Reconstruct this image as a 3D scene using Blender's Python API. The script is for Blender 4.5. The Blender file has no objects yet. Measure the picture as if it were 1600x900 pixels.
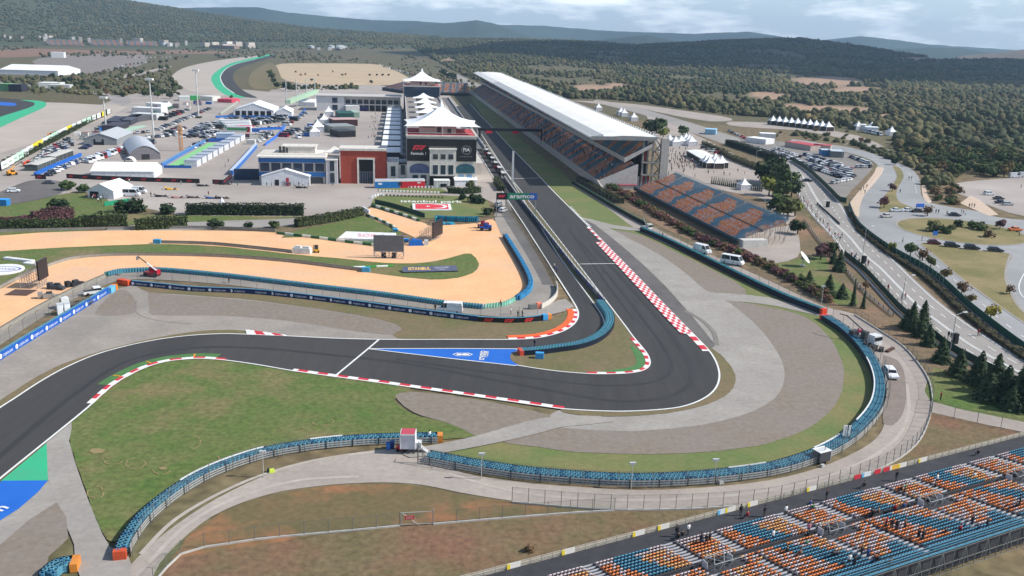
import bpy, bmesh, math, random
import numpy as np
from mathutils import Vector, Matrix
from mathutils.geometry import tessellate_polygon
from mathutils import noise as mnoise
RN = random.Random(11)
SC = bpy.context.scene
COL = SC.collection
F = 1400.0; CH = 60.0; TH = math.radians(15.75); ROLL = math.radians(1.7)
_r0 = Vector((1,0,0)); FW = Vector((0,math.cos(TH),-math.sin(TH))); _u0 = Vector((0,math.sin(TH),math.cos(TH)))
CR = _r0*math.cos(ROLL) + _u0*math.sin(ROLL); CU = _u0*math.cos(ROLL) - _r0*math.sin(ROLL)
def W(px, py, z=0.0):
    "photo position -> point on the level z (the survey of the place)"
    d = FW*F + CR*(px-800) - CU*(py-450)
    t = (z-CH)/d.z
    return Vector((0,0,CH)) + d*t
def Q(p):
    v = Vector(p) - Vector((0,0,CH)); w = v.dot(FW)
    return 800+F*v.dot(CR)/w, 450-F*v.dot(CU)/w
cam = bpy.data.cameras.new('camera'); cam.sensor_width = 36; cam.lens = F/1600*36; cam.clip_end = 60000; cam.clip_start = 1
co = bpy.data.objects.new('camera', cam); COL.objects.link(co)
co.matrix_world = Matrix(((CR.x,CU.x,-FW.x,0),(CR.y,CU.y,-FW.y,0),(CR.z,CU.z,-FW.z,CH),(0,0,0,1)))
SC.camera = co
AZ = math.radians(-7.31)                       # heading of the main straight
U = Vector((math.sin(AZ), math.cos(AZ), 0)); V = Vector((math.cos(AZ), -math.sin(AZ), 0))
RZ_UV = -AZ                                     # rotation that takes local x,y to V,U
def lin(c):
    return tuple(((x/255)/12.92 if x/255 <= .04045 else ((x/255+.055)/1.055)**2.4) for x in c)
_M = {}
TONE = {'track_asphalt':.72,'rubbered_asphalt':.68,'runoff_concrete':.86,'light_concrete':.88,'gravel_bed':.8,'green_grass':.8,'short_green_grass':.84,'dry_grass':.82,'service_road':.86,'paddock_concrete':.86,'pale_asphalt':.92,'tan_lawn':.9,'pale_runoff':.86,'grey_asphalt':.9,'brown_bank':.82,'mixed_grass':.82,'orange_gravel':.97,'far_lot_asphalt':.8,'tan_field':.85,'dark_asphalt':.85,'worn_wheel_track':.9,'worn_soil':.8}
def mat(name, c1, c2=None, scale=1.0, rough=.8, metal=0.0, detail=5, lo=.35, hi=.65, c3=None, scale3=.05, spec=.3, coord='pos', stretch=None, lo3=.45, hi3=.65, alpha=1, rot=0, fine=0):
    if name in _M: return _M[name]
    m = bpy.data.materials.new(name); m.use_nodes = True; nt = m.node_tree; N = nt.nodes; L = nt.links
    b = N['Principled BSDF']; b.inputs['Roughness'].default_value = rough; b.inputs['Metallic'].default_value = metal
    b.inputs['Specular IOR Level'].default_value = spec
    b.inputs['Alpha'].default_value = alpha
    q_ = TONE.get(name, 1); lin_ = lambda c: tuple(v*q_ for v in lin(c))
    k1 = lin_(c1); k2 = lin_(c2) if c2 else tuple(min(1,x*.86) for x in k1)
    if coord == 'pos':
        g = N.new('ShaderNodeNewGeometry'); src = g.outputs['Position']
    else:
        g = N.new('ShaderNodeTexCoord'); src = g.outputs['Object']
    mp = N.new('ShaderNodeMapping'); L.new(src, mp.inputs[0]); mp.inputs['Rotation'].default_value[2] = rot
    if stretch: mp.inputs['Scale'].default_value = stretch
    def ns(sc, dt, a, z):
        n = N.new('ShaderNodeTexNoise'); n.inputs['Scale'].default_value = sc; n.inputs['Detail'].default_value = dt
        n.inputs['Roughness'].default_value = .62
        L.new(mp.outputs[0], n.inputs['Vector'])
        r = N.new('ShaderNodeMapRange'); r.inputs['From Min'].default_value = a; r.inputs['From Max'].default_value = z
        L.new(n.outputs['Fac'], r.inputs['Value']); return r.outputs[0]
    mx = N.new('ShaderNodeMix'); mx.data_type = 'RGBA'
    L.new(ns(scale, detail, lo, hi), mx.inputs['Factor']); mx.inputs['A'].default_value = (*k1,1); mx.inputs['B'].default_value = (*k2,1)
    out = mx.outputs['Result']
    if c3:
        m2 = N.new('ShaderNodeMix'); m2.data_type = 'RGBA'
        L.new(ns(scale3, 4, lo3, hi3), m2.inputs['Factor']); L.new(out, m2.inputs['A']); m2.inputs['B'].default_value = (*lin_(c3),1); out = m2.outputs['Result']
    if fine:
        m3 = N.new('ShaderNodeMix'); m3.data_type = 'RGBA'; m3.blend_type = 'MULTIPLY'; m3.inputs['Factor'].default_value = fine
        L.new(out, m3.inputs['A'])
        r3 = N.new('ShaderNodeMix'); r3.data_type='RGBA'; r3.inputs['A'].default_value=(.55,.55,.55,1); r3.inputs['B'].default_value=(1.25,1.25,1.25,1)
        L.new(ns(1.1, 8, .3, .7), r3.inputs['Factor']); L.new(r3.outputs['Result'], m3.inputs['B']); out = m3.outputs['Result']
    L.new(out, b.inputs['Base Color'])
    m.diffuse_color = (*k1, 1)
    _M[name] = m; return m
def P_(c, rough=.6, metal=0.0, spec=.3):
    "painted/plain material of one colour with a little wear"
    n = 'paint_%d_%d_%d_%d_%d' % (*c, int(rough*100), int(metal*100))
    k = tuple(max(0,int(x*.9)) for x in c)
    return mat(n, c, k, scale=.9, rough=rough, metal=metal, spec=spec, coord='obj')
def attr_mat(name, rough=.8, noise_amt=.25, scale=2.0):
    if name in _M: return _M[name]
    m = bpy.data.materials.new(name); m.use_nodes = True; nt = m.node_tree; N = nt.nodes; L = nt.links
    b = N['Principled BSDF']; b.inputs['Roughness'].default_value = rough; b.inputs['Specular IOR Level'].default_value = .2
    a = N.new('ShaderNodeAttribute'); a.attribute_name = 'Col'
    g = N.new('ShaderNodeNewGeometry'); n = N.new('ShaderNodeTexNoise'); n.inputs['Scale'].default_value = scale; n.inputs['Detail'].default_value = 4
    L.new(g.outputs['Position'], n.inputs['Vector'])
    r = N.new('ShaderNodeMapRange'); r.inputs['From Min'].default_value = .3; r.inputs['From Max'].default_value = .7
    r.inputs['To Min'].default_value = 1-noise_amt; r.inputs['To Max'].default_value = 1+noise_amt
    L.new(n.outputs['Fac'], r.inputs['Value'])
    v = N.new('ShaderNodeVectorMath'); v.operation = 'MULTIPLY'; L.new(a.outputs['Color'], v.inputs[0]); L.new(r.outputs[0], v.inputs[1])
    L.new(v.outputs[0], b.inputs['Base Color']); _M[name] = m; return m
def glass_mat(name='window_glass', c=(40,60,75)):
    return mat(name, c, tuple(int(x*.8) for x in c), scale=.3, rough=.12, spec=.6, coord='obj')
def tag(o, label=None, cat=None, group=None, kind=None):
    if label: o['label'] = label
    if cat: o['category'] = cat
    if group: o['group'] = group
    if kind: o['kind'] = kind
    return o
def empty(name, loc, rz=0, label=None, cat=None, group=None):
    o = bpy.data.objects.new(name, None); COL.objects.link(o); o.location = loc; o.rotation_euler = (0,0,rz); o.empty_display_size = .5
    return tag(o, label, cat, group)
class MB:
    "collects shapes into one mesh"
    def __init__(s): s.v = []; s.f = []; s.mi = []; s.ms = []; s.cur = 0; s.x = None
    def use(s, m):
        if m not in s.ms: s.ms.append(m)
        s.cur = s.ms.index(m); return s
    def add(s, vs, fs):
        b = len(s.v)
        if s.x is not None: vs = [s.x @ Vector(p) for p in vs]
        s.v += [tuple(p) for p in vs]; s.f += [tuple(i+b for i in f) for f in fs]; s.mi += [s.cur]*len(fs); return s
    def hexa(s, p):
        return s.add(p, [(0,3,2,1),(4,5,6,7),(0,1,5,4),(1,2,6,5),(2,3,7,6),(3,0,4,7)])
    def box(s, cx, cy, z0, sx, sy, sz, rz=0, tx=1, ty=1):
        c, n = math.cos(rz), math.sin(rz); pts = []
        for z, kx, ky in ((z0,1,1),(z0+sz,tx,ty)):
            for a, b in ((-1,-1),(1,-1),(1,1),(-1,1)):
                x = a*sx/2*kx; y = b*sy/2*ky; pts.append((cx+x*c-y*n, cy+x*n+y*c, z))
        return s.hexa(pts)
    def prism(s, poly, z0, z1):
        n = len(poly); a = [(p[0],p[1],z0) for p in poly] + [(p[0],p[1],z1) for p in poly]
        return s.add(a, [tuple(range(n-1,-1,-1)), tuple(range(n,2*n))] + [(i,(i+1)%n,n+(i+1)%n,n+i) for i in range(n)])
    def tube(s, p, q, r, n=6, r2=None):
        p = Vector(p); q = Vector(q); d = (q-p)
        if d.length < 1e-6: return s
        d.normalize(); a = d.orthogonal().normalized(); b = d.cross(a); r2 = r if r2 is None else r2; vs = []
        for c, rr in ((p,r),(q,r2)):
            for i in range(n):
                t = 2*math.pi*i/n; vs.append(c + (a*math.cos(t)+b*math.sin(t))*rr)
        return s.add(vs, [(i,(i+1)%n,n+(i+1)%n,n+i) for i in range(n)] + [tuple(range(n-1,-1,-1)), tuple(range(n,2*n))])
    def quad(s, a, b, c, d): return s.add([a,b,c,d], [(0,1,2,3)])
    def lathe(s, prof, cx=0, cy=0, n=12):
        vs = []
        for r, z in prof:
            for i in range(n):
                t = 2*math.pi*i/n; vs.append((cx+r*math.cos(t), cy+r*math.sin(t), z))
        fs = []
        for k in range(len(prof)-1):
            for i in range(n): fs.append((k*n+i, k*n+(i+1)%n, (k+1)*n+(i+1)%n, (k+1)*n+i))
        fs.append(tuple(range(n-1,-1,-1))); fs.append(tuple(range((len(prof)-1)*n, len(prof)*n)))
        return s.add(vs, fs)
    def mesh(s, name, smooth=False):
        me = bpy.data.meshes.new(name); me.from_pydata(s.v, [], s.f)
        for m in s.ms: me.materials.append(m)
        if len(s.ms) > 1: me.polygons.foreach_set('material_index', s.mi)
        if smooth: me.polygons.foreach_set('use_smooth', [True]*len(me.polygons))
        me.update(); return me
    def build(s, name, parent=None, loc=None, rz=0, smooth=False, label=None, cat=None, group=None, kind=None):
        o = bpy.data.objects.new(name, s.mesh(name, smooth)); COL.objects.link(o)
        if parent is not None: o.parent = parent
        if loc is not None: o.location = loc
        o.rotation_euler[2] = rz
        return tag(o, label, cat, group, kind)
def copy_tree(o, parent=None):
    c = o.copy(); COL.objects.link(c); c.parent = parent
    for ch in list(o.children): copy_tree(ch, c)
    return c
def link(name, me, loc, rz=0, label=None, cat=None, group=None, parent=None, scale=None, kind=None):
    o = bpy.data.objects.new(name, me); COL.objects.link(o); o.location = loc; o.rotation_euler = (0,0,rz)
    if scale is not None: o.scale = scale if hasattr(scale,'__len__') else (scale,)*3
    if parent is not None: o.parent = parent
    return tag(o, label, cat, group, kind)
def smooth_path(p, n=6, closed=False):
    p = [Vector(q) for q in p]; k = len(p); out = []
    def g(i): return p[i % k] if closed else p[max(0,min(k-1,i))]
    for i in range(k if closed else k-1):
        a,b,c,d = g(i-1),g(i),g(i+1),g(i+2)
        l = (c-b).length
        m1 = (c-a); m2 = (d-b)
        if m1.length > 1e-6: m1 = m1.normalized()*l*.9 if m1.length*.5 > l else m1*.5
        if m2.length > 1e-6: m2 = m2.normalized()*l*.9 if m2.length*.5 > l else m2*.5
        for j in range(n):
            t = j/n; t2=t*t; t3=t2*t
            out.append(b*(2*t3-3*t2+1)+m1*(t3-2*t2+t)+c*(-2*t3+3*t2)+m2*(t3-t2))
    if not closed: out.append(p[-1])
    return out
def WP(pts, z=0): return [W(x,y,z) for x,y in pts]
LV = .02
_lc = {}
def lz(lev):
    "height of a ground layer: every sheet gets its own level, so no two coincide"
    k = _lc.get(lev, 0); _lc[lev] = k+1; return lev*LV + .0022*k
def sheet(name, pts, m, lev, n=5, jit=0, label=None, cat=None, world=False, kind='structure'):
    p = [Vector(q) for q in pts] if world else WP(pts)
    if n > 1: p = smooth_path(p, n, True)
    if jit: p = [q + Vector((RN.uniform(-jit,jit), RN.uniform(-jit,jit), 0)) for q in p]
    z = lz(lev)
    vs = [(q.x,q.y,z) for q in p]
    tr = tessellate_polygon([[Vector((q.x,q.y,0)) for q in p]])
    fs = []
    for t in tr:
        a,b,c = (p[i] for i in t)
        s = (b.x-a.x)*(c.y-a.y)-(b.y-a.y)*(c.x-a.x)
        fs.append(t if s > 0 else (t[0],t[2],t[1]))
    me = bpy.data.meshes.new(name); me.from_pydata(vs, [], fs); me.materials.append(m); me.update()
    o = bpy.data.objects.new(name, me); COL.objects.link(o)
    return tag(o, label, cat, None, kind)
def normals2(p):
    out = []
    for i in range(len(p)):
        t = p[min(i+1,len(p)-1)] - p[max(i-1,0)]; t.z = 0; t.normalize(); out.append(Vector((-t.y,t.x,0)))
    return out
def ribbon(name, p, a, b, m, lev, label=None, cat=None, dash=None, mb=None):
    "strip between offsets a and b (left positive) of a path; dash=(on,off)"
    nn = normals2(p); z = lz(lev); own = mb is None; mb = mb or MB(); mb.use(m); acc = 0
    for i in range(len(p)-1):
        l = (p[i+1]-p[i]).length
        if dash:
            on = (acc % (dash[0]+dash[1])) < dash[0]; acc += l
            if not on: continue
        q = [p[i]+nn[i]*b, p[i]+nn[i]*a, p[i+1]+nn[i+1]*a, p[i+1]+nn[i+1]*b]
        for k in q: k.z = z
        mb.add(q, [(0,1,2,3)] if a < b else [(3,2,1,0)])
    if own: return mb.build(name, label=label, cat=cat, kind='structure')
def resample(p, step):
    d = [0.0]
    for a, b in zip(p, p[1:]): d.append(d[-1]+(b-a).length)
    n = max(2, int(round(d[-1]/step))+1); out = []; j = 0
    for i in range(n):
        t = d[-1]*i/(n-1)
        while j < len(d)-2 and d[j+1] < t: j += 1
        l = d[j+1]-d[j]; out.append(p[j].lerp(p[j+1], 0 if l < 1e-9 else (t-d[j])/l))
    return out
def path(px, step=1.0, n=8, z=0): return resample(smooth_path(WP(px, z), n), step)
def kerb(name, p, w, block, cols, side=1, h=.05, rows=1, lev=9, label=None, shift=0):
    "painted kerb blocks along a path, on one side of it"
    nn = normals2(p); mb = MB(); k = max(1, int(round(block/((p[1]-p[0]).length))))
    ms = [P_(c, .55) for c in cols]
    for i in range(len(p)-1):
        for r in range(rows):
            mb.use(ms[(i//k + r + shift) % len(ms)])
            a0, a1 = side*w*r/rows, side*w*(r+1)/rows
            q = [p[i]+nn[i]*a0, p[i]+nn[i]*a1, p[i+1]+nn[i+1]*a1, p[i+1]+nn[i+1]*a0]
            for j, kk in enumerate(q): kk.z = lev*LV + (h if (j in (1,2)) or r else .01)
            if side > 0: q.reverse()
            mb.add(q, [(0,1,2,3)])
    return mb.build(name, label=label, cat='kerb', kind='structure')
CREST = [(-900,-120),(-300,-70),(0,-28),(170,0),(200,4),(275,15),(340,25),(400,34),(480,44),(560,50),(640,56),(700,60),(800,61.5),(900,65),(1000,70),(1060,67.5),(1150,63.5),(1250,62),(1300,67),(1340,72.5),(1400,82),(1460,90),(1530,92.5),(1700,96),(2600,110)]
def interp(t, x):
    for (a,b),(c,d) in zip(t, t[1:]):
        if x <= c: return b+(d-b)*max(0,(x-a))/(c-a)
    return t[-1][1]
def pxof(az):       # photo column of a heading, at horizon level
    p = Vector((math.sin(az)*5000, math.cos(az)*5000, CH)); return Q(p)
DT0 = [(-400,2500),(300,2500),(520,2000),(640,1700),(760,1150),(1000,1250),(1250,1600),(1700,1600)]
DT1 = [(-400,4200),(300,4200),(640,3500),(760,3200),(1700,3200)]
def hz(x, y):
    d = math.hypot(x, y); az = math.atan2(x, y)
    if d < 1100: return 0.0
    a = max(-.62, min(.62, az)); hx, hy = pxof(a)
    d0 = interp(DT0, hx); d1 = interp(DT1, hx)
    if d <= d0: return 0.0
    p = Vector((math.sin(a)*d1, math.cos(a)*d1, CH)); w_ = (p-Vector((0,0,CH))).dot(FW)
    top = CH + (hy - interp(CREST, hx))*w_/F/1.0
    t = min(1, (d-d0)/(d1-d0)); s = t*t*(3-2*t)
    z = top*s
    z += s*(mnoise.noise(Vector((x*.0025, y*.0025, 3)))*16*min(1,top/50) )*min(1,(1-t)*3)
    if d > d1: z = top*max(0, 1-(d-d1)/1500)
    return z
def WT(px, py):
    "where the line of sight meets the land"
    d = FW*F + CR*(px-800) - CU*(py-450); h = math.hypot(d.x,d.y); t = 300.0
    while t < 6000:
        q = Vector((d.x/h*t, d.y/h*t, CH+d.z/h*t))
        if q.z <= hz(q.x,q.y): q.z = hz(q.x,q.y); return q
        t += 8
    return q
G_track = mat('track_asphalt', (72,71,71), (79,78,78), scale=.35, rough=.85, c3=(84,82,81), scale3=.02, detail=6, stretch=(1,.12,1), rot=AZ, fine=.25)
G_run = mat('runoff_concrete', (170,161,151), (156,148,139), scale=.12, rough=.9, c3=(150,143,136), scale3=.03, detail=7, fine=.3)
G_conc = mat('light_concrete', (174,168,160), (158,152,145), scale=.15, rough=.9, c3=(158,152,146), scale3=.035, detail=7, fine=.3)
G_grav = mat('gravel_bed', (152,140,127), (142,130,117), scale=.9, rough=.95, c3=(150,140,132), scale3=.04, fine=.35)
G_grass = mat('green_grass', (96,122,58), (122,126,76), scale=.16, rough=.95, c3=(146,130,92), scale3=.045, detail=8, lo=.34, hi=.66, lo3=.52, hi3=.68, fine=.85)
G_grass2 = mat('short_green_grass', (108,128,72), (124,130,82), scale=.14, rough=.95, c3=(140,132,88), scale3=.05, detail=8, fine=.4)
G_dry = mat('dry_grass', (128,116,86), (138,120,92), scale=.3, rough=.95, c3=(116,114,76), scale3=.05, detail=8, fine=.45)
G_dirt = mat('bare_earth', (128,108,86), (108,98,70), scale=.11, rough=.97, c3=(146,116,92), scale3=.05, detail=9, lo=.36, hi=.62, fine=.8)
G_tan = mat('tan_lawn', (150,136,96), (138,126,86), scale=.08, rough=.95, c3=(120,116,72), scale3=.04, detail=7, fine=.4)
G_sand = mat('orange_gravel', (242,190,142), (232,178,132), scale=.1, rough=.95, c3=(224,182,146), scale3=.04, detail=8, fine=.25)
G_pad = mat('paddock_concrete', (178,168,160), (166,156,149), scale=.05, rough=.9, c3=(190,180,172), scale3=.012, detail=7, fine=.25)
G_road = mat('service_road', (186,174,164), (174,163,154), scale=.12, rough=.9, c3=(168,157,148), scale3=.05, detail=7, stretch=(1,1,1), fine=.3)
G_high = mat('pale_asphalt', (166,160,154), (156,150,145), scale=.1, rough=.85, c3=(150,145,140), scale3=.02, detail=7, fine=.25)
G_high2 = mat('grey_asphalt', (168,168,168), (158,158,158), scale=.1, rough=.85, c3=(150,150,150), scale3=.02, detail=6, fine=.25)
G_dark = mat('dark_asphalt', (112,108,106), (102,98,97), scale=.3, rough=.88, c3=(122,117,114), scale3=.03, fine=.3)
G_line = mat('white_paint', (232,232,228), (214,214,210), scale=2, rough=.6)
G_kgreen = mat('green_runoff_paint', (50,180,130), (60,170,126), scale=.2, rough=.7, c3=(72,166,128), scale3=.05)
G_blue = mat('blue_runoff_paint', (32,98,190), (38,106,196), scale=.2, rough=.65)
G_patch = mat('patched_asphalt', (138,126,118), (126,116,109), scale=.2, rough=.9, fine=.3)
def st(name, pts, m, lev, n=5, jit=0, label=None, cat='ground', **k): return sheet(name, pts, m, lev, n, jit, label, cat, **k)
R_EDGE = [(735,163),(755,185),(770,200),(796,228),(845,278),(866,300),(905,339),(925,359),(960,395),(1000,436),(1050,488),(1104,543)]
OUT = [(1114,555),(1122,570),(1126,588),(1122,605),(1110,619),(1088,631),(1060,639),(1015,643.5),(960,645),(880,641),(820,632.5),(740,621),(660,609.5),(590,599.5),(530,591.5),(455,581),(400,571.5),(350,564.5),(318,562),(290,563),(258,567),(228,576),(203,588),(180,602),(160,619),(142,636),(112,661),(70,695),(0,752),(-80,820)]
TOP = [(-90,700),(0,638),(22,624),(60,599),(100,576.5),(150,555),(200,541),(250,531),(300,525),(350,522.5),(400,524),(450,526),(520,529.5),(600,531.5),(700,531.5),(800,531.5),(840,529),(872,521.5),(891,512),(901,501),(903,490),(899,479),(886,458),(849,400),(822,357),(795,316),(770,276),(745,236),(715,188),(703,168)]
st('green_verge', [(735,150),(770,200),(866,300),(905,340),(955,356),(1003,362),(1000,352),(950,322),(905,293),(870,263),(840,240),(800,205),(765,160)], G_grass2, 1, 3, .2, 'green grass verge beside the main straight')
st('runoff_grass', [(905,339),(930,352),(1003,362),(1080,402),(1150,436),(1285,490),(1310,515),(1337,542),(1356,572),(1365,602),(1360,632),(1343,657),(1310,688),(1260,713),(1200,730),(1130,740),(1060,746),(980,748),(900,744),(820,736),(740,725),(672,711),(700,700),(800,680),(900,640),(1090,640),(1120,580),(1000,436)], G_grass2, 1, 4, 0, 'green grass ring inside the curved tyre wall')
st('paddock', [(-80,278),(30,226),(120,181),(190,150),(260,138),(330,136),(420,143),(440,131),(560,128),(640,140),(700,146),(745,200),(772,250),(793,300),(800,330),(760,312),(690,305),(590,306),(578,322),(560,334),(480,340),(290,338),(180,316),(110,306),(40,302),(-80,352)], G_pad, 2, 1, 0, 'grey concrete paddock ground with parked cars')
st('west_road', [(-40,330),(0,322),(60,312),(96,302),(96,284),(60,281),(40,284),(0,300),(-40,320)], G_dark, 3, 3, 0, 'dark asphalt road at the left edge below the paddock', 'road')
st('hedge_road', [(-60,372),(60,366),(150,362),(200,353),(300,347),(400,343),(470,340),(560,331),(566,338),(470,351),(380,357),(250,361),(100,368),(-60,376)], G_high, 3, 3, 0, 'pale road passing behind the trimmed hedges', 'road')
st('lawn', [(-60,334),(0,323),(60,313),(95,304),(130,300),(165,309),(178,328),(200,336),(290,337),(480,339),(470,341),(300,347),(200,352),(150,360),(60,364),(-60,370)], G_grass, 4, 3, .2, 'grass strip between the hedges and the paddock')
st('orange_gravel', [(571,337),(579,325),(615,335),(651,345),(664,349),(672,353),(745,349),(770,343),(781,362),(790,382),(806,410),(822,446),(818,459),(800,470),(760,480),(700,476),(600,462),(500,450),(350,432),(250,423),(200,426),(165,433),(120,452),(60,482),(0,519),(-80,560),(-80,369),(0,367),(100,362),(250,360),(400,362),(500,371),(570,381),(615,385),(650,374),(622,360)], G_sand, 3, 3, .15, 'orange gravel run-off winding between grass islands', 'gravel')
st('gravel_island', [(-80,398),(0,393),(100,387),(200,383),(245,381.5),(330,384.5),(400,391),(470,399),(540,405),(600,411),(660,411),(700,404),(725,397),(737,397),(748,412),(742,424),(722,433),(690,437),(655,436),(575,426),(520,418),(450,408.5),(350,401.5),(250,399),(170,399),(110,405),(50,427),(0,452),(-80,490)], G_grass, 5, 4, .15, 'grass island between two arms of orange gravel')
st('triangle_lawn', [(440,372),(462,361),(520,349),(562,338),(571,338),(596,350),(624,362),(628,367),(600,380),(560,378),(500,369.5)], G_grass, 5, 2, .1, 'triangular lawn with a white sign board')
st('flag_lawn', [(583,313),(590,308),(620,306.5),(700,306.5),(752,308),(764,322),(757,338),(700,339),(655,342),(583,320)], G_grass2, 5, 2, .1, 'lawn with the painted flag before the pit building')
st('flag_strip', [(588,292),(688,294),(700,300),(690,303),(640,301.5),(592,299)], G_grass2, 5, 1, .1, 'narrow lawn strip in front of the pit building')
st('pit_service_road', [(772,335),(792,326),(812,352),(838,396),(860,436),(869,458),(861,477),(843,489),(800,496),(740,492),(700,487),(600,474),(500,462),(350,445),(260,438),(215,437),(180,440),(120,466),(60,500),(0,540),(-80,590),(-80,558),(0,519),(60,482),(165,434),(200,426),(250,424),(350,432),(500,450),(600,462),(700,476),(760,481),(800,471),(820,459),(822,446),(806,410),(788,378)], G_run, 4, 3, 0, 'grey service lane behind the advertising barrier', 'road')
st('left_runoff', [(-80,612),(0,563),(100,502),(182,453),(215,446),(300,454),(400,459),(500,469),(600,483),(700,496),(800,504),(868,500),(896,486),(903,490),(880,518),(800,531.5),(600,531.5),(450,526),(350,522.5),(250,531),(150,555),(60,599),(0,638),(-80,690)], G_run, 5, 3, 0, 'pale concrete run-off left of the track')
st('left_gravel', [(148,492),(205,491.5),(213,478),(207,464),(195,454),(183,454)], G_grav, 6, 3, .1, 'small gravel patch beside the blue barrier', 'gravel')
st('left_gravel', [(233,458),(260,461),(400,471),(500,485),(590,500),(628,514),(615,524),(560,519),(450,502),(350,494),(240,493),(234,480)], G_grav, 6, 3, .1, 'long gravel wedge between the dark blue barrier and the track', 'gravel')
st('barrier_grass', [(218,447),(300,454),(400,459),(500,469),(600,483),(700,496),(800,505),(868,500),(895,485),(901,490),(890,508),(855,521),(800,530),(700,530.5),(628,530),(615,524),(628,513),(590,499),(500,484),(400,470),(300,462),(232,457)], G_dry, 7, 3, .12, 'dry grass bank under the dark blue barrier')
st('track_edge_grass', [(-80,680),(0,627),(50,594),(100,569),(170,546),(250,527.5),(310,518.5),(345,516.5),(386,518),(386,524),(350,523),(300,526),(250,532),(150,557),(60,601),(0,640),(-80,700)], G_dry, 7, 4, .1, 'dry grass strip along the outer edge of the track')
st('infield_grass', [(142,634),(112,662),(108,690),(118,722),(130,752),(146,800),(160,832),(172,848),(196,838),(228,806),(265,774),(320,742),(400,714),(480,699),(560,692),(620,690),(690,688),(742,683),(756,678),(700,662),(640,645),(617,626),(628,617),(640,604),(455,578),(318,560),(228,574)], G_grass, 5, 3, .2, 'large worn green infield at the lower left')
st('access_road', [(66,700),(112,660),(108,690),(130,760),(150,812),(172,856),(200,868),(200,905),(126,905),(116,852),(88,786),(72,740)], G_conc, 6, 2, 0, 'pale concrete access road left of the infield', 'road')
st('left_apron', [(-80,850),(0,815),(78,750),(92,786),(30,834),(-20,880),(-80,920)], G_conc, 5, 2, 0, 'pale concrete apron at the lower left corner')
st('left_gravel', [(-40,880),(0,852),(88,786),(108,842),(76,870),(60,915),(-60,930)], G_grav, 6, 2, .1, 'grooved gravel bed at the lower left corner', 'gravel')
st('painted_runoff', [(0,754),(73,694),(75,752),(4,752.5)], G_kgreen, 7, 1, 0, 'green painted run-off at the lower left', 'road marking')
st('painted_runoff', [(-60,800),(4,752.5),(75,752),(60,770),(30,796),(0,815),(-60,850)], G_blue, 7, 1, 0, 'blue painted run-off at the lower left', 'road marking')
st('outer_gravel', [(958,360),(1002,368),(1062,397),(1150,441),(1166,461),(1110,459),(1085,441),(1040,409),(1000,383)], G_grav, 3, 2, .1, 'gravel between the concrete and the dark barrier beside the straight', 'gravel')
st('outer_gravel', [(1120,470),(1200,480),(1258,495),(1298,530),(1318,575),(1316,610),(1300,640),(1262,670),(1200,693),(1120,705),(1020,710),(900,707),(840,699),(785,690),(835,678),(880,668),(1000,672),(1100,660),(1180,640),(1215,590),(1190,520)], G_grav, 3, 4, .1, 'broad gravel crescent outside the hairpin', 'gravel')
st('outer_gravel', [(617,618),(660,614),(760,628),(860,650),(830,664),(760,684),(742,681),(700,662),(645,645)], G_grav, 6, 3, .1, 'small gravel wedge below the red and white kerb', 'gravel')
st('concrete_apron', [(925,352),(950,356),(985,374),(1030,398),(1075,430),(1100,452),(1140,474),(1185,512),(1217,555),(1226,588),(1213,620),(1172,645),(1100,664),(1000,674),(930,673),(872,668),(850,658),(880,640),(960,640),(1080,630),(1110,600),(1100,545),(1030,470)], G_conc, 4, 4, 0, 'pale concrete apron around the outside of the hairpin')
st('access_road', [(1070,440),(1100,456),(1140,459),(1200,465),(1286,489),(1280,494),(1210,478),(1150,471),(1110,468)], G_conc, 4, 2, 0, 'pale track crossing the gravel to the orange barrier end', 'road')
st('access_road', [(905,340),(925,343),(960,352),(1003,357),(1001,361),(955,357),(922,349)], G_conc, 3, 2, 0, 'narrow pale path from the straight to the barrier gap', 'road')
st('access_road', [(630,706),(690,694),(745,682),(800,666),(850,654),(930,650),(960,660),(880,668),(838,679),(790,690),(735,701),(680,711),(640,716)], G_conc, 7, 2, 0, 'pale access road between the two tyre walls', 'road')
st('kerb_strip', [(908,342),(930,352),(980,392),(1040,448),(1118,540),(1106,545),(1000,437)], G_dark, 6, 2, 0, 'grey asphalt strip behind the chequered kerb', 'road')
st('track_edge_grass', [(1104,541),(1114,546),(1128,557),(1141,573),(1149,590),(1147,604),(1136,617),(1112,630),(1080,640),(1040,646.5),(980,651),(920,651),(880,645),(880,636),(1000,640),(1100,620),(1115,590)], G_dry, 7, 4, .1, 'dry grass strip outside the hairpin')
st('perimeter_road', [(905,292),(950,318),(1010,350),(1100,393),(1200,438),(1290,480),(1335,491),(1375,517),(1412,542),(1440,575),(1453,600),(1456,624),(1452,652),(1434,690),(1404,716),(1352,741),(1290,762),(1200,784),(1100,793),(1000,796),(900,794),(800,783),(720,770),(660,758),(600,754),(520,757.5),(440,768),(380,785),(330,808),(286,842),(250,880),(225,925),(180,925),(200,888),(240,848),(300,803),(360,768),(430,737),(500,717),(560,707),(620,702),(665,712),(720,738),(800,752),(900,761),(1000,766),(1100,762),(1200,751),(1280,731),(1340,705),(1368,686),(1381,665),(1380,640),(1378,605),(1368,570),(1345,540),(1300,500),(1250,480),(1150,432),(1080,398),(1000,362),(940,318),(893,288)], G_road, 2, 3, 0, 'sandy grey perimeter road outside the tyre wall', 'road')
st('patched_lane', [(1380,556),(1400,562),(1412,579),(1416,620),(1410,648),(1395,665),(1380,662),(1379,620)], G_patch, 3, 3, 0, 'dark asphalt lane under the white estate car', 'road')
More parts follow.
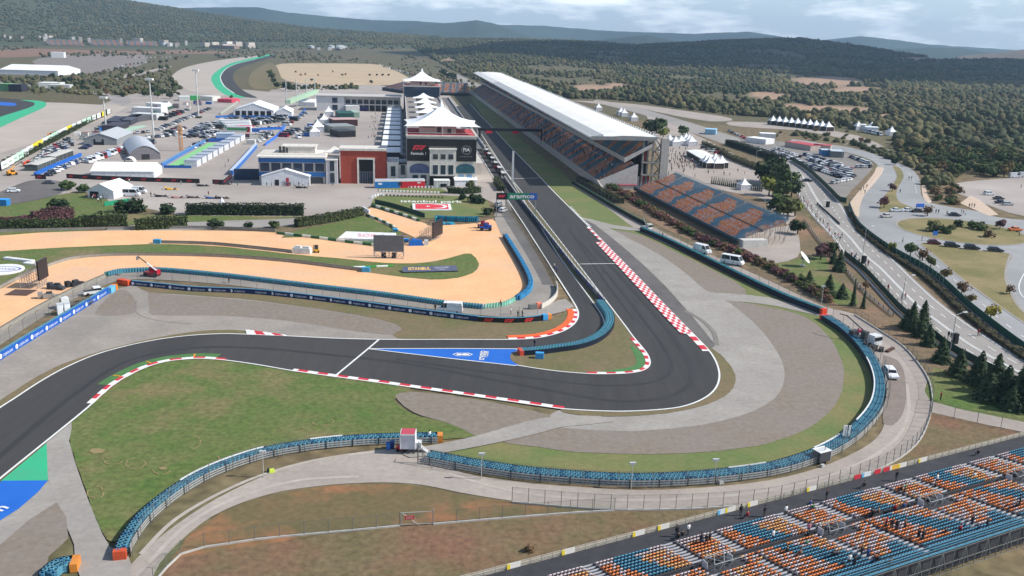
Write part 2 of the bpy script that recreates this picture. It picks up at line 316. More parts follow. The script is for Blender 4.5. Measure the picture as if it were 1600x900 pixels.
st('verge', [(900,288),(960,318),(1040,358),(1160,412),(1240,448),(1300,478),(1340,490),(1378,516),(1414,540),(1444,575),(1458,620),(1600,650),(1660,660),(1660,640),(1500,565),(1400,490),(1330,400),(1290,360),(1200,300),(1150,290),(1000,280),(955,290)], G_dirt, 1, 2, .2, 'brown earth slope with bushes above the perimeter road')
st('green_patch', [(1200,416),(1246,404),(1290,402),(1300,430),(1345,472),(1310,476),(1240,440)], G_grass, 2, 3, .4, 'worn grass around the satellite dish')
st('green_patch', [(1460,575),(1500,590),(1540,610),(1600,640),(1600,660),(1458,632)], G_grass, 2, 3, .4, 'shaded grass under the dark conifers')
st('lower_bank', [(600,756),(520,759),(440,770),(380,787),(330,812),(290,844),(270,880),(300,870),(620,820),(900,800),(800,785),(720,772),(660,760)], mat('mixed_grass', (116,106,72), (128,110,80), scale=.2, rough=.96, c3=(168,118,84), scale3=.07, detail=8, lo3=.5, hi3=.62, fine=.5), 1, 3, .2, 'dry bank with orange soil below the service road')
st('brown_bank', [(955,798),(1100,797),(1200,786),(1290,764),(1352,743),(1404,718),(1436,692),(1456,646),(1540,664),(1600,676),(1680,692),(1680,700),(1580,697),(1400,745),(1160,805),(1000,845),(800,892),(700,925),(180,960),(230,915),(270,880),(300,868),(620,822),(900,802)], mat('brown_bank',(134,116,88),(118,108,76),scale=.2,rough=.97,c3=(140,106,84),scale3=.07,detail=9,lo=.35,hi=.65,fine=.85), 1, 2, .2, 'brown dry bank between the lower fence and the near stand')
st('concrete_path', [(1457,628),(1500,640),(1560,652),(1660,672),(1660,690),(1600,676),(1540,664),(1455,645)], G_road, 3, 1, 0, 'narrow concrete path below the conifers', 'path')
A_ = smooth_path(WP(R_EDGE+OUT), 8); B_ = smooth_path(WP(TOP), 8)
st('race_track', A_ + B_, G_track, 8, 1, 0, 'dark grey asphalt race track sweeping through a hairpin', 'race track', world=True)
ISL_L = [(752,210),(790,269),(822,320),(872,400),(905,445),(932,482),(941,497),(943.5,509),(938,520),(926,529),(907,536),(885,541),(858,545),(825,547),(806,547.5)]
ISL_R = [(806,572),(840,577.5),(880,582.5),(920,585.5),(950,586),(985,584.5),(1006,580),(1016,571),(1014,558),(1005,545),(990,527),(979,512),(903,412.5),(829,317.5),(790,268),(760,226)]
IL = smooth_path(WP(ISL_L), 8); IR = smooth_path(WP(ISL_R), 8)
st('pit_wall_island', IL + IR, G_dry, 9, 1, 0, 'dry grass island between pit lane and main straight', 'ground', world=True)
st('painted_wedge', [(576,546.5),(800,546.2),(845,546.5),(845,577),(806,572.5),(700,560.5)], G_blue, 9, 1, 0, 'blue painted wedge at the pit entry with white emblem', 'road marking')
st('wedge_turf', [(797,560),(800,553),(810,549),(830,547),(860,546),(862,580),(840,577),(812,572),(801,566)], G_dry, 10, 3, 0, 'rounded grass tip where the blue wedge ends')
st('apex_turf', [(984,541),(990,543),(1003,553),(1011,565),(1008,574),(995,580),(960,583),(935,584),(950,580),(985,575),(995,566)], P_((82,128,72)), 10, 3, 0, 'green artificial turf behind the apex kerb')
st('grass_tip', [(862,500),(868,496),(880,490),(892,472),(905,486),(902,497),(885,510),(862,512)], G_dry, 8.6, 2, 0, 'small dry grass tip inside the pit entry kerb')
st('slip_road', [(815,494),(845,484),(872,470),(884,468),(897,480),(880,488),(855,494),(830,500)], G_conc, 9.3, 1, 0, 'short concrete slip by the pit entry', 'road')
wl = lambda p, a, b, lev=10, lab='white edge line': ribbon('edge_line', p, a, b, G_line, lev, lab, 'road marking')
RE = smooth_path(WP(R_EDGE), 8); wl(resample(smooth_path(WP(R_EDGE+OUT),8),1.5), -.05, -.4, lab='white line along the right side of the main straight and hairpin')
wl(resample(B_,1.5), .1, -.25, lab='white line along the pit entry side of the track')
wl(resample(IL,1.5), -.05, .25, lab='white line along the pit lane side of the grass island'); wl(resample(IR,1.5), -.05, .25, lab='white line along the straight side of the grass island')
wl(path([(576,546.5),(690,560),(806,573)],2), -.15,.15,11,'lower white border of the blue wedge'); wl(path([(576,546.3),(690,546),(812,546.5)],2), -.15,.15,11,'upper white border of the blue wedge')
wl(path([(592.5,531.5),(575,546.5),(525,588)],2), -.2,.2,10.5,'white safety car line across the track')
wl(path([(905,413.6),(975,412.6)],2), -.2,.2,10.5,'white line across the main straight')
wl(path([(800,280),(845,278.6)],2), -.25,.25,10.5,'white finish line across the main straight')
RED = (214,52,66); WHT = (238,236,232)
mb = MB(); P0 = resample(smooth_path(WP([(921,355.5)]+R_EDGE[8:]+[(1110,550)]),8), .9); nn = normals2(P0); k0 = len(P0)
for i in range(k0-1):
    f_ = i/k0; wd = 1.0 if f_ < .18 else (2.9 if f_ < .9 else 1.6); rw = 1 if f_ < .18 else (4 if f_ < .9 else 1)
    bl = 2 if rw == 4 else 3
    for r in range(rw):
        mb.use(P_(RED if (i//bl + r) % 2 else WHT, .55)); a0 = -.02-wd*r/rw; a1 = -.02-wd*(r+1)/rw
        q = [P0[i]+nn[i]*a0, P0[i]+nn[i]*a1, P0[i+1]+nn[i+1]*a1, P0[i+1]+nn[i+1]*a0]
        for j, kk in enumerate(q): kk.z = 10*LV + .03*r + (.03 if j in (1,2) else 0)
        mb.add(q, [(0,1,2,3)])
mb.build('kerb', label='wide red and white chequered kerb on the outside before the hairpin', cat='kerb', kind='structure')
mb = MB(); mb.use(P_((238,238,234)));
for i, p in enumerate(resample(smooth_path(WP([(890,324),(905,340),(921,355.5)]),6), 1.2)):
    if i % 2 == 0: mb.box(p.x+.5, p.y, .12, .7, 1.0, .08, -AZ)
mb.build('kerb', label='short white kerb blocks before the chequered kerb', cat='kerb', kind='structure')
kerb('kerb', path([(880,641),(820,632.5),(740,621),(660,609.5),(590,599.5),(530,591.5),(455,581)],1.0), 1.15, 2, [RED,WHT], -1, label='long red and white kerb along the infield grass')
ap = path([(350,564.5),(318,562),(290,563),(258,567),(228,576),(203,588),(180,602),(160,619),(146,632)],1.0)
kerb('kerb', ap, 1.1, 2, [RED,WHT], -1, label='curved red and white kerb around the infield corner')
ribbon('green_kerb', ap[2:-8], -3.0, -1.15, P_((80,124,66)), 9, 'green painted strip behind the curved kerb', 'kerb')
for k in (6, 13, 20):
    p = ap[k]; q = p + normals2(ap)[k]*-2.0; m = MB().use(P_((240,150,30),.5)); m.box(0,0,.1,1.6,.35,.12,.0,.8,.6)
    m.build('sausage_kerb', loc=(q.x,q.y,.03), rz=math.atan2((p-q).y,(p-q).x), label=['orange sausage kerb, nearest to the long straight part','middle orange sausage kerb on the green strip','orange sausage kerb, lowest on the green strip'][(6,13,20).index(k)], cat='kerb', kind='structure')
kerb('kerb', path([(991,529),(1005,545),(1014,558),(1016.5,570),(1008,579.5),(985,584.5),(950,586),(918,585.5)],.9), 1.0, 2, [RED,WHT], -1, label='red and white apex kerb of the hairpin')
pe = path([(795,531.5),(840,529),(872,521.5),(891,512),(901,501),(903,490),(900,484)],.9)
kerb('kerb', pe, .9, 2, [WHT,RED], 1, label='red and white kerb at the pit entry')
ribbon('orange_kerb', pe, .9, 2.3, P_((250,106,44),.5), 13, 'orange band behind the pit entry kerb', 'kerb')
mb = MB(); tk = path([(386,524),(420,525.2),(452,526.5)],1.0); nn = normals2(tk)
for i in range(len(tk)-1):
    w = 2.6*(1-i/len(tk))+.2
    mb.use(P_(RED if (i//2) % 2 else WHT,.55)); q = [tk[i], tk[i+1], tk[i+1]+nn[i]*w+Vector((-1.2,0,0)), tk[i]+nn[i]*w+Vector((-1.2,0,0))]
    for j,kk in enumerate(q): kk.z = 9*LV+(.1 if j>1 else .02)
    mb.add(q,[(0,1,2,3)])
mb.build('kerb', label='tapering red kerb with white diagonals above the track', cat='kerb', kind='structure')
R1L = [(1226,245),(1237,270),(1242,295),(1252,315),(1275,345),(1300,372),(1320,400),(1350,423),(1380,455),(1410,487),(1450,518),(1487,547),(1525,568),(1575,593),(1640,628)]
R1R = [(1660,590),(1600,562),(1575,547),(1537,522),(1500,497),(1462,467),(1425,433),(1402,410),(1362,370),(1332,345),(1317,322),(1295,292),(1267,272),(1250,255),(1236,240)]
st('highway', R1L+R1R, G_high, 4, 3, 0, 'pale main road with dashed lanes on the right', 'road')
st('highway', [(1226,245),(1190,240),(1140,228),(1060,200),(1000,178),(930,160),(935,156),(1010,172),(1080,192),(1150,214),(1200,226),(1240,240)], G_high, 3, 3, 0, 'far part of the main road behind the grandstand', 'road')
st('junction', [(1326,326),(1340,356),(1385,391),(1445,425),(1475,448),(1512,483),(1562,523),(1600,551),(1690,605),(1690,345),(1600,344),(1555,339),(1530,331),(1500,326),(1470,321),(1450,316),(1440,306),(1438,291),(1436,278),(1425,265),(1405,255),(1385,248),(1340,233),(1290,225),(1240,218),(1240,222),(1290,230),(1340,243),(1362,251),(1372,262),(1360,280),(1340,306)], G_high2, 4, 3, 0, 'grey side road and roundabout on the right', 'road')
st('median', [(1395,259),(1406,263),(1412,275),(1405,290),(1400,305),(1406,316),(1425,325),(1430,330),(1400,331),(1374,331),(1380,310),(1392,294),(1401,276)], G_tan, 5, 4, .1, 'tan grass median of the curving side road')
cx, cy = W(1501,361).x, W(1501,361).y; a_ = (W(1584,361)-W(1418,361)).length/2; b_ = (W(1501,344)-W(1501,379)).length/2
isl = [Vector((cx+a_*math.cos(t*math.pi/24), cy+b_*math.sin(t*math.pi/24), 0)) for t in range(48)]
st('roundabout_island', isl, G_tan, 6, 1, 0, 'oval tan grass roundabout island', world=True)
ribbon('island_kerb', isl+[isl[0],isl[1]], -.9, .0, G_conc, 7, 'pale kerb ring of the roundabout island', 'kerb')
st('roadside_lawn', [(1437,382),(1451,380),(1490,387),(1540,393),(1580,397),(1575,413),(1572,432),(1577,450),(1600,487),(1690,545),(1690,555),(1600,506),(1537,462),(1500,435),(1465,405)], G_tan, 6, 2, .1, 'tan lawn below the roundabout')
ribbon('lawn_kerb', path([(1437,382),(1465,405),(1500,435),(1537,462),(1600,506),(1680,552)],3), -.1,.5, G_conc, 7, 'pale kerb along the tan lawn', 'kerb')
ribbon('lawn_kerb', path([(1580,397),(1575,413),(1572,432),(1577,450),(1600,487),(1680,538)],3), -.5,.2, G_conc, 7, 'pale curved kerb right of the tan lawn', 'kerb')
st('sidewalk', [(1326,324),(1334,309),(1350,290),(1366,270),(1370,261),(1380,262),(1378,272),(1362,292),(1350,306),(1343,325),(1341,340)], mat('pink_paving',(204,182,162),(194,172,152),scale=.3,fine=.2), 5, 3, 0, 'pinkish sidewalk beside the car park', 'path')
st('sidewalk', [(1440,290),(1446,290),(1449,305),(1456,315),(1450,318),(1442,308)], mat('pink_paving',(200,178,160)), 5, 2, 0, 'short pinkish sidewalk beside the upper side road', 'path')
st('sidewalk', [(1500,318),(1516,306),(1530,312),(1560,336),(1545,338)], mat('pink_paving',(200,178,160)), 5, 1, 0, 'pinkish footpath up to the small car park', 'path')
st('car_park', [(1150,212),(1225,222),(1288,229),(1340,245),(1364,256),(1358,270),(1330,298),(1314,314),(1290,300),(1268,274),(1235,262),(1185,240)], mat('car_park_asphalt',(140,134,128),(128,122,117),scale=.08,fine=.25), 3, 2, 0, 'grey car park full of cars beyond the main road', 'car park')
st('car_park', [(1484,298),(1492,288),(1510,284),(1600,277),(1690,276),(1690,346),(1600,338),(1560,327),(1512,308)], G_pad, 4, 2, 0, 'small pale car park at the right edge', 'car park')
st('plaza', [(1010,180),(1060,198),(1110,222),(1180,258),(1196,275),(1205,300),(1245,338),(1230,352),(1190,310),(1120,296),(1040,290),(1030,240)], G_road, 3, 1, 0, 'tan plaza with white tents behind the grandstand', 'plaza')
st('plaza', [(1140,372),(1236,352),(1246,360),(1250,385),(1246,402),(1210,412),(1180,400)], G_road, 3, 2, 0, 'sandy yard beside the lower stand', 'plaza')
M1 = [W(*p).lerp(W(*q), .5) for p, q in zip(R1L[1:], [(1267,272),(1295,292),(1317,322),(1332,345),(1362,370),(1402,410),(1425,433),(1462,467),(1500,497),(1537,522),(1575,547),(1600,562),(1660,590),(1700,615)])]
L1 = resample(smooth_path(WP(R1L),8),2); R1p = resample(smooth_path(WP(R1R),8),2)
def lerp_path(a, b, t, n=240):
    la = sum((q-p).length for p, q in zip(a, a[1:])); lb = sum((q-p).length for p, q in zip(b, b[1:]))
    A = resample(a, la/n); B = resample(b, lb/n); k = min(len(A), len(B))
    return resample([A[i].lerp(B[i], t) for i in range(k)], 1.0)
LL = smooth_path(WP(R1L[1:]),8); RR = smooth_path(WP(R1R[::-1][2:]),8)
for t, dsh, lab in ((.06,None,'left edge line of the main road'),(.24,(3,4),'left dashed lane line of the main road'),(.42,None,'first centre line of the main road'),(.455,None,'second centre line of the main road'),(.7,(3,4.5),'right dashed lane line of the main road'),(.93,None,'right edge line of the main road')):
    ribbon('road_line', lerp_path(LL, RR, t), -.14, .14, G_line, 6, lab, 'road marking', dash=dsh)
for pp, dsh, lab in (([(1352,300),(1372,275),(1380,264),(1372,254),(1345,243)],(3,4),'dashed line on the left lane of the side road'),([(1432,302),(1428,285),(1418,270),(1400,258)],(3,4),'dashed line on the right lane of the side road'),([(1440,395),(1475,425),(1515,458),(1560,498),(1600,528),(1660,565)],(3,5),'dashed line on the lower side road'),([(1600,428),(1594,440),(1592,452),(1600,466),(1640,490)],None,'curved white line beyond the tan lawn')):
    ribbon('road_line', path(pp,1), -.14, .14, G_line, 6, lab, 'road marking', dash=dsh)
st('far_runoff', [(-60,270),(0,240),(60,222),(110,204),(170,182),(198,166),(150,163.5),(72,160),(66,168),(30,182),(-60,206)], mat('pale_runoff',(196,184,172),(186,174,162),scale=.04,fine=.15), 3, 2, 0, 'pale run-off left of the paddock')
st('far_track', [(-60,150),(30,155.5),(54,159),(58,165),(40,175),(0,195),(-60,215)], G_track, 4, 3, 0, 'bend of the track at the far left', 'race track')
st('painted_runoff', [(32,156.6),(60,157.6),(72,161),(69,168),(40,181),(0,199.5),(-50,222),(-50,205),(0,183),(30,173.5),(52,165.5),(52,160)], G_kgreen, 5, 3, 0, 'green run-off band of the far left bend', 'road marking')
st('painted_runoff', [(-40,158.5),(0,159.5),(24,161.5),(23,165.5),(0,165),(-40,164)], G_blue, 5, 2, 0, 'blue painted patch inside the far left bend', 'road marking')
st('far_lot', [(50,96),(80,88),(160,82),(215,83),(230,92),(215,104),(120,117),(100,112),(70,106)], mat('far_lot_asphalt',(150,140,132),(142,132,124),scale=.02), 2, 2, 0, 'wide grey lot behind the long white tent', 'car park')
st('far_runoff', [(268,120),(285,107),(310,100),(350,93),(402,87),(400,90),(362,99),(340,110),(331,122),(336,136),(352,148),(345,150),(300,143),(280,132)], mat('pale_runoff',(196,184,172)), 3, 3, 0, 'pale run-off outside the middle bend')
st('painted_runoff', [(430,83),(400,89.5),(362,98.5),(340,110),(330,122),(336,136),(350,147),(372,153),(384,152),(366,146),(350,134),(344,120),(353,108),(368,100.5),(400,92.5),(430,85.5)], G_kgreen, 4, 4, 0, 'green run-off band of the middle bend', 'road marking')
st('far_track', [(428,85.5),(400,92.5),(368,100.5),(353,108),(344.5,120),(350,134),(366,146),(384,152),(402,153),(384,144),(371,134),(364,121),(368,111),(382,103),(404,96),(430,88)], G_track, 5, 4, 0, 'middle bend of the track beyond the paddock', 'race track')
ribbon('edge_line', path([(400,92.5),(368,100.5),(353,108),(344.5,120),(350,134),(366,146)],4), -.5,.5, G_line, 7, 'white line of the middle bend', 'road marking')
st('parking_field', [(430,106),(440,99.5),(500,99),(580,100),(604,104),(645,125),(640,132),(560,133),(470,131),(440,122)], mat('tan_field',(206,182,150),(190,166,136),scale=.02,c3=(198,176,146),scale3=.01,detail=8), 3, 2, 0, 'tan empty parking field behind the paddock', 'field')
st('far_road', [(622,72),(634,72),(655,84),(695,106),(745,130),(790,150),(780,154),(735,138),(690,114),(660,96),(638,82)], G_high, 3, 2, 0, 'pale road running down past the far pit tower', 'road')
st('far_road', [(892,157),(960,160),(1010,165),(1060,172),(1130,182),(1145,188),(1110,190),(1050,180),(1000,170),(930,162)], G_road, 4, 2, 0, 'sandy track at the edge of the wood', 'road')
st('far_road', [(1140,190),(1200,192),(1250,196),(1340,212),(1390,235),(1380,240),(1330,220),(1250,204),(1180,200),(1140,196)], G_road, 4, 2, 0, 'sandy road below the row of pagoda tents', 'road')
st('far_road', [(160,122),(220,113),(262,103),(270,104),(222,117),(165,127)], G_road, 4, 1, 0, 'thin pale road left of the middle bend', 'road')
st('far_road', [(0,128),(60,134),(170,146),(175,150),(60,138),(0,131)], G_high, 4, 1, 0, 'thin pale road at the far left', 'road')
st('far_road', [(165,150),(200,148),(205,160),(192,166),(178,160)], G_high, 4, 1, 0, 'pale yard beside the left run-off', 'road')
st('bend_lawn', [(395,112),(420,98),(432,104),(440,122),(452,132),(430,140),(400,140),(388,128)], G_dry, 3, 3, 0, 'dry lawn inside the middle bend')
st('red_soil', [(0,78),(60,76),(160,79),(240,80),(330,76),(430,78),(430,82),(300,84),(160,84),(60,88),(0,90)], mat('red_earth',(140,108,88),(128,100,82),scale=.02), 2, 2, 0, 'reddish soil before the far stand')

FR = mat('worn_soil', (166,146,104), (146,134,92), scale=.6, rough=.97)
for i,(x,y,rx,ry,a0,a1) in enumerate(((296,692,18,12,-1.2,1.6),(212,726,15,9,-.4,4.6),(150,771,12,9,-1.4,3.6),(176,718,16,9,.4,3.2),(505,660,16,6,-.6,3.4),(252,735,14,8,.2,2.9),(335,718,8,5,-1,2))):
    pts = [(x+rx*math.cos(a0+(a1-a0)*k/14), y+ry*math.sin(a0+(a1-a0)*k/14)) for k in range(15)]
    pp = [q+Vector((RN.uniform(-.15,.15),RN.uniform(-.15,.15),0)) for q in path(pts,.5)]
    ribbon('worn_arc', pp, -.1, .1, FR, 7, 'pale worn arc in the infield grass', 'ground', dash=(1.6,.4))
st('worn_patch', [(140,706),(150,702),(163,704),(160,709),(146,711)], FR, 7, 3, .2, 'bare orange patch in the infield grass'); st('worn_patch', [(248,733),(255,731),(261,733),(254,736)], FR, 7, 3, .1, 'small bare patch in the infield grass')
TM = mat('tyre_trace', (120,114,110), (134,128,122), scale=.5, rough=.9); RB = mat('rubbered_asphalt', (64,63,63), (72,71,71), scale=.4, rough=.75, stretch=(1,.1,1), rot=AZ)
for pts, w_, m_, lev, lab in (([(214,470),(211,485),(222,495),(250,502),(300,507)],.13,TM,6.5,'dark curved tyre trace on the pale run-off'),([(1070,486),(1095,500),(1115,520),(1120,540)],.5,TM,6.5,'dark scrape on the pale concrete beside the kerb'),([(925,385),(985,450),(1050,525),(1075,565),(1078,600),(1040,622),(960,628),(800,600),(640,570),(520,556),(400,545),(300,545),(200,565),(120,615),(40,680),(-40,750)],.5,RB,8.6,'faint rubbered racing line around the hairpin'),([(905,377),(958,440),(1020,520),(1046,560),(1046,585),(1010,600),(930,603),(780,585),(620,562)],.35,RB,8.6,'thin rubber streak inside the racing line'),([(890,360),(945,440),(990,500)],.3,RB,8.6,'thin rubber streak before the hairpin')):
    ribbon('tyre_marks', path(pts,1.5), -w_, w_, m_, lev, lab, 'road marking')
for pts in ([(640,704),(560,709),(480,722),(400,746),(330,778),(270,815),(220,866)],[(700,740),(800,768),(900,779),(1000,782),(1100,778),(1200,767),(1290,745),(1360,716),(1405,680),(1420,640),(1416,600)],[(560,745),(460,752),(360,782),(290,822),(232,880)]):
    ribbon('tyre_marks', path(pts,2), -.3, .3, mat('worn_wheel_track',(192,182,172),(176,166,156),scale=.3,fine=.2), 2.9, 'pale worn wheel track on the perimeter road', 'road marking')
_T = {}
def glyphs(s, bold=False):
    if s in _T: return _T[s]
    cu = bpy.data.curves.new('t', 'FONT'); cu.body = s; cu.size = 1; cu.align_x = 'CENTER'; cu.align_y = 'CENTER'; cu.resolution_u = 3
    if bold: cu.offset = .02
    o = bpy.data.objects.new('t', cu); COL.objects.link(o)
    dg = bpy.context.evaluated_depsgraph_get(); me = bpy.data.meshes.new_from_object(o.evaluated_get(dg))
    vs = [v.co.copy() for v in me.vertices]; fs = [tuple(p.vertices) for p in me.polygons]
    bpy.data.objects.remove(o); bpy.data.curves.remove(cu); bpy.data.meshes.remove(me)
    _T[s] = (vs, fs); return _T[s]
def put_text(mb, s, o, ex, ey, size, wmax=None, bold=False):
    "letters centred at o, reading along ex, upright along ey"
    vs, fs = glyphs(s, bold); ex = Vector(ex).normalized(); ey = Vector(ey).normalized(); k = size; kx = size
    w = max(v.x for v in vs)-min(v.x for v in vs)
    if wmax: kx = wmax/w
    mb.add([Vector(o)+ex*v.x*kx+ey*v.y*k for v in vs], fs)
F1A = [(0,0),(.42,.95),(.62,1.0),(2.3,1.0),(2.02,.72),(.95,.72),(.75,.66),(.42,0)]
F1B = [(.62,0),(.82,.42),(.98,.52),(1.95,.52),(1.68,.24),(1.2,.24),(1.0,0)]
F1C = [(2.45,1.0),(3.0,1.0),(1.95,0),(1.4,0)]
def put_logo(mb, o, ex, ey, h):
    ex = Vector(ex).normalized(); ey = Vector(ey).normalized()
    for pl in (F1A, F1B, F1C):
        pts = [Vector(o)+ex*(x-1.5)*h+ey*(y-.5)*h for x, y in pl]
        tr = tessellate_polygon([[Vector((x,y,0)) for x, y in pl]]); mb.add(pts, [tuple(t) for t in tr])
def put_poly(mb, pts2, o, ex, ey, k=1):
    tr = tessellate_polygon([[Vector((x,y,0)) for x, y in pts2]]); ex = Vector(ex).normalized(); ey = Vector(ey).normalized()
    mb.add([Vector(o)+ex*x*k+ey*y*k for x, y in pts2], [tuple(t) for t in tr])
TYB = P_((88,146,168), .6); TYB2 = P_((58,114,146), .6); TYT = P_((70,150,158), .6); TYK = P_((22,30,38), .7); NAVY = P_((22,34,52), .6)
FPC = P_((118,118,112),.6); STEEL = P_((150,150,150), .45, .4); GREY = P_((128,128,126), .7); DGREY = P_((62,64,66), .7); WHITE = P_((232,232,232), .55); BLACK = P_((26,27,30), .6)
MESH = mat('wire_mesh', (120,124,122), None, alpha=.12, coord='obj'); MESHG = mat('green_wire_mesh', (96,120,92), None, alpha=.16, coord='obj')
def tyres_into(mb, p, r=.33, h=1.0, n=8, c1=TYB, c2=TYB2, z0=.1):
    nn = n
    for i, q in enumerate(p):
        m = c1 if (i*7919 % 5) else c2
        o = [(q.x+r*math.cos(2*math.pi*k/nn), q.y+r*math.sin(2*math.pi*k/nn)) for k in range(nn)]
        a = [(q.x+r*.52*math.cos(2*math.pi*k/nn), q.y+r*.52*math.sin(2*math.pi*k/nn)) for k in range(nn)]
        z1 = z0+h; hh = h/3
        vs = []
        for (zz, f) in ((z0,.92),(z0+hh*.5,1),(z0+hh,.9),(z0+hh*1.5,1),(z0+hh*2,.9),(z0+hh*2.5,1),(z1,.92)):
            vs += [(q.x+(x-q.x)*f, q.y+(y-q.y)*f, zz) for x, y in o]
        fs = []
        for L_ in range(6): fs += [(L_*nn+k, L_*nn+(k+1)%nn, (L_+1)*nn+(k+1)%nn, (L_+1)*nn+k) for k in range(nn)]
        b = 7*nn; vs += [(x,y,z1) for x, y in a]; vs += [(x,y,z1-.25) for x, y in a]
        mb.use(m); mb.add(vs, fs + [(6*nn+k, 6*nn+(k+1)%nn, b+(k+1)%nn, b+k) for k in range(nn)])
        b0 = len(mb.v)-2*nn
        mb.use(TYK); mb.add([], []); 
        base = len(mb.v)
        mb.add([(x,y,z1-.01) for x, y in a] + [(x,y,z1-.28) for x, y in a], [(k,(k+1)%nn,nn+(k+1)%nn,nn+k) for k in range(nn)] + [tuple(range(nn,2*nn))])
def wall_into(mb, p, off, th, z0, z1):
    nn = normals2(p)
    L_ = [q+n*off for q, n in zip(p, nn)]; R_ = [q+n*(off+th) for q, n in zip(p, nn)]
    vs = []; fs = []
    for a, b in zip(L_, R_): vs += [(a.x,a.y,z0),(b.x,b.y,z0),(b.x,b.y,z1),(a.x,a.y,z1)]
    k = len(p)
    for i in range(k-1):
        a = 4*i; b = a+4
        for j in range(4): fs.append((a+j, a+(j+1)%4, b+(j+1)%4, b+j))
    fs += [(3,2,1,0), (4*k-4,4*k-3,4*k-2,4*k-1)]
    mb.add(vs, fs)
def tyre_wall(px, label, rows=2, away=1, belt=True, h=1.0, c1=TYB, c2=TYB2, z=.12, ends=(None,None), cap=None, group='tyre walls'):
    base = path(px, .69, 8); e = Vector((base[0].x, base[0].y, 0)); root = empty('tyre_wall', e, 0, label, 'tyre wall', group)
    p = [q-e for q in base]; nn = normals2(p); mb = MB()
    for r in range(rows):
        pts = []
        for i in range(len(p)-1):
            t = .5 if r % 2 else 0; q = p[i].lerp(p[i+1], t); pts.append(q+nn[i]*away*(.38+r*.6))
        tyres_into(mb, pts, h=h, c1=c1, c2=c2, z0=z)
    o = mb.build('tyres', root); o['kind'] = 'stuff'
    if belt:
        b = MB().use(NAVY); wall_into(b, p, -away*.02 if away > 0 else .02, -away*.06, z-.05, z+h*.98); b.build('belt', root)
    for k, c in enumerate(ends):
        if c:
            q = p[0] if k == 0 else p[-1]; n = nn[0] if k == 0 else nn[-1]; t = (p[1]-p[0]) if k == 0 else (p[-2]-p[-1]); t.normalize()
            b = MB().use(P_(c,.5)); m = q + n*away*rows*.31 - t*.35
            b.box(m.x, m.y, z-.05, rows*.62+.2, .8, h+.04, math.atan2(n.y,n.x)); b.build('end_cover', root)
    if cap:
        b = MB().use(WHITE)
        for (i0, i1) in cap:
            s = p[int(i0*len(p)):max(int(i0*len(p))+2, int(i1*len(p)))]; nn2 = normals2(s)
            wall_into(b, s, -away*.02, away*.22, z+h, z+h+.1)
        b.build('white_cap', root)
    return root
def guard_rail(px, label, off=0, h=1.05, step=4, beams=3, z=.08, group='guard rails', c=P_((176,174,170),.6)):
    base = path(px, 1.0, 8); nn = normals2(base); base = [q+n*off for q, n in zip(base, nn)]; e = Vector((base[0].x,base[0].y,0)); p = [q-e for q in base]
    root = empty('guard_rail', e, 0, label, 'guard rail', group); mb = MB().use(c)
    for k in range(beams): wall_into(mb, p, 0, .07, z+.12+k*h/beams, z+h/beams*.86+k*h/beams)
    mb.build('rail_beams', root)
    po = MB().use(DGREY).box(0,0,0,.14,.18,h+.1).mesh('post')
    for q in p[::step][:95]: link('post', po, (q.x,q.y,z), 0, parent=root)
    return root
def fence(px, label, off=0, h=2.6, step=4.0, m=MESH, z=.08, lean=0, name='debris_fence', base_wall=None, group='debris fences', pc=FPC, pr=.045):
    base = path(px, step, 10); nn = normals2(base); base = [q+n*off for q, n in zip(base, nn)]; e = Vector((base[0].x,base[0].y,0)); p = [q-e for q in base]
    root = empty(name, e, 0, label, 'fence', group); mb = MB().use(m)
    for a, b in zip(p, p[1:]): mb.quad((a.x,a.y,z),(b.x,b.y,z),(b.x,b.y,z+h),(a.x,a.y,z+h))
    mb.build('wire_mesh', root)
    cb = MB().use(pc)
    for a, b in zip(p, p[1:]): cb.tube((a.x,a.y,z+h*.97),(b.x,b.y,z+h*.97),.014,4)
    cb.build('top_wire', root)
    if base_wall:
        w_ = MB().use(P_((190,186,180),.8)); wall_into(w_, p, -.1,.2,z-.05,z+base_wall); w_.build('kerb_wall', root)
    po = MB().use(pc); po.tube((0,0,0),(0,0,h),pr,6)
    if lean: po.tube((0,0,h),(lean,0,h+.5),pr*.8,5)
    po = po.mesh('post')
    for q, n in list(zip(p, nn))[:98]: link('post', po, (q.x,q.y,z), math.atan2(n.y,n.x), parent=root)
    return root
OWALL = [(1283,500),(1310,518),(1335,542),(1355,572),(1364,602),(1360,632),(1344,657),(1310,688),(1262,713),(1200,732),(1130,742),(1060,748),(980,750),(900,746),(820,739),(740,727),(672,714)]
tyre_wall(OWALL, 'long curved blue tyre wall around the outside of the hairpin', 3, 1, h=1.0, ends=((220,70,50),None), cap=((.2,.45),(.5,.56),(.63,.68)))
guard_rail(OWALL, 'grey guard rail behind the long curved tyre wall', 2.25)
fence(OWALL, 'debris fence standing behind the long curved tyre wall', 2.7, 2.7, 4.6)
LWALL = [(180,872),(186,856),(215,816),(265,774),(320,742),(400,713),(480,698),(560,690),(620,687.5),(684,686.5)]
tyre_wall(LWALL, 'curved blue tyre wall along the lower edge of the infield grass', 2, -1, h=1.1, ends=((206,86,50),(222,140,60)), cap=((.3,.55),(.66,.75)))
guard_rail(LWALL, 'grey guard rail behind the infield tyre wall', -1.65)
fence(LWALL[:7], 'debris fence behind the infield tyre wall', -2.0, 2.6, 4.2)
tyre_wall([(62,908),(76,893),(95,884),(116,881)], 'short blue tyre stack at the lower left corner', 3, -1, h=1.0, ends=(None,(222,140,60)))
DWALL = [(1000,361.5),(1040,379),(1080,398.5),(1150,433.5),(1220,467),(1281,491)]
tyre_wall(DWALL, 'dark belted tyre wall beside the outside gravel', 2, 1, h=1.3, c1=TYT, c2=TYB2, ends=(None,(226,74,44)))
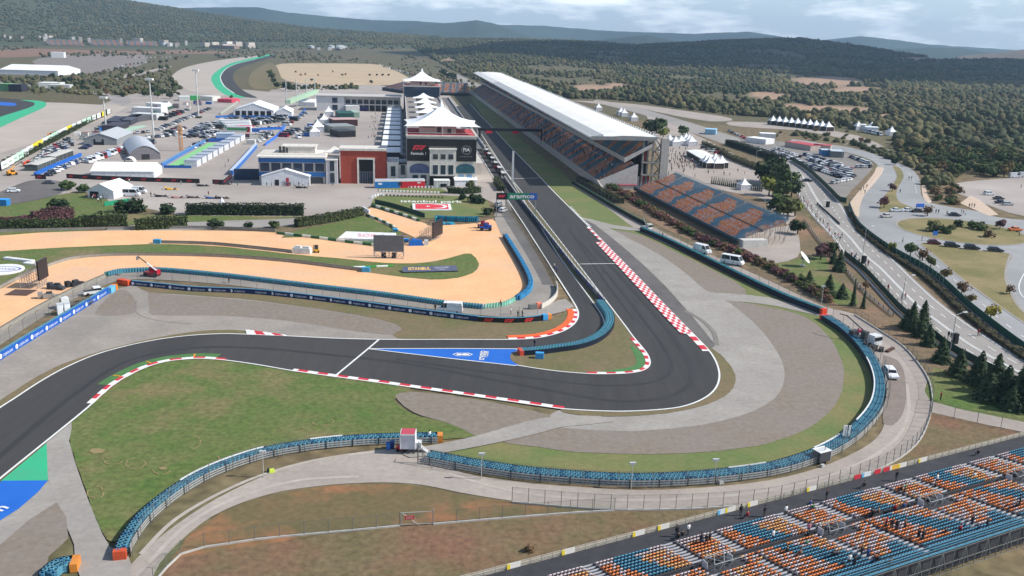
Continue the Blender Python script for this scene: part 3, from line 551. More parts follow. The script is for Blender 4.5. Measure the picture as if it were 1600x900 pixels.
fence(DWALL, 'debris fence behind the dark belted tyre wall', 2.2, 3.0, 4.4)
D2 = [(893,287),(905,294),(950,321),(985,341),(1008,353)]
r = empty('barrier_wall', W(*D2[0]), 0, 'black barrier wall beside the green verge of the straight', 'barrier'); p = [q-r.location for q in path(D2,1)]
b = MB().use(BLACK); wall_into(b, p, 0, .5, 0, 1.3); b.build('wall', r); b = MB().use(P_((70,110,90))); wall_into(b, p, .05,.4,1.301,1.42); b.build('cap', r)
fence(D2, 'debris fence behind the black barrier wall', 1.4, 3.2, 4.5)
SW = [(164,431),(190,425.5),(250,423.5),(350,432),(430,441.5),(500,450),(600,462),(700,476),(757,481.5)]
tyre_wall(SW, 'long blue tyre wall on the near edge of the orange gravel', 2, -1, belt=False, h=.95, c1=TYB, c2=TYT)
tyre_wall([(757,481.5),(785,478),(803,470)], 'pale green tyre wall at the gravel corner', 1, -1, belt=False, h=1.0, c1=P_((150,214,190),.5), c2=P_((170,220,205),.5))
tyre_wall([(805,469),(820,458),(825,446),(819,428),(806,404),(794,384),(786,371)], 'bright blue tyre wall up the right edge of the orange gravel', 2, -1, h=1.1, c1=P_((64,150,200),.5), c2=P_((50,132,186),.5))
PW = [(818,557),(845,555),(875,551),(905,546.5),(930,538.5),(949,526),(959,511),(958,497),(950,485),(942,475)]
tyre_wall(PW, 'blue tyre wall wrapping the end of the pit wall', 3, 1, h=1.1, c1=TYB, c2=TYT, ends=((214,80,60),None))
b = MB().use(P_((70,160,220),.5)); q = W(843,561); b.box(0,0,.1,1.6,1.0,1.25,.1); b.build('foam_block', loc=(q.x,q.y,0), rz=-.2, label='light blue foam block between orange cover and dark belt of the pit wall end', cat='foam block')
TYW = [(680,345),(700,346.2),(725,347),(748,347.5)]
tyre_wall(TYW, 'teal tyre wall behind the far corner of the orange gravel', 2, 1, belt=False, h=1.6, c1=P_((40,140,170),.5), c2=P_((34,112,146),.5))
def ad_barrier(px, label, col, words, step, h=1.25, off0=.5, behind=1, first=0, ends=(), logo=False, tcol=(236,240,248), cap=TYB):
    base = path(px, .5, 8); e = Vector((base[0].x,base[0].y,0)); p = [q-e for q in base]; nn = normals2(p)
    root = empty('advertising_barrier', e, 0, label, 'barrier', 'advertising barriers'); b = MB().use(P_(col,.5)); wall_into(b, p, 0, .18*behind, .08, h); b.build('board', root)
    t = MB(); t.use(cap); wall_into(t, p, .24*behind, .8*behind, .08, h*.92); t.build('blue_padding', root)
    n = int(step/.5); k = int(off0/.5)
    while k < len(p)-2:
        tx = MB().use(P_(tcol,.5))
        q = p[k]; n_ = nn[k]; ex = (p[k+1]-p[k]).normalized(); o = q - n_*.02*behind + Vector((0,0,(h+.08)/2))
        if logo: put_logo(tx, o, ex, (0,0,1), h*.62)
        else:
            put_text(tx, words, o+ex*.45, ex, (0,0,1), h*.62, wmax=step*.56)
            put_poly(tx, [(math.cos(a*math.pi/3+.52)*.42,math.sin(a*math.pi/3+.52)*.42) for a in range(6)], o-ex*(step*.28+.35), ex, (0,0,1), h*.8)
        k += n; tx.build('lettering', root)
    return root
ad_barrier([(-60,602),(0,564.5),(50,533),(100,502.5),(150,472),(172,458)], 'bright blue advertising barrier slanting up from the left edge', (32,92,182), 'crypto.com', 5.9, 1.5, 3.0)
b = MB().use(P_((110,186,226),.5)); b.box(0,0,.08,2.6,1.1,1.35); q = W(174,457); ang = math.atan2((W(182,451)-W(172,458)).y,(W(182,451)-W(172,458)).x)
r = b.build('foam_block', loc=(q.x,q.y,0), rz=ang, label='pale blue foam block ending the bright blue barrier', cat='foam block'); b = MB().use(P_((246,140,50),.5)); b.box(1.9,0,.08,.9,1.2,1.35); b.build('orange_end', r)
ad_barrier([(204,446.5),(250,451),(300,456),(400,460.5),(500,471),(600,484.5),(700,497.5),(746,503)], 'dark navy advertising barrier curving along the dry bank', (26,44,92), 'crypto.com', 5.3, 1.25, 2.8)
ad_barrier([(746,503.5),(775,505),(800,505.5),(828,504),(848,501)], 'black advertising barrier with red logos at the pit entry', (24,24,28), '', 4.6, 1.2, 2.5, logo=True, tcol=(226,62,56))
b = MB().use(P_((72,164,222),.5)); b.box(0,0,.08,1.2,1.0,1.25); q = W(851,500); r = b.build('foam_block', loc=(q.x,q.y,0), rz=.45, label='light blue foam block ending the black barrier', cat='foam block'); b = MB().use(P_((244,150,70),.5)); b.box(1.05,.1,.08,.9,1.0,1.2); b.build('orange_end', r)
b = MB().use(P_((232,92,48),.5)); b.box(0,0,.08,1.5,1.0,1.3); b.use(P_((216,84,44),.5)); b.box(-1.8,.5,.08,1.6,1.4,1.2); q = W(198,446); b.build('foam_block', loc=(q.x,q.y,0), rz=-.25, label='orange foam blocks at the left end of the navy barrier', cat='foam block')
fence([(215,441),(260,443),(350,448.5),(430,457),(500,465.5),(600,479),(690,491.5),(760,498.5),(840,494)], 'thin poles of the fence behind the navy barrier', 0, 2.5, 4.4)
fence([(-40,560),(0,538),(50,508),(100,479),(150,452),(164,444)], 'leaning poles of the fence behind the bright blue barrier', -.6, 2.6, 5, lean=-.7)
def low_wall(px, label, h=.8, th=.35, c=(150,146,138), cap=(112,108,102), end=None):
    base = path(px, 1.2, 8); e = Vector((base[0].x,base[0].y,0)); p = [q-e for q in base]; r = empty('rail_wall', e, 0, label, 'barrier', 'low rail walls')
    b = MB().use(P_(c,.8)); wall_into(b, p, 0, th, .05, h); b.build('wall', r); b = MB().use(P_(cap,.7)); wall_into(b, p, .03, th-.06, h+.002, h+.12); b.build('cap', r)
    if end is not None:
        q = p[end]; b = MB().use(P_((70,160,205),.5)); b.box(q.x,q.y,.05,2.0,1.2,1.2); b.build('foam_end', r)
    return r
low_wall([(246,380.5),(330,383),(400,389.5),(455,395.5)], 'grey rail wall on the upper gravel island', end=0)
low_wall([(-60,488),(0,452),(50,427.5),(110,406.5),(170,400.5),(250,400),(350,402.5),(450,410),(520,418.5),(572,425)], 'long grey rail wall below the gravel island', end=-1)
low_wall([(-60,556),(0,520),(60,484.5),(120,454),(165,434)], 'grey rail wall on the left of the service lane', .9)
low_wall([(-60,367),(0,363),(60,361.5),(150,359.5),(250,357.5),(330,358),(430,362)], 'grey rail wall behind the upper gravel', .8)
def foam(px, label, a=(52,104,66), b_=(226,232,220), h=.8, blk=3, th=.5):
    base = path(px, .5, 6); e = Vector((base[0].x,base[0].y,0)); p = [q-e for q in base]; r = empty('foam_barrier', e, 0, label, 'barrier', 'green and white barriers')
    for col, par, nm in ((a,0,'green_blocks'),(b_,1,'white_blocks')):
        m = MB().use(P_(col,.6)); k = int(blk/.5)
        for i in range(0, len(p)-1, k):
            if (i//k) % 2 == par: wall_into(m, p[i:i+k+1], 0, th, .06, h)
        m.build(nm, r)
foam([(432,366),(470,370.5),(500,374),(540,379.5),(568,383),(592,386)], 'green and white barrier below the white sign board')
foam([(571,337.5),(585,342.5),(600,349),(612,355.5),(618,360)], 'green and white barrier on the left of the gravel throat')
foam([(580,322),(600,328),(625,336),(655,346.5)], 'green and white barrier under the flag lawn')
foam([(535,419.5),(560,419),(590,418),(615,417)], 'green and white blocks on the gravel island', (60,160,60), (240,244,236), .35, 3.2, .9)
b = MB().use(P_((46,74,58),.8)); e = W(583,319); p = [q-e for q in path([(583,318.5),(610,324.5),(650,337),(660,341)],1)]; wall_into(b, p, .8,.12,.05,1.6); b.build('screen_fence', loc=e, label='dark green screen behind the barrier under the flag lawn', cat='fence')
PWL = [(943,476),(905,433),(872,391),(840,350),(815,318),(795,291),(776,262),(752,226)]
base = path(PWL, 2); e = Vector((base[0].x,base[0].y,0)); p = [q-e for q in base]; r = empty('pit_wall', e, 0, 'long dark pit wall between pit lane and main straight', 'wall')
b = MB().use(P_((92,90,110),.6)); wall_into(b, p, -.35,.35,.2,1.35); b.build('wall', r); b = MB().use(P_((190,190,190),.6)); wall_into(b, p, -.4,.45,1.352,1.5); b.build('cap', r)
b = MB()
for i in range(0,len(p)-2,3):
    b.use(P_(((70,76,150),(110,110,124),(90,94,150),(150,150,156))[i % 4],.5)); wall_into(b, p[i:i+3], .02,.04,.5,1.2)
b.build('sponsor_panels', r)
fence(PWL, 'debris fence on top of the pit wall', .15, 3.2, 4, z=1.2)
PLF = [(868,446),(858,427),(840,398),(820,368),(802,341),(790,322)]
fence(PLF, 'wire fence on the grassy left side of the pit lane', .2, 2.6, 2.2, mat('brown_wire_mesh',(120,112,92),None,alpha=.55,coord='obj'))
low_wall([(868,447),(870,456),(868,465),(861,473),(852,479),(845,483)], 'pale curved wall at the end of the pit lane fence', 1.2, .3, (206,200,190), (190,184,176))
b = MB().use(P_((246,140,110),.5)); b.box(0,0,.2,1.2,1.0,1.2); b.use(GREY); b.box(-1.6,-.2,.2,1.8,1.0,1.0); q = W(842,482); b.build('foam_block', loc=(q.x,q.y,0), rz=.3, label='salmon foam block at the end of the pale curved wall', cat='foam block')
fence([(1457,626),(1452,655),(1436,690),(1404,718),(1352,743),(1290,764),(1200,786),(1100,795),(1000,798),(940,797),(870,792),(800,785.5)], 'wire fence along the outer kerb of the perimeter road', 0, 2.3, 2.2, z=.06, base_wall=.18, m=MESH)
fence([(1335,493),(1375,518),(1412,543),(1440,576),(1453,600),(1457,626)], 'low fence with dark kerb right of the perimeter road', 0, 2.0, 3, base_wall=.25)
fence([(625,822.5),(560,829),(480,836),(400,844),(330,855),(295,860),(270,878),(240,912)], 'green wire fence left of the small gate', 0, 1.9, 3, m=MESHG, base_wall=.16, name='wire_fence')
fence([(677,820),(760,813),(840,806.5),(900,802),(960,799)], 'green wire fence right of the small gate', 0, 1.9, 3, m=MESHG, base_wall=.16, name='wire_fence')
fence([(1455,646),(1500,656),(1560,668),(1640,683)], 'chain fence on the near side of the concrete path', 0, 2.2, 3.4, name='wire_fence')
q1, q2 = W(626,822.5), W(676.5,820); r = empty('field_gate', q1, math.atan2((q2-q1).y,(q2-q1).x), 'closed wire gate with a small red sign in the lower fence', 'gate'); Lg = (q2-q1).length
b = MB().use(P_((176,172,166),.5,.3))
for a, c in (((0,0,.1),(0,0,2)),((Lg,0,.1),(Lg,0,2.3)),((0,0,1.9),(Lg,0,1.9)),((0,0,.25),(Lg,0,.25)),((Lg*.05,0,1.85),(Lg*.55,0,.1))): b.tube(a,c,.06,6)
b.build('gate_frame', r); MB().use(MESH).quad((0,.0,.25),(Lg,0,.25),(Lg,0,1.9),(0,0,1.9)).build('wire_mesh', r)
sg = MB().use(P_((206,52,66),.5)).box(Lg*.27,-.1,1.0,1.15,.06,.5).build('sign_plate', r); tx = MB().use(WHITE); put_text(tx, 'EXO', (Lg*.27,-.14,1.25),(1,0,0),(0,0,1),.42); tx.build('lettering', sg)
GF = [(1326,322),(1341,354),(1386,390),(1446,424),(1476,447),(1513,482),(1563,522),(1601,550),(1680,600)]
base = path(GF, 1.0); e = Vector((base[0].x,base[0].y,0)); p = [q-e for q in base]; r = empty('green_fence', e, 0, 'dark green screen fence between main road and side road', 'fence')
b = MB().use(P_((34,84,66),.7)); wall_into(b, p, 0,.08,.3,1.9); b.build('screen', r); b = MB().use(P_((110,116,110),.7))
wall_into(b, p, .1,.1,.05,.35); b.build('base_kerb', r); po = MB().use(P_((180,190,176))).box(0,0,0,.12,.12,2.2).mesh('post')
for q in p[::3][:40]: link('post', po, (q.x,q.y,.05), parent=r)
GF2 = [(1322,318),(1312,316),(1298,302),(1281,285),(1262,268),(1238,252)]
base = path(GF2, 1.0); e = Vector((base[0].x,base[0].y,0)); p = [q-e for q in base]; r = empty('green_fence', e, 0, 'dark green fence between main road and the full car park', 'fence')
b = MB().use(P_((38,72,56),.7)); wall_into(b, p, 0,.08,.2,2.3); b.build('screen', r); po = MB().use(P_((120,140,120))).box(0,0,0,.14,.14,2.6).mesh('post')
for q in p[::5]: link('post', po, (q.x,q.y,.05), parent=r)
GF3 = [(1320,400),(1350,424),(1380,456),(1410,488),(1450,519),(1487,548),(1525,569),(1575,594),(1640,629)]
base = path(GF3, 1.0); e = Vector((base[0].x,base[0].y,0)); p = [q-e for q in base]; r = empty('green_fence', e, 0, 'dark green fence along the near side of the main road', 'fence')
b = MB().use(P_((30,64,52),.7)); wall_into(b, p, -.3,.1,.1,1.7); b.build('screen', r); b = MB().use(P_((196,192,186),.8)); wall_into(b, p, -1.6,.5,.0,.3); b.build('kerb_blocks', r)
po = MB().use(P_((60,80,70))).box(0,0,0,.12,.12,1.9).mesh('post')
for q in p[::4]: link('post', po, (q.x,q.y,.05), parent=r)
guard_rail([(1256,345),(1275,372),(1300,402),(1325,428),(1352,460),(1395,495)], 'rusty grey guard rail at the foot of the road bank', 0, .8, 3, 2)
b = MB()
def UV(u, v, z=0): return U*u + V*v + Vector((0,0,z))
def seat_proto():
    "one seat: pan, back"
    b = MB(); b.box(0,.0,.0,.46,.26,.05); b.box(0,-.13,.04,.46,.05,.19, 0, .9, 1); b.box(0,-.02,-.18,.1,.2,.18); return b
SP = seat_proto(); SPV = np.array(SP.v); SPF = np.array(SP.f)
SCOL = {'B':(84,142,170),'O':(228,138,84),'L':(208,192,194),'Y':(228,170,112),'W':(240,236,236),'D':(40,84,116)}
def seats_mesh(name, items, rough=.35):
    "items: (x,y,z,angle,colour letter), merged"
    n = len(items); nv = len(SPV); A = np.array([i[:4] for i in items], float); c, s = np.cos(A[:,3])[:,None], np.sin(A[:,3])[:,None]
    X = SPV[None,:,0]*c - SPV[None,:,1]*s + A[:,0:1]; Y = SPV[None,:,0]*s + SPV[None,:,1]*c + A[:,1:2]; Z = SPV[None,:,2] + A[:,2:3]
    V_ = np.stack([X,Y,Z],-1).reshape(-1,3).astype(np.float32)
    Fc = (SPF[None] + (np.arange(n)*nv)[:,None,None]).reshape(-1,4)
    me = bpy.data.meshes.new(name); me.vertices.add(len(V_)); me.vertices.foreach_set('co', V_.ravel())
    me.loops.add(Fc.size); me.loops.foreach_set('vertex_index', Fc.ravel().astype(np.int32)); me.polygons.add(len(Fc))
    me.polygons.foreach_set('loop_start', (np.arange(len(Fc))*4).astype(np.int32)); me.polygons.foreach_set('loop_total', np.full(len(Fc),4,np.int32))
    cols = np.array([lin(SCOL[i[4]])+(1.0,) for i in items], np.float32); cols[:,:3] *= (np.random.RandomState(3).rand(n,1)*.25+.85)
    ca = me.color_attributes.new('Col','FLOAT_COLOR','POINT'); ca.data.foreach_set('color', np.repeat(cols, nv, 0).ravel())
    me.materials.append(attr_mat('seat_plastic', rough, .08, 3)); me.update(calc_edges=True); return me
def merge_cols(name, proto_v, proto_f, T, cols, m):
    "T: list of (x,y,z,rz,sx,sy,sz); one merged mesh with per-copy colour"
    n = len(T); nv = len(proto_v); A = np.array(T, float); c, s = np.cos(A[:,3])[:,None], np.sin(A[:,3])[:,None]
    px = proto_v[None,:,0]*A[:,4:5]; py = proto_v[None,:,1]*A[:,5:6]
    V_ = np.stack([px*c-py*s+A[:,0:1], px*s+py*c+A[:,1:2], proto_v[None,:,2]*A[:,6:7]+A[:,2:3]],-1).reshape(-1,3).astype(np.float32)
    k = proto_f.shape[1]; Fc = (proto_f[None] + (np.arange(n)*nv)[:,None,None]).reshape(-1,k)
    me = bpy.data.meshes.new(name); me.vertices.add(len(V_)); me.vertices.foreach_set('co', V_.ravel())
    me.loops.add(Fc.size); me.loops.foreach_set('vertex_index', Fc.ravel().astype(np.int32)); me.polygons.add(len(Fc))
    me.polygons.foreach_set('loop_start', (np.arange(len(Fc))*k).astype(np.int32)); me.polygons.foreach_set('loop_total', np.full(len(Fc),k,np.int32))
    ca = me.color_attributes.new('Col','FLOAT_COLOR','POINT'); ca.data.foreach_set('color', np.repeat(np.array(cols,np.float32), nv, 0).ravel())
    me.materials.append(m); me.update(calc_edges=True); return me
SO = W(800,893); SA = Vector((.8921,.4518,0)); SRZ = math.atan2(.4518,.8921)
def SL(s, t, z=0): return SO + SA*s + Vector((.4518,-.8921,0))*t + Vector((0,0,z))
stand = empty('seating_stand', SO, SRZ, 'long open stand of orange and blue seats at the lower right', 'grandstand')
S0, S1 = -14, 104
def rowz(i): return .75+.11*i
b = MB().use(mat('stand_deck',(66,66,70),(56,56,61),scale=.6,rough=.85,fine=.2))
b.box((S0+S1)/2, -1.6, .1, S1-S0, 3.4, .25)
rows = [3.4+.7*i for i in range(9)] + [10.5+.7*i for i in range(15)]
for i, t in enumerate(rows): b.box((S0+S1)/2, -(t+.05), .1, S1-S0, .7 if i != 8 else .8, rowz(i)-.45+.1)
b.box((S0+S1)/2, -9.72, .1, S1-S0, .78, 1.0)
b.build('deck', stand)
RR_ = random.Random(5); items = []
def bigA(r, c):
    l = 3+.35*r if r < 3 else 1+.75*r; 
    if r == 0: return 'L' if c < 5 or c > 14 else 'B'
    if c < l*1.0: return 'L' if RR_.random() < (.75 if r < 2 else .3) else 'O'
    if c < l+6.5: return 'B'
    return ('L' if r < 2 else ('Y' if RR_.random() < .6 else ('L' if RR_.random()<.5 else 'O')))
def smallA(r, c): return 'L' if r < 2 or RR_.random() < .25 else ('O' if RR_.random() < .7 else 'Y')
def bigB(r, c):
    if r >= 12: return 'B'
    l = 5+.55*r
    if c < l: return 'O' if RR_.random() < .65 else 'L'
    if c < l+3.2+.75*r: return 'B'
    return 'O' if RR_.random() < .4 else ('L' if RR_.random() < .6 else 'Y')
def smallB(r, c):
    if r >= 12: return 'B'
    if r > 8 and c > 9-(r-6): return 'B'
    return 'L' if RR_.random() < .42 else ('O' if RR_.random() < .65 else 'Y')
for k in range(-2, 6):
    o = 17.85*k
    for r in range(9):
        for c in range(19): items.append((o+9.0+.252+c*.505, -(rows[r]+.1), rowz(r), 0, bigA(r,c)))
        for c in range(9): items.append((o+20.6+.252+c*.505, -(rows[r]+.1), rowz(r), 0, smallA(r,c)))
    for r in range(15):
        i = 9+r
        for c in range(19): items.append((o+9.2+.252+c*.505, -(rows[i]+.1), rowz(i), 0, bigB(r,c)))
        for c in range(11 if r > 2 else 4): items.append((o+(20.0 if r > 2 else 24.6)+.252+c*.505, -(rows[i]+.1), rowz(i), 0, smallB(r,c)))
    if True:
        for r in (12,13,14):
            for s in (18.9,19.4): items.append((o+s+.2, -(rows[9+r]+.1), rowz(9+r), 0, 'B'))
items = [i for i in items if S0 < i[0] < S1]
def vis(i):
    p = SO + SA*i[0] + Vector((.4518,-.8921,0))*(-i[1]); q = Q((p.x,p.y,i[2])); return 0 <= q[0] <= 1600 and 0 <= q[1] <= 900, -q[1]
items.sort(key=lambda i: (not vis(i)[0], vis(i)[1]))
one = {}
for i in items[:100]:
    if i[4] not in one:
        me = seats_mesh('seat', [(0,0,0,0,i[4])]); one[i[4]] = me
    link('seat', one[i[4]], i[:3], i[3], parent=stand)
o = link('seats', seats_mesh('seats', items[100:]), (0,0,0), 0, parent=stand); o['kind'] = 'stuff'
for k in range(-2, 6):
    for s in (17.85*k+19.65, 17.85*k+26.05):
        b = MB().use(P_((176,176,180),.6))
        for i, t in enumerate(rows):
            if S0 < s < S1 and not (8 < i < 12 and abs(s-17.85*k-19.65) < .1): b.box(s, -(t-.12), rowz(i)-.34, 1.5, .26, .16)
        if b.v: b.build('aisle_steps', stand)
YB = -(rows[-1]+.75); ZB = rowz(23)
b = MB().use(P_((92,150,176),.5)); b.box((S0+S1)/2, YB, ZB-.25, S1-S0, .12, .22)
for z in (.35,.7,1.05): b.tube((S0,YB,ZB+z),(S1,YB,ZB+z),.035,5)
x = S0
while x <= S1: b.tube((x,YB,ZB-.2),(x,YB,ZB+1.1),.04,5); x += 1.6
b.build('back_railing', stand)
b = MB().use(P_((152,156,156),.5,.5)); x = S0; j = 0
while x <= S1:
    for y in (YB-.1, YB+2.2, YB+5): b.tube((x,y,-2.6),(x,y,ZB-.3 if y < YB+1 else 1.0),.05,5)
    if x+2 <= S1:
        for z in (-1.4,0,1.3,ZB-.4): b.tube((x,YB-.1,z),(x+2,YB-.1,z),.04,4)
        b.tube((x,YB-.1,-2.4 if j%2 else ZB-.4),(x+2,YB-.1,ZB-.4 if j%2 else -2.4),.04,4)
        b.tube((x,YB-.1,-.4),(x+1.2,YB-1.5,-2.6),.04,4); b.tube((x,YB-1.5,-2.6),(x+2,YB-.1,-.8),.035,4); b.tube((x,YB-.1,.8),(x+2,YB+2.2,-.6),.04,4)
    b.tube((x,YB-.1,1.2),(x,YB+5,-.2),.04,4); x += 2; j += 1
b.build('scaffold', stand)['kind'] = 'stuff'
fr = empty('stand_fence', SL(S0,-.2), SRZ, 'low grey front fence of the near stand carrying small boards', 'fence'); b = MB().use(P_((168,162,150),.6))
for z in (.25,.5,.75,1.0): b.tube((0,0,z),(S1-S0,0,z),.05,5)
x = 0
while x < S1-S0: b.tube((x,0,0),(x,0,1.1),.05,5); x += 1.5
b.build('rails', fr)
b = MB().use(P_((176,166,146),.85)).box((S1-S0)/2,.35,.0,S1-S0,.9,.3); b.build('kerb', fr)
for s, cc in ((.3,'yw'),(7.6,'yw'),(22.5-4.8,'yw'),(21.5,'yw'),(31,'bw'),(32.2,'yw'),(36,'yw'),(46.5,'yw'),(55.2,'r'),(57,'bw'),(59.2,'r'),(61,'r'),(62.6,'y'),(64.3,'yw'),(68.6,'yw')):
    m = {'yw':((236,232,224),(242,214,60)),'bw':((230,236,240),(110,190,230)),'r':((216,60,74),(216,60,74)),'y':((240,190,80),(236,232,224))}[cc]
    bo = MB().use(P_(m[0],.5)); bo.box(0,0,0,1.7 if cc != 'r' else 1.2,.05,.7); bo.use(P_(m[1],.5)); bo.box(-.72,-.03,.001,.4,.03,.68) if cc != 'r' else None
    bo.build('sign_board', fr, (s-S0,-.1,.35))
for k in range(0, 6):
    o = 17.85*k
    if o+21 > S1: continue
    r = empty('stair_frame', SL(o+21.5, 10.6, 1.3), SRZ, 'steel stair frame with white panels, ' + ['nearest to the lower left corner','second along the near stand','third along the near stand','fourth along the near stand','fifth along the near stand','last one of the near stand'][k], 'stair frame', 'stair frames')
    b = MB().use(P_((170,172,170),.5,.4))
    for x in (-1.4,0,1.4):
        for y in (-.9,.9): b.tube((x,y,-.8),(x,y,1.2),.05,5)
    for x in (-1.4,0): b.tube((x,-.9,-.6),(x+1.4,-.9,1.1),.045,4); b.tube((x,.9,1.1),(x+1.4,.9,-.6),.045,4); b.tube((x,-.9,1.1),(x+1.4,.9,1.1),.045,4); b.tube((x,.9,1.1),(x+1.4,-.9,1.1),.045,4)
    for y in (-.9,.9): b.tube((-1.4,y,1.15),(3.0,y,1.15),.05,5)
    b.build('frame', r)
    for x in (-1.9,1.75): MB().use(P_((206,204,206),.5)).box(x,.2,-.4,.07,.9,1.5).build('panel', r)
F0, F1_ = Vector((48.6,361.1,0)), Vector((67.9,267.8,0)); ML = (F1_-F0).length; mrz = math.atan2((F1_-F0).y,(F1_-F0).x)
ms = empty('seating_stand', F0, mrz, 'open stand of orange and blue seats beside the covered grandstand', 'grandstand')
def mz(r): return 1.9 + .27*r
NR = 23; items = []; pr = random.Random(8)
for r in range(NR):
    y = .5+.68*r + (1.0 if r > 10 else 0)
    for c in range(int(ML/.55)):
        x = .3+.55*c; ph = (x/18.9) % 1; 
        w_ = .17+.05*math.sin(r*.4); ctr = (.93 - .014*r + .05*math.sin(r*.9)) % 1; dd = min(abs(ph-ctr), 1-abs(ph-ctr))
        wb = (.12 if r < 11 else .09+.024*(r-11))
        if 9 < (x % 18.9) < 9.9: continue
        dd += pr.uniform(-.05,.05); ch = 'B' if dd < wb or r > 20 else ('L' if pr.random() < (.6 if r % 3 == 0 else .16) else 'O' if pr.random() < .75 else 'Y')
        items.append((x, y, mz(r), math.pi, ch))
o = link('seats', seats_mesh('seats', items), (0,0,0), 0, parent=ms); o['kind'] = 'stuff'
b = MB().use(mat('scaffold_deck',(160,146,144),(140,128,128),scale=.8,rough=.85))
for r in range(NR): b.box(ML/2, .5+.68*r+(1.0 if r > 10 else 0), mz(r)-.5, ML, .68, .12)
b.box(ML/2, .5+.68*10.5+.7, mz(10)-.45, ML, 1.2,.1); b.build('deck', ms)
b = MB().use(P_((30,52,58),.7)).box(ML/2,-.15,.9,ML+2,.1,1.5); b.build('front_skirt', ms)
b = MB().use(P_((110,140,160),.5,.3)); DT = .5+.68*NR+1.0
for z in (.4,.75,1.1): b.tube((0,-.2,mz(0)-.4+z),(ML,-.2,mz(0)-.4+z),.04,5); b.tube((0,DT,mz(NR)-.5+z),(ML,DT,mz(NR)-.5+z),.04,5)
for z in (.4,.8,1.2): b.tube((0,-.2,mz(0)-.4+z),(0,DT,mz(NR)-.5+z),.04,5); b.tube((ML,-.2,mz(0)-.4+z),(ML,DT,mz(NR)-.5+z),.04,5)
for i in range(int(ML/2)+1): b.tube((i*2,DT,mz(NR)-.8),(i*2,DT,mz(NR)+.7),.04,4)
b.build('railing', ms)
b = MB().use(P_((120,124,124),.5,.4))
for i in range(int(ML/3)+1):
    for y in (0,4,8,12,DT): b.tube((i*3,y,0),(i*3,y,1.3+.4*y),.06,4)
    b.tube((i*3,DT,.2),(i*3+3,DT,7),.05,4)
for i in range(6): b.tube((ML,i*3,.1),(ML,i*3+3,1.2+1.2*i),.05,4)
b.build('scaffold', ms)['kind'] = 'stuff'
b = MB().use(P_((46,50,56),.7)).box(ML/2,.5+.68*10.5+.6,mz(11)-.3,ML,.5,.3); b.build('cross_aisle', ms)
b = MB().use(P_((214,210,204),.6)); b.box(ML+1.5,5,.1,3,8,2.2); b.build('white_cabin', ms)
GU0, GU1, GV = 362.5, 968.0, 77.5; GL = GU1-GU0
gs = empty('grandstand', UV(GU0, GV), -AZ*0+math.atan2(V.y,V.x), 'long covered grandstand with a white roof beside the main straight', 'grandstand')
def fv(u): return 3.2 - .014*u            # front wall line, drifting a little
skew = lambda u: fv(u)
CONC = P_((176,172,166),.85); CONC2 = P_((150,147,142),.85)
b = MB().use(CONC); a0 = fv(0); a1 = fv(GL)
def slab(pts0, pts1): b.hexa(pts0+pts1)
b.hexa([(a0,0,0),(a0+.6,0,0),(a1+.6,GL,0),(a1,GL,0),(a0,0,3.2),(a0+.6,0,3.2),(a1+.6,GL,3.2),(a1,GL,3.2)])
b.build('front_wall', gs)
NL, NU = 20, 16
def step(b, x0, x1, z0, z1):
    b.hexa([(x0+a0,0,z0),(x1+a0,0,z0),(x1+a1,GL,z0),(x0+a1,GL,z0),(x0+a0,0,z1),(x1+a0,0,z1),(x1+a1,GL,z1),(x0+a1,GL,z1)])
lo = [(.7+.78*i, 2.5+.37*i) for i in range(NL)]; up = [(11.6+.72*i, 12.0+.46*i) for i in range(NU)]
b = MB().use(P_((124,120,118),.9))
for x, z in lo: step(b, x, x+.78, z-1.2, z)
for x, z in up: step(b, x, x+.72, z-1.0, z)
b.build('tier_steps', gs)
b = MB().use(CONC); step(b, 11.2, 11.58, 10.8, 12.7); b.build('upper_parapet', gs)
items = []; pg = random.Random(21)
for ti, (tr, n) in enumerate(((lo,NL),(up,NU))):
    for r,(x,z) in enumerate(tr):
        for c in range(int(GL/.62)):
            y = .4+.62*c
            if y > 470: 
                if c % 2: continue
            if (y % 18.5) < 1.3: continue
            dx = fv(y); blk = int(y//18.5); ph = (y % 18.5)/18.5
            q = math.sin(blk*2.4+ti)*.5+.5; ctr = (.2+.03*r+.5*q) % 1; d = min(abs(ph-ctr),1-abs(ph-ctr))
            ch = 'B' if d < .17+.012*r*(ti or .4) else ('O' if pg.random() < .62 else ('L' if pg.random() < .7 else 'Y'))
            if ti == 1: ch = 'B' if d < .3 else ch
            items.append((x+dx+.45, y, z+.4, math.pi/2, ch))
o = link('seats', seats_mesh('seats', items), (0,0,0), 0, parent=gs); o['kind'] = 'stuff'
rm_ = mat('roof_membrane',(240,238,232),(226,225,220),scale=.06,rough=.55,coord='pos'); n_ = rm_.node_tree; tl = n_.nodes.new('ShaderNodeBsdfTranslucent'); tl.inputs[0].default_value = (.9,.88,.84,1); ms_ = n_.nodes.new('ShaderNodeMixShader'); ms_.inputs[0].default_value = .07; pb = n_.nodes['Principled BSDF']; n_.links.new(pb.outputs[0], ms_.inputs[1]); n_.links.new(tl.outputs[0], ms_.inputs[2]); n_.links.new(ms_.outputs[0], n_.nodes['Material Output'].inputs[0]); b = MB().use(rm_); Zr = 20.7
nseg = int(GL/4.2); prof = [(0,0),(5,.55),(13,1.1),(21,1.0),(27.2,.6)]
vs=[]; fs=[]
for i in range(nseg*2+1):
    y = GL*i/(nseg*2); dz = .34 if i % 2 else -.2
    for j,(x,z) in enumerate(prof): vs.append((x + (0 if j or i % 2 else -.5), y, Zr+z+(dz if 0 < j < 4 else dz*.5)))
k = len(prof)
for i in range(nseg*2):
    for j in range(k-1): fs.append((i*k+j,i*k+j+1,(i+1)*k+j+1,(i+1)*k+j))
b.add(vs, fs); b.build('roof_membrane', gs)
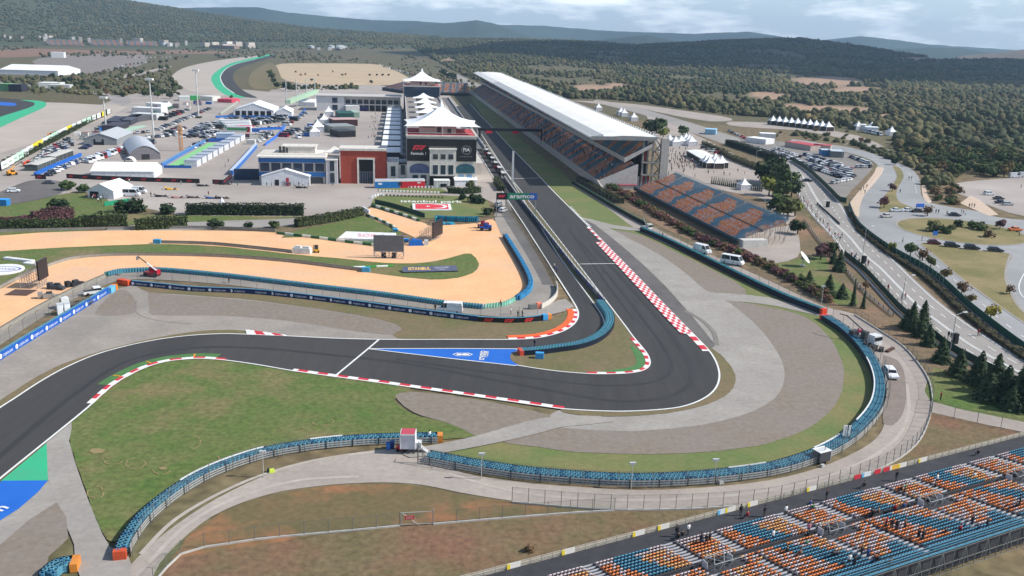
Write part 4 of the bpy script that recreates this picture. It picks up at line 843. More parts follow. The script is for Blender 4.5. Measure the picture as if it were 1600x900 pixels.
rb_ = MB().use(P_((206,208,210),.5)); rb_.hexa([(-1.2,-.14,-.25),(5.0,-.14,.3),(5.0,.14,.3),(-1.2,.14,-.25),(-1.0,-.14,.1),(4.6,-.14,1.55),(4.6,.14,1.55),(-1.0,.14,.1)]); rbm = rb_.mesh('roof_rib')  # grey gives these white ribs the tone of their shaded sides
for i in range(min(98, nseg+1)): link('roof_rib', rbm, (0,GL*i/nseg,Zr), parent=gs)
b = MB().use(P_((240,240,240),.5))
for i in range(nseg+1):
    y = GL*i/nseg; b.box(27.0, y, Zr+.4, .5, .5, 1.2)
    if i < 98: continue
    b.hexa([(-1.2,y-.14,Zr-.25),(5.0,y-.14,Zr+.3),(5.0,y+.14,Zr+.3),(-1.2,y+.14,Zr-.25),(-1.0,y-.14,Zr+.1),(4.6,y-.14,Zr+1.55),(4.6,y+.14,Zr+1.55),(-1.0,y+.14,Zr+.1)])
    b.box(27.0, y, Zr+.4, .5, .5, 1.2)
b.build('roof_ribs', gs)['kind'] = 'stuff'
b = MB().use(P_((206,206,202),.6)); [b.box(13.5,4+i*8.4,Zr-1.1,26.5,.4,1.0) for i in range(int(GL/8.4))]; [b.box(x,GL/2,Zr-1.0,.35,GL,.5) for x in (6,13,20,26.5)]; b.use(P_((150,152,152),.6)); b.box(13.6,-.2,Zr-.9,27.6,.5,1.5); b.box(-.1,GL/2,Zr-.5,.4,GL,.45); b.box(13.5,GL+.2,Zr-.9,27,.5,1.5); b.build('roof_underside', gs)
col = MB().use(CONC2).tube((0,0,0),(0,0,19.8),.45,8).mesh('column')
for i in range(0, 31): link('column', col, (24.5+fv(i*20)*.0, 2+i*20, 0), parent=gs)
MB().use(P_((104,100,98),.9)).box(25.6,GL/2,0,.5,GL-12,17.5).build('back_wall', gs)
b = MB().use(P_((200,196,190),.85)); b.add([(a0,-.3,0),(a0+17,-.3,0),(a0+17,-.3,9.9),(a0+16.3,-.3,9.9),(a0,-.3,2.9),(a0,-.02,0),(a0+17,-.02,0),(a0+17,-.02,9.9),(a0+16.3,-.02,9.9),(a0,-.02,2.9)],[(4,3,2,1,0),(5,6,7,8,9),(0,1,6,5),(1,2,7,6),(2,3,8,7),(3,4,9,8),(4,0,5,9)]); b.build('end_wall', gs)
b = MB().use(P_((196,192,186),.85)); b.add([(a0+11,-.3,10.6),(a0+22.5,-.3,17.2),(a0+22.5,-.3,18.6),(a0+11,-.3,12.6),(a0+11,-.02,10.6),(a0+22.5,-.02,17.2),(a0+22.5,-.02,18.6),(a0+11,-.02,12.6)],[(3,2,1,0),(4,5,6,7),(0,1,5,4),(1,2,6,5),(2,3,7,6),(3,0,4,7)]); b.build('upper_end_beam', gs)
tw = MB().use(P_((186,182,176),.85)); tw.box(31.3,1.2,0,3.2,2.4,20.8); tw.build('stair_tower', gs)
b = MB().use(CONC2)
for x in (22.2,26.4): b.box(x,.8,0,.7,.9,20.3)
for z in (5.2,10.4,15.6): b.box(25.8,1.2,z,8.0,2.6,.5)
for z in range(0,16,5):
    b.hexa([(27.2,.6,z),(29.4,.6,z+2.6),(29.4,1.9,z+2.6),(27.2,1.9,z),(27.2,.6,z+.4),(29.4,.6,z+3),(29.4,1.9,z+3),(27.2,1.9,z+.4)]); b.hexa([(29.4,.6,z+2.6),(27.2,.6,z+5.1),(27.2,1.9,z+5.1),(29.4,1.9,z+2.6),(29.4,.6,z+3),(27.2,.6,z+5.5),(27.2,1.9,z+5.5),(29.4,1.9,z+3)])
b.build('stairs', gs)
b = MB().use(P_((196,70,76),.6)); b.box(24.2,2.6,11,1.6,.1,4.4); b.box(24.4,2.6,.6,3.4,.1,5.0); b.use(WHITE); b.box(21,2.2,.2,1.4,.2,4.4); b.box(24.6,2.5,.4,1.2,.06,2.6); b.box(26.2,2.5,.4,.9,.06,2.2); b.build('banners', gs)
b = MB().use(P_((164,92,98),.7)); b.box(15.4,-3.2,1.6,8,2.6,.5); b.use(P_((200,196,192),.8)); b.box(15.4,-3.2,0,7.6,2.2,1.6); b.build('kiosk', gs)
MB().use(P_((188,184,178),.85)).hexa([(a0,-16,0),(a0+.8,-16,0),(a0+.6,0,0),(a0,0,0),(a0,-16,.6),(a0+.8,-16,.6),(a0+.6,0,3.2),(a0,0,3.2)]).build('ramp_wall', gs)
def far_stand(px0, px1, depth, label, zf=1, zb=6, blocks=5, wall=True):
    a, c = (WT(*px0), WT(*px1)) if px0[1] < 100 else (W(*px0), W(*px1)); L_ = (c-a).length; r = empty('seating_stand', a, math.atan2((c-a).y,(c-a).x), label, 'grandstand', 'far stands')
    n = 10; its = []; rr = random.Random(int(px0[0]))
    for i in range(n):
        for k in range(int(L_/.9)):
            x = .45+.9*k; ph = x/L_*blocks % 1
            if ph < .06: continue
            its.append((x, depth*i/n, zf+(zb-zf)*i/n, 0, 'B' if abs(ph-.3-.03*i) < .16 or i == n-1 else ('O' if rr.random() < .75 else 'L')))
    T = [(x,y,z,math.pi,2.0,2.2,1.8) for x,y,z,_,_ in its]
    cs = [lin(SCOL[i[4]])+(1,) for i in its]; o = link('seats', merge_cols('seats', SPV, SPF, T, cs, attr_mat('seat_plastic')), (0,0,0), 0, parent=r); o['kind'] = 'stuff'
    b = MB().use(P_((120,120,122),.8))
    for i in range(n): b.box(L_/2, depth*i/n+.2, zf-.6+(zb-zf)*i/n, L_, depth/n+.1, .4)
    b.use(P_((46,50,56),.8)).box(L_/2,-.4,0,L_,.4,zf+.2); b.build('deck', r)
far_stand((688,149),(733,150),30,'small orange and blue stand across the end of the straight',3.0,12,4)
far_stand((598,141),(630,146),24,'orange seats peeping out left of the far pit tower',3,9,3)
far_stand((76,71.5),(133,72),60,'first far stand of coloured seats below the left hill',1,16,6)
far_stand((142,71.5),(194,72.2),60,'second far stand of coloured seats below the left hill',1,16,5)
far_stand((199,71.8),(248,72.8),60,'third far stand of coloured seats below the left hill',1,14,5)
VRZ = math.atan2(V.y, V.x); GL_ = glass_mat(); GLD = glass_mat('dark_glass',(22,28,34)); GLB = glass_mat('blue_glass',(28,52,78))
CREAM = P_((222,216,206),.8); BANNER = P_((36,34,36),.6); TENTW = mat('tent_fabric',(246,246,246),(236,236,236),scale=.2,rough=.5,coord='obj'); REDR = P_((196,84,92),.8)
def tent_roof(mb, x0, x1, y0, y1, ze, zt, n=14, ring=.06, sag=.6):
    "stretched canopy: high mast, scooped sides, pulled-out corners"
    cx, cy = (x0+x1)/2, (y0+y1)/2; vs=[]; K = 9
    per = []
    for i in range(n*4):
        s, t = divmod(i, n); t = t/n*2-1
        px, py = [(t,-1),(1,t),(-t,1),(-1,-t)][s]
        pull = 1-.09*(1-t*t); lift = -.35*(abs(t)**2)*0 + .8*(1-t*t)*0
        per.append((px*pull*(x1-x0)/2, py*pull*(y1-y0)/2))
    for k in range(K):
        f = k/(K-1)
        for (px,py) in per:
            r = 1-f*(1-ring); h = f**1.0
            z = ze+(zt-ze)*(1-(1-f)**.62) if False else ze+(zt-ze)*(f**2.3*.72+f*.28)
            vs.append((cx+px*r, cy+py*r, z))
    m = len(per); fs = []
    for k in range(K-1):
        for i in range(m): fs.append((k*m+i,k*m+(i+1)%m,(k+1)*m+(i+1)%m,(k+1)*m+i))
    fs.append(tuple(range((K-1)*m,K*m))); mb.add(vs, fs)
def win(mb, x, z, w, h, y=-.06, m=None, frame=True):
    if frame: mb.use(P_((206,200,190),.7)); mb.box(x, y+.02, z-.12, w+.24, .1, h+.24)
    mb.use(m or GL_); mb.box(x, y-.03, z, w, .08, h)
def vip_tower(u, label, full=True):
    r = empty('vip_tower', UV(u, 2.5), VRZ, label, 'tower', 'pit towers'); W_ = 28.0; D = 28.0; Hh = 20.0
    b = MB().use(CREAM).box(W_/2, D/2, 0, W_, D, Hh); b.build('walls', r)
    b = MB().use(P_((226,220,212),.7)); b.box(W_/2, -.1, Hh-.25, W_+.8, .9, .55); b.box(W_+.1, D/2, Hh-.25, .7, D+.4, .55); b.box(-.1, D/2, Hh-.25, .7, D+.4, .55); b.box(W_/2, D, Hh-.25, W_+.8, .9, .55)
    for y in (0.1,): 
        b.tube((0,y,Hh+1.2),(W_,y,Hh+1.2),.05,5)
    b.tube((W_,0,Hh+1.2),(W_,D,Hh+1.2),.05,5); b.tube((0,0,Hh+1.2),(0,D,Hh+1.2),.05,5)
    b.build('cornice', r)
    MB().use(REDR).box(W_/2, D/2, Hh+.002, W_-.6, D-.6, .12).build('roof_terrace', r)
    b = MB().use(P_((206,196,186),.8)); b.box(12.6, 14, Hh+.12, 15, 12, 3.6); b.use(P_((90,84,80),.7)); b.box(13.2,7.96,Hh+.6,1.6,.1,2.2); b.box(17.4,7.96,Hh+.2,1.6,.1,2.0); b.box(9,7.96,Hh+2.6,5,.1,.5); b.build('roof_pavilion', r)
    b = MB().use(TENTW); tent_roof(b, -1.2, 30.0, 2.0, 30, Hh+3.6, Hh+10.4); b.lathe([(1.0,Hh+10.2),(.85,Hh+11),(.35,Hh+12.4),(.12,Hh+13.2)],14.4,16,10); b.build('canopy', r)
    b = MB().use(P_((200,200,200),.5,.3))
    for x, y in ((0,2.6),(14.4,2.4),(28.6,2.6),(0,29),(28.6,29)): b.tube((x,y,Hh),(x,y,Hh+3.7),.14,6)
    b.build('canopy_posts', r)
    if full:
        b = MB().use(BANNER); b.box(W_/2, -.35, 9.9, W_+.1, .3, 8.9); b.build('banner', r)
        t = MB().use(P_((214,58,72),.5)); put_logo(t, (5.0,-.54,15.3),(1,0,0),(0,0,1),1.9); t.use(WHITE); put_text(t,'Formula 1',(4.7,-.54,12.9),(1,0,0),(0,0,1),1.55,bold=True)
        put_text(t,'FIA',(24.0,-.54,14.6),(1,0,0),(0,0,1),2.0,bold=True); t.use(P_((190,190,194)))
        for a in range(28):
            c0, c1 = a*math.pi/14, (a+1)*math.pi/14
            p = [(24+2.0*math.cos(x)*k, -.54, 14.6+1.75*math.sin(x)*k) for x,k in ((c0,1),(c1,1),(c1,.93),(c0,.93))]; t.add(p,[(0,1,2,3)])
        put_text(t,'FEDERATION INTERNATIONALE DE L\'AUTOMOBILE',(24,-.54,11.9),(1,0,0),(0,0,1),.42,wmax=5.0); t.build('lettering', r)
        b = MB().use(CREAM); b.box(14.4,-1.2,4.2,10.6,2.4,10.6); b.use(P_((232,228,220),.7)); b.box(14.4,-1.3,14.802,11.2,2.9,.4); b.use(P_((206,206,206),.5)); 
        b.tube((9,-2.6,15.9),(19.8,-2.6,15.9),.05,5)
        for x in range(10): b.tube((9.2+x*1.15,-2.6,15.2),(9.2+x*1.15,-2.6,15.9),.04,4)
        b.use(P_((30,30,32),.5)); b.box(14.2,-.4,0,10.2,.5,4.1); b.build('portico', r)
        for x in (11.4,14.5,17.6):
            w = MB(); win(w, x, 4.9, 2.0, 3.7, -2.45); w.build('window', r); w = MB(); win(w, x, 11.0, 2.0, 2.0, -2.45); w.build('window', r)
        for cx_, c in ((5.0,(86,100,140)),(23.6,(60,100,112))):
            w = MB().use(P_((230,226,218),.7)); pts = [(-3.9,5.0),(3.9,5.0),(3.9,6.8)] + [(3.9*math.cos(a),6.8+2.1*math.sin(a)) for a in [math.pi*i/12 for i in range(1,12)]] + [(-3.9,6.8)]
            w.use(glass_mat('arch_glass_%d'%int(cx_),c)); w.prism([(p[0],p[1]) for p in pts],0,.12); o = w.build('window', r, (cx_,-.2,0)); o.rotation_euler = (math.pi/2,0,0)
            for x in (-1.7,1.7):
                w = MB(); win(w, cx_+x, .8 if cx_ < 10 else 3.2, 2.2, 3.4 if cx_ < 10 else 1.3, -.1, P_((120,160,196),.4) if cx_ > 10 else None); w.build('window', r)
    else:
        b = MB().use(GLB); b.box(W_/2,-.2,2,W_-.6,.3,17.4); b.build('glass_front', r)
    return r
vip_tower(365.5, 'near pit tower with white tent canopy, black banner and red terrace')
vip_tower(713.0, 'far pit tower with white tent canopy and dark glass front', False)
r = empty('pit_building', UV(394, 2.5), VRZ, 'long flat pit building running between the two towers', 'building'); D = 318
b = MB().use(P_((176,172,168),.85)); b.box(14,D/2,0,26,D,11.4); b.build('walls', r); b = MB().use(P_((150,144,138),.85)); b.box(14,D/2,11.402,25.4,D,.15); b.use(P_((196,192,186),.7)); b.box(1.1,D/2,11.402,.5,D,1.1); b.box(26.8,D/2,11.402,.5,D,1.1); b.build('roof_deck', r)
b = MB().use(P_((60,66,78),.5))
for i in range(38): b.box(.95, 4+i*8.2, 1.2, .12, 6.4, 3.6); b.box(.95, 4+i*8.2, 6.2, .12, 6.4, 3.6)
b.build('window_bands', r)
b = MB().use(P_((206,204,200),.6)); b.box(30.5,D/2,5.2,6,D,.3)
for i in range(33): b.box(33,4+i*9.6,0,.4,.4,5.2)
b.build('pit_canopy', r); b = MB().use(P_((112,110,110),.9)); b.box(32,D/2,11.56,5,D,.12); b.use(P_((190,190,190),.6)); b.box(34.3,D/2,11.4,.3,D,1.3); b.build('terrace', r)
for i, (uu, hh) in enumerate(((26,1),(52,1),(80,1),(112,1),(146,1),(182,1),(222,1),(268,1))):
    c = empty('canopy_pavilion', UV(394+uu, 2.5+14, 11.55), VRZ, ['first','second','third','fourth','fifth','sixth','seventh','last'][i]+' white pyramid canopy on the pit roof, counted from the near tower', 'pavilion', 'white pyramid canopies on the pit roof')
    b = MB().use(TENTW); tent_roof(b,-8,8,-6,6,3.2,6.6,6,.05); b.build('canopy', c); b = MB().use(P_((150,140,130),.7)); b.box(0,1,0,11,8,3.0); b.build('walls', c)
b = MB().use(P_((84,190,96),.6)); b.box(0,0,0,7,10,.6); b.use(P_((230,230,230))); b.box(0,-4,.6,6,.6,.5); b.build('green_stage', loc=UV(394+60,2.5+5,11.6), rz=VRZ, label='green carpeted platform on the pit roof', cat='platform')
r = empty('paddock_gatehouse', UV(367.5,-24.2), VRZ, 'brick red gatehouse block with a tall dark opening', 'building'); b = MB().use(P_((172,78,62),.85))
b.box(4.8-1.2,5,0,7.2,10,13.4); b.box(18.4-3.4+.8,5,0,5.2,10,13.4); b.box(10.2,5,10.6,6.0,10,2.8); b.build('walls', r)
b = MB().use(P_((224,218,208),.75)); b.box(9.1,5,13.402,19.2,10.8,.9); b.build('roof_slab', r)
b = MB().use(P_((228,222,212),.7)); b.box(7.0,-.15,0,.7,.5,9.9); b.box(13.4,-.15,0,.7,.5,9.9); b.box(10.2,-.15,9.902,7.1,.5,.7); b.build('opening_frame', r)
b = MB().use(P_((22,22,26),.5)); b.box(10.2,.6,4.8,5.7,.3,5.0); b.use(GLB); b.box(10.2,.9,.1,5.7,.2,4.6); b.use(P_((120,130,150))); 
for i in range(6): b.box(7.8+i*.96,.74,.1,.1,.1,4.4)
b.build('dark_screen', r)
r = empty('link_wing', UV(366.5,-5.4), VRZ, 'cream link block with tall windows between red gatehouse and tower', 'building'); b = MB().use(CREAM); b.box(2.2,8,0,4.4,16,8.6); b.box(6.2,8,0,3.4,15,8.0); b.use(P_((230,226,218),.7)); b.box(2.2,8,8.602,4.8,16.4,.4); b.build('walls', r)
for x,z,h in ((2.3,3.4,4.0),(2.3,.6,2.0),(6.2,4.0,4.0),(6.2,.6,2.2)): w = MB(); win(w,x,z,1.8,h,-.06); w.build('window', r)
b = MB().use(P_((120,130,146),.5))
for i in range(7): b.tube((.3+i*1.2,.4,9.0),(.3+i*1.2,.4,10.2),.05,4)
b.tube((.2,.4,10.1),(7.8,.4,10.1),.05,4); b.box(4,6,8.9,7,10,.1); b.build('roof_rail', r)
r = empty('office_wing', UV(366,-56.2), VRZ, 'long office wing with blue glass bands and cream roof', 'building'); b = MB().use(P_((188,182,176),.85)); b.box(13,10,0,26,20,10.6); b.build('walls', r)
b = MB().use(P_((232,226,216),.7)); b.box(13,8,10.602,27,20.5,.55); b.use(P_((214,208,198),.8)); b.box(13,10.5,11.152,26,15,.2); b.build('roof_slab', r)
b = MB().use(P_((44,104,170),.35)); b.box(13,-.15,8.6,26,.3,1.9); b.box(13,-.15,3.0,26,.3,1.7); b.build('blue_band', r)
for i in range(6): w = MB(); win(w,2.4+i*4.3,5.0,3.6,3.3,-.1,GLB); w.build('window', r)
b = MB().use(P_((60,66,72),.5)); b.box(19,-.1,.3,12,.2,2.4); b.build('ground_opening', r)
b = MB().use(P_((206,204,206),.8)); b.box(28.6,6,0,4.6,13,9.6); b.use(P_((230,226,218))); b.box(28.6,6,9.602,4.9,13.4,.35); b.build('stair_block', r)
for z in (.6,5.4): w = MB(); win(w,28.8,z,1.8,4.0,-.58); w.build('window', r)
b = MB().use(P_((214,206,196),.8)); b.box(15,12,11.36,13,8,2.4); b.use(P_((228,222,212))); b.box(15,12,13.762,14,8.6,.3); b.use(P_((60,60,62),.6)); b.box(7.6,8,11.36,.9,.9,2.6); b.box(9.0,8,11.36,.9,.9,2.6); b.box(10.3,8.2,11.36,.7,.9,2.0); b.build('roof_plant', r)
b = MB().use(P_((236,232,224),.7)); b.box(26,14,11.0,10,9,.4); tent_roof(b,24.5,33,10,18,11.5,13.6,5,.05); b.build('roof_canopy', r)
r = empty('arch_building', UV(712,-64), VRZ, 'low white arcade building closing the paddock at the far end', 'building'); b = MB().use(P_((210,208,208),.8)); b.box(10.5,12,0,21,24,11); b.use(P_((190,186,182),.85)); b.box(42,14,8.6,44,22,2.6); b.box(42,24,0,44,2,8.6); b.use(P_((200,196,192),.85)); b.box(32,12,11.202,66,26,.4)
for i in range(10): b.box(21.5+i*4.6,2.4,0,.7,.8,8.6)
b.box(42,2.4,4.6,44,.7,.9); b.build('walls', r)
for i in range(9):
    w = MB().use(P_((60,62,66),.7)); pts = [(-1.9,0),(1.9,0),(1.9,2)]+[(1.9*math.cos(a),2+1.3*math.sin(a)) for a in [math.pi*j/8 for j in range(1,8)]]+[(-1.9,2)]; w.prism(pts,0,.2); o = w.build('arch', r, (23.8+i*4.6,2.9,5.5)); o.rotation_euler=(math.pi/2,0,0)
for z in (.8,6.2): w = MB(); win(w,14,z,4,3.8,-.1,GLB); w.build('window', r)
b = MB().use(P_((40,44,90),.6)); b.box(36,1.9,.2,7,.3,3.6); b.box(31.5,1.9,.2,1.6,.3,4); b.build('dark_gate', r)
r = empty('footbridge', UV(742,-72), VRZ, 'pale green covered footbridge with masts behind the paddock', 'footbridge'); b = MB().use(P_((176,206,178),.6)); b.hexa([(-18,-8,3),(-14,-8,3),(6,16,10),(2,16,10),(-18,-8,6),(-14,-8,6),(6,16,13),(2,16,13)]); b.build('deck', r); b = MB().use(P_((200,202,200),.5))
for x,y in ((-17,-8),(-10,0),(-3,8),(3,16)): b.tube((x,y,0),(x,y,22),.35,6)
b.build('masts', r)
for i in range(11):
    u = 440+i*27
    c = empty('team_awning', UV(u,-4.4), VRZ, 'white team awning with louvred roof, '+['nearest to the red gatehouse','second from the gatehouse','third from the gatehouse','fourth from the gatehouse','fifth from the gatehouse','sixth in the row','seventh in the row','fifth from the far arcade','fourth from the far arcade','third from the far arcade','nearest to the far arcade'][min(i,10)], 'awning', 'team awnings in the paddock')
    b = MB().use(TENTW); b.box(-.6,9,3.6,9.6,19,.35); b.use(P_((226,230,240),.6)); 
    for k in range(5): b.hexa([(4.2,1+k*3.8,3.3),(5.4,1+k*3.8,2.2),(5.4,4.4+k*3.8,2.2),(4.2,4.4+k*3.8,3.3),(4.2,1+k*3.8,3.94),(5.4,1+k*3.8,2.8),(5.4,4.4+k*3.8,2.8),(4.2,4.4+k*3.8,3.94)])
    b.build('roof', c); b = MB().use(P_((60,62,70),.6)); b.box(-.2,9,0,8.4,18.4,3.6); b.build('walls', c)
g = empty('gantry', UV(299, 32.2), VRZ, 'gantry across the pit lane with a green and black sign', 'gantry'); b = MB().use(P_((150,150,150),.5,.4)); Lg = 13.4
for y in (-.4,.4): b.tube((0,y,0),(0,y,8.4),.1,5); b.tube((0,y,8.3),(Lg,y,8.3),.08,5); b.tube((0,y,6.6),(Lg,y,6.6),.08,5); b.tube((Lg,y,1),(Lg,y,8.4),.1,5)
for i in range(9): b.tube((0,-.4,i),(0,.4,i+.8),.04,4)
b.build('truss', g)
s = MB().use(P_((30,30,34),.5)); s.box(1.7,-.6,6.3,3.8,.15,2.3); s.build('black_panel', g); s = MB().use(P_((30,128,96),.5)); s.box(6.6,-.6,6.3,6.0,.15,2.3); s.use(P_((44,120,110),.5)); s.box(10.4,-.6,6.301,1.6,.149,2.298); s.use(P_((48,96,176),.5)); s.box(12.5,-.6,6.3,2.6,.15,2.3); s.build('green_panel', g)
t = MB().use(P_((220,58,66),.5)); put_logo(t,(1.7,-.69,7.45),(1,0,0),(0,0,1),.85); t.use(WHITE); put_text(t,'aramco',(8.6,-.69,7.5),(1,0,0),(0,0,1),2.1,wmax=8.4,bold=True); t.build('lettering', g)
g = empty('gantry', UV(505, 44), VRZ, 'dark start light gantry over the main straight', 'gantry'); b = MB().use(P_((34,36,44),.6)); b.box(17,0,8,36,1.2,1.6); b.tube((0,0,0),(0,0,9.5),.4,8); b.tube((35,0,0),(35,0,9.5),.4,8); b.build('beam', g); b = MB().use(P_((226,50,66),.5)); b.box(5,-.8,6.8,3.6,.4,1.3); b.box(20,-.8,6.8,3.6,.4,1.3); b.build('red_panels', g)
r = empty('timing_tower', UV(372,46.6), VRZ, 'tall white mast on the pit wall beside the finish line', 'mast'); b = MB().use(P_((206,206,208),.5)); b.box(0,0,0,.9,.9,13.5,0,.8,.8); b.tube((-5,0,5.4),(0,0,5.4),.12,6); b.build('mast', r)
b = MB()
for i in range(9):
    u = 385+i*16; c = MB().use(P_(((200,200,204),(70,70,78),(176,60,70))[i%3],.5)); c.box(0,0,0,1.6,5,1.0); c.use(P_((60,62,70))); c.box(0,0,1.0,1.4,4.4,1.4); c.use(P_((222,222,222))); c.box(0,0,2.4,2.0,5,.18)
    c.build('pit_wall_stand', loc=UV(u,44.2,.2), rz=VRZ, label=('silver','dark','red')[i%3]+' pit wall stand, '+['1st','2nd','3rd','4th','5th','6th','7th','8th','9th'][i]+' along the wall from the finish mast', cat='pit stand', group='pit wall stands')
def frame_of(p0, p1):
    a, c = (WT(*p0), WT(*p1)) if p0[1] < 90 else (W(*p0), W(*p1)); return a, (c-a).length, math.atan2((c-a).y,(c-a).x)
def gable(p0, p1, depth, eave, ridge, label, along='y', dark=(), m=None, wall=None, cat='tent', name='marquee', group=None, over=.25):
    a, L_, rz = frame_of(p0, p1); r = empty(name, a, rz, label, cat, group); m = m or TENTW; wall = wall or P_((226,228,232),.6); o = over
    b = MB().use(m)
    if along == 'y':
        b.add([(-o,-o,eave),(L_/2,-o,ridge),(L_+o,-o,eave),(-o,depth+o,eave),(L_/2,depth+o,ridge),(L_+o,depth+o,eave),(-o,-o,eave-.15),(L_+o,-o,eave-.15),(-o,depth+o,eave-.15),(L_+o,depth+o,eave-.15)],[(0,1,4,3),(1,2,5,4),(0,6,8,3),(2,7,9,5)])
        w = MB().use(wall); w.add([(0,0,0),(L_,0,0),(L_,0,eave),(L_/2,0,ridge-.06),(0,0,eave),(0,depth,0),(L_,depth,0),(L_,depth,eave),(L_/2,depth,ridge-.06),(0,depth,eave)],[(0,1,2,3,4),(9,8,7,6,5),(1,6,7,2),(5,0,4,9)])
    else:
        b.add([(-o,-o,eave),(L_+o,-o,eave),(-o,depth/2,ridge),(L_+o,depth/2,ridge),(-o,depth+o,eave),(L_+o,depth+o,eave),(-o,-o,eave-.15),(L_+o,-o,eave-.15)],[(0,1,3,2),(2,3,5,4),(6,7,1,0)])
        w = MB().use(wall); w.add([(0,0,0),(L_,0,0),(L_,depth,0),(0,depth,0),(0,0,eave),(L_,0,eave),(L_,depth,eave),(0,depth,eave),(0,depth/2,ridge-.06),(L_,depth/2,ridge-.06)],[(0,1,5,4),(2,3,7,6),(1,2,6,9,5),(3,0,4,8,7)])
    b.build('roof', r); w.build('walls', r)
    n = 5
    sm = MB().use(P_((206,208,212),.6))
    if along != 'y':
        for i in range(1, int(L_/5)): sm.box(i*5,-.04,0,.08,.05,eave)
        sm.build('seams', r)
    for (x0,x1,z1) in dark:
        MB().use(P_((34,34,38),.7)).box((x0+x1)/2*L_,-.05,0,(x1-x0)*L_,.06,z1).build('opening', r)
    return r
r = gable((409,290),(484,290.5),10,3.7,6.6,'white gabled tent in front of the office wing',dark=((.28,.36,2.4),)); b = MB().use(P_((190,66,86),.6)); b.box(10,-.3,0,1.1,.1,3.2); b.build('red_banner', r)
gable((138,309.5),(178,311.5),13,3.0,5.4,'white gabled tent beside the clipped bushes on the left',dark=((.08,.42,2.5),))
gable((143,278.5),(241,279),15,2.9,5.6,'long white marquee behind the black banner fence',along='x')
gable((131,226.5),(183,227),34,3.2,6.0,'grey gabled hall left of the van row',m=P_((186,190,194),.6),wall=P_((142,146,150),.7),dark=((.3,.36,3),(.55,.61,3),(.36,.55,1.6)))
gable((365,181.5),(428,182.5),34,4.2,9.0,'big white marquee with six dark openings',dark=tuple((.05+.155*i,.16+.155*i,3.8) for i in range(6)))
gable((432,182.5),(456,182.8),26,3.2,6.0,'smaller white marquee beside the big one with dark openings')
gable((466,166),(492,167),16,3.5,5.5,'low white shed behind the smaller white marquee',along='x')
gable((0,116),(91,118.5),60,5.5,10.5,'very long white marquee in the far left lot',along='x')
gable((711,291.5),(745,291),8,2.6,4.0,'low white tent by the pit tower corner',along='x')
gable((59,267.5),(88,256),5,2.6,2.9,'pale flat cabin behind the long blue fence, nearer one',along='x',wall=P_((84,92,90),.7),cat='cabin',name='site_cabin',m=P_((206,204,196),.6))
gable((86,254),(115,243),5,2.6,2.9,'pale flat cabin behind the long blue fence, farther one',along='x',wall=P_((70,76,76),.7),cat='cabin',name='site_cabin',m=P_((206,204,196),.6))
a, L_, rz = frame_of((203,250.5),(251,249)); r = empty('barrel_hall', a, rz, 'grey hall with a rounded roof behind the long white marquee', 'hall'); n = 12; D = 44
pr = [(L_*i/n, 3.0+3.4*math.sin(math.pi*i/n)) for i in range(n+1)]
b = MB().use(P_((186,190,198),.5)); b.add([(x,-.3,z) for x,z in pr]+[(x,D,z) for x,z in pr],[(i,i+1,n+2+i,n+1+i) for i in range(n)]); b.build('roof', r)
w = MB().use(P_((128,124,128),.7)); w.add([(0,0,0)]+[(x,0,z-.03) for x,z in pr]+[(L_,0,0)],[tuple(range(n+2,-1,-1))]); w.add([(0,0,0),(0,D,0),(0,D,3),(0,0,3)],[(0,1,2,3)]); w.add([(L_,0,0),(L_,D,0),(L_,D,3),(L_,0,3)],[(3,2,1,0)]); w.build('walls', r)
MB().use(P_((56,54,58))).box(L_*.52,-.06,0,3.4,.06,2.6).build('door', r)
b = MB().use(TENTW); b.add([(0,0,0)]+[(2.4-2.4*math.cos(math.pi*i/8),0,2.3*math.sin(math.pi*i/8)) for i in range(9)]+[(2.4-2.4*math.cos(math.pi*i/8),5,2.3*math.sin(math.pi*i/8)) for i in range(9)],[(i+1,i+2,i+11,i+10) for i in range(8)]); q = W(192,254.5); b.build('arched_tent', loc=q, rz=.2, label='small white arched tent before the rounded grey hall', cat='tent')
def pagoda_mesh(w=5, eave=2.5, top=5.4, walls=True):
    b = MB().use(TENTW); tent_roof(b,-w/2,w/2,-w/2,w/2,eave,top,4,.03); 
    for x in (-.47,.47):
        for y in (-.47,.47): b.tube((x*w,y*w,0),(x*w,y*w,eave),.06,4)
    return b.mesh('canopy')
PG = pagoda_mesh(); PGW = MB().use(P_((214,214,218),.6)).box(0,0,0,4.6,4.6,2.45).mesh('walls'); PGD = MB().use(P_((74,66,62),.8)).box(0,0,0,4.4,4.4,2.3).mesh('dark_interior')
def pagoda(px, s, label, group=None, wall=PGW, rz=0.2):
    r = empty('pagoda_tent', W(*px), rz, label, 'tent', group); link('canopy', PG, (0,0,0), 0, parent=r, scale=s)
    if wall: link('walls', wall, (0,0,0), 0, parent=r, scale=s)
ORD = ['first','second','third','fourth','fifth','sixth','seventh','eighth','ninth','tenth','eleventh','twelfth','thirteenth','fourteenth','fifteenth','sixteenth','seventeenth','eighteenth','nineteenth','twentieth']
for i in range(10): pagoda((1207+9.6*i, 195+.92*i+.02*i*i), 1.3, ORD[i]+' white pagoda tent from the left in the row before the wood', 'pagoda tents before the wood', PGD)
for i,(x,y,s) in enumerate(((1046,226,1.15),(1055,228,1.1),(1064,226.5,1.1),(1071,223,1.1),(1076,225,1.1),(1080,228,1.15))): pagoda((x,y), s, 'white pagoda tent in the cluster behind the grandstand tower, '+ORD[i]+' from the left', 'pagoda tents behind the grandstand')
for i,(x,y) in enumerate(((1103,260),(1108,262.5),(1117,258),(1120,263),(1127,262))): pagoda((x,y), 1.12, 'white pagoda tent of the plaza food stall, '+ORD[i]+' from the left', 'pagoda tents of the food stall', PGD)
pagoda((1162,296.5), .95, 'single white pagoda tent in the dark fence row')
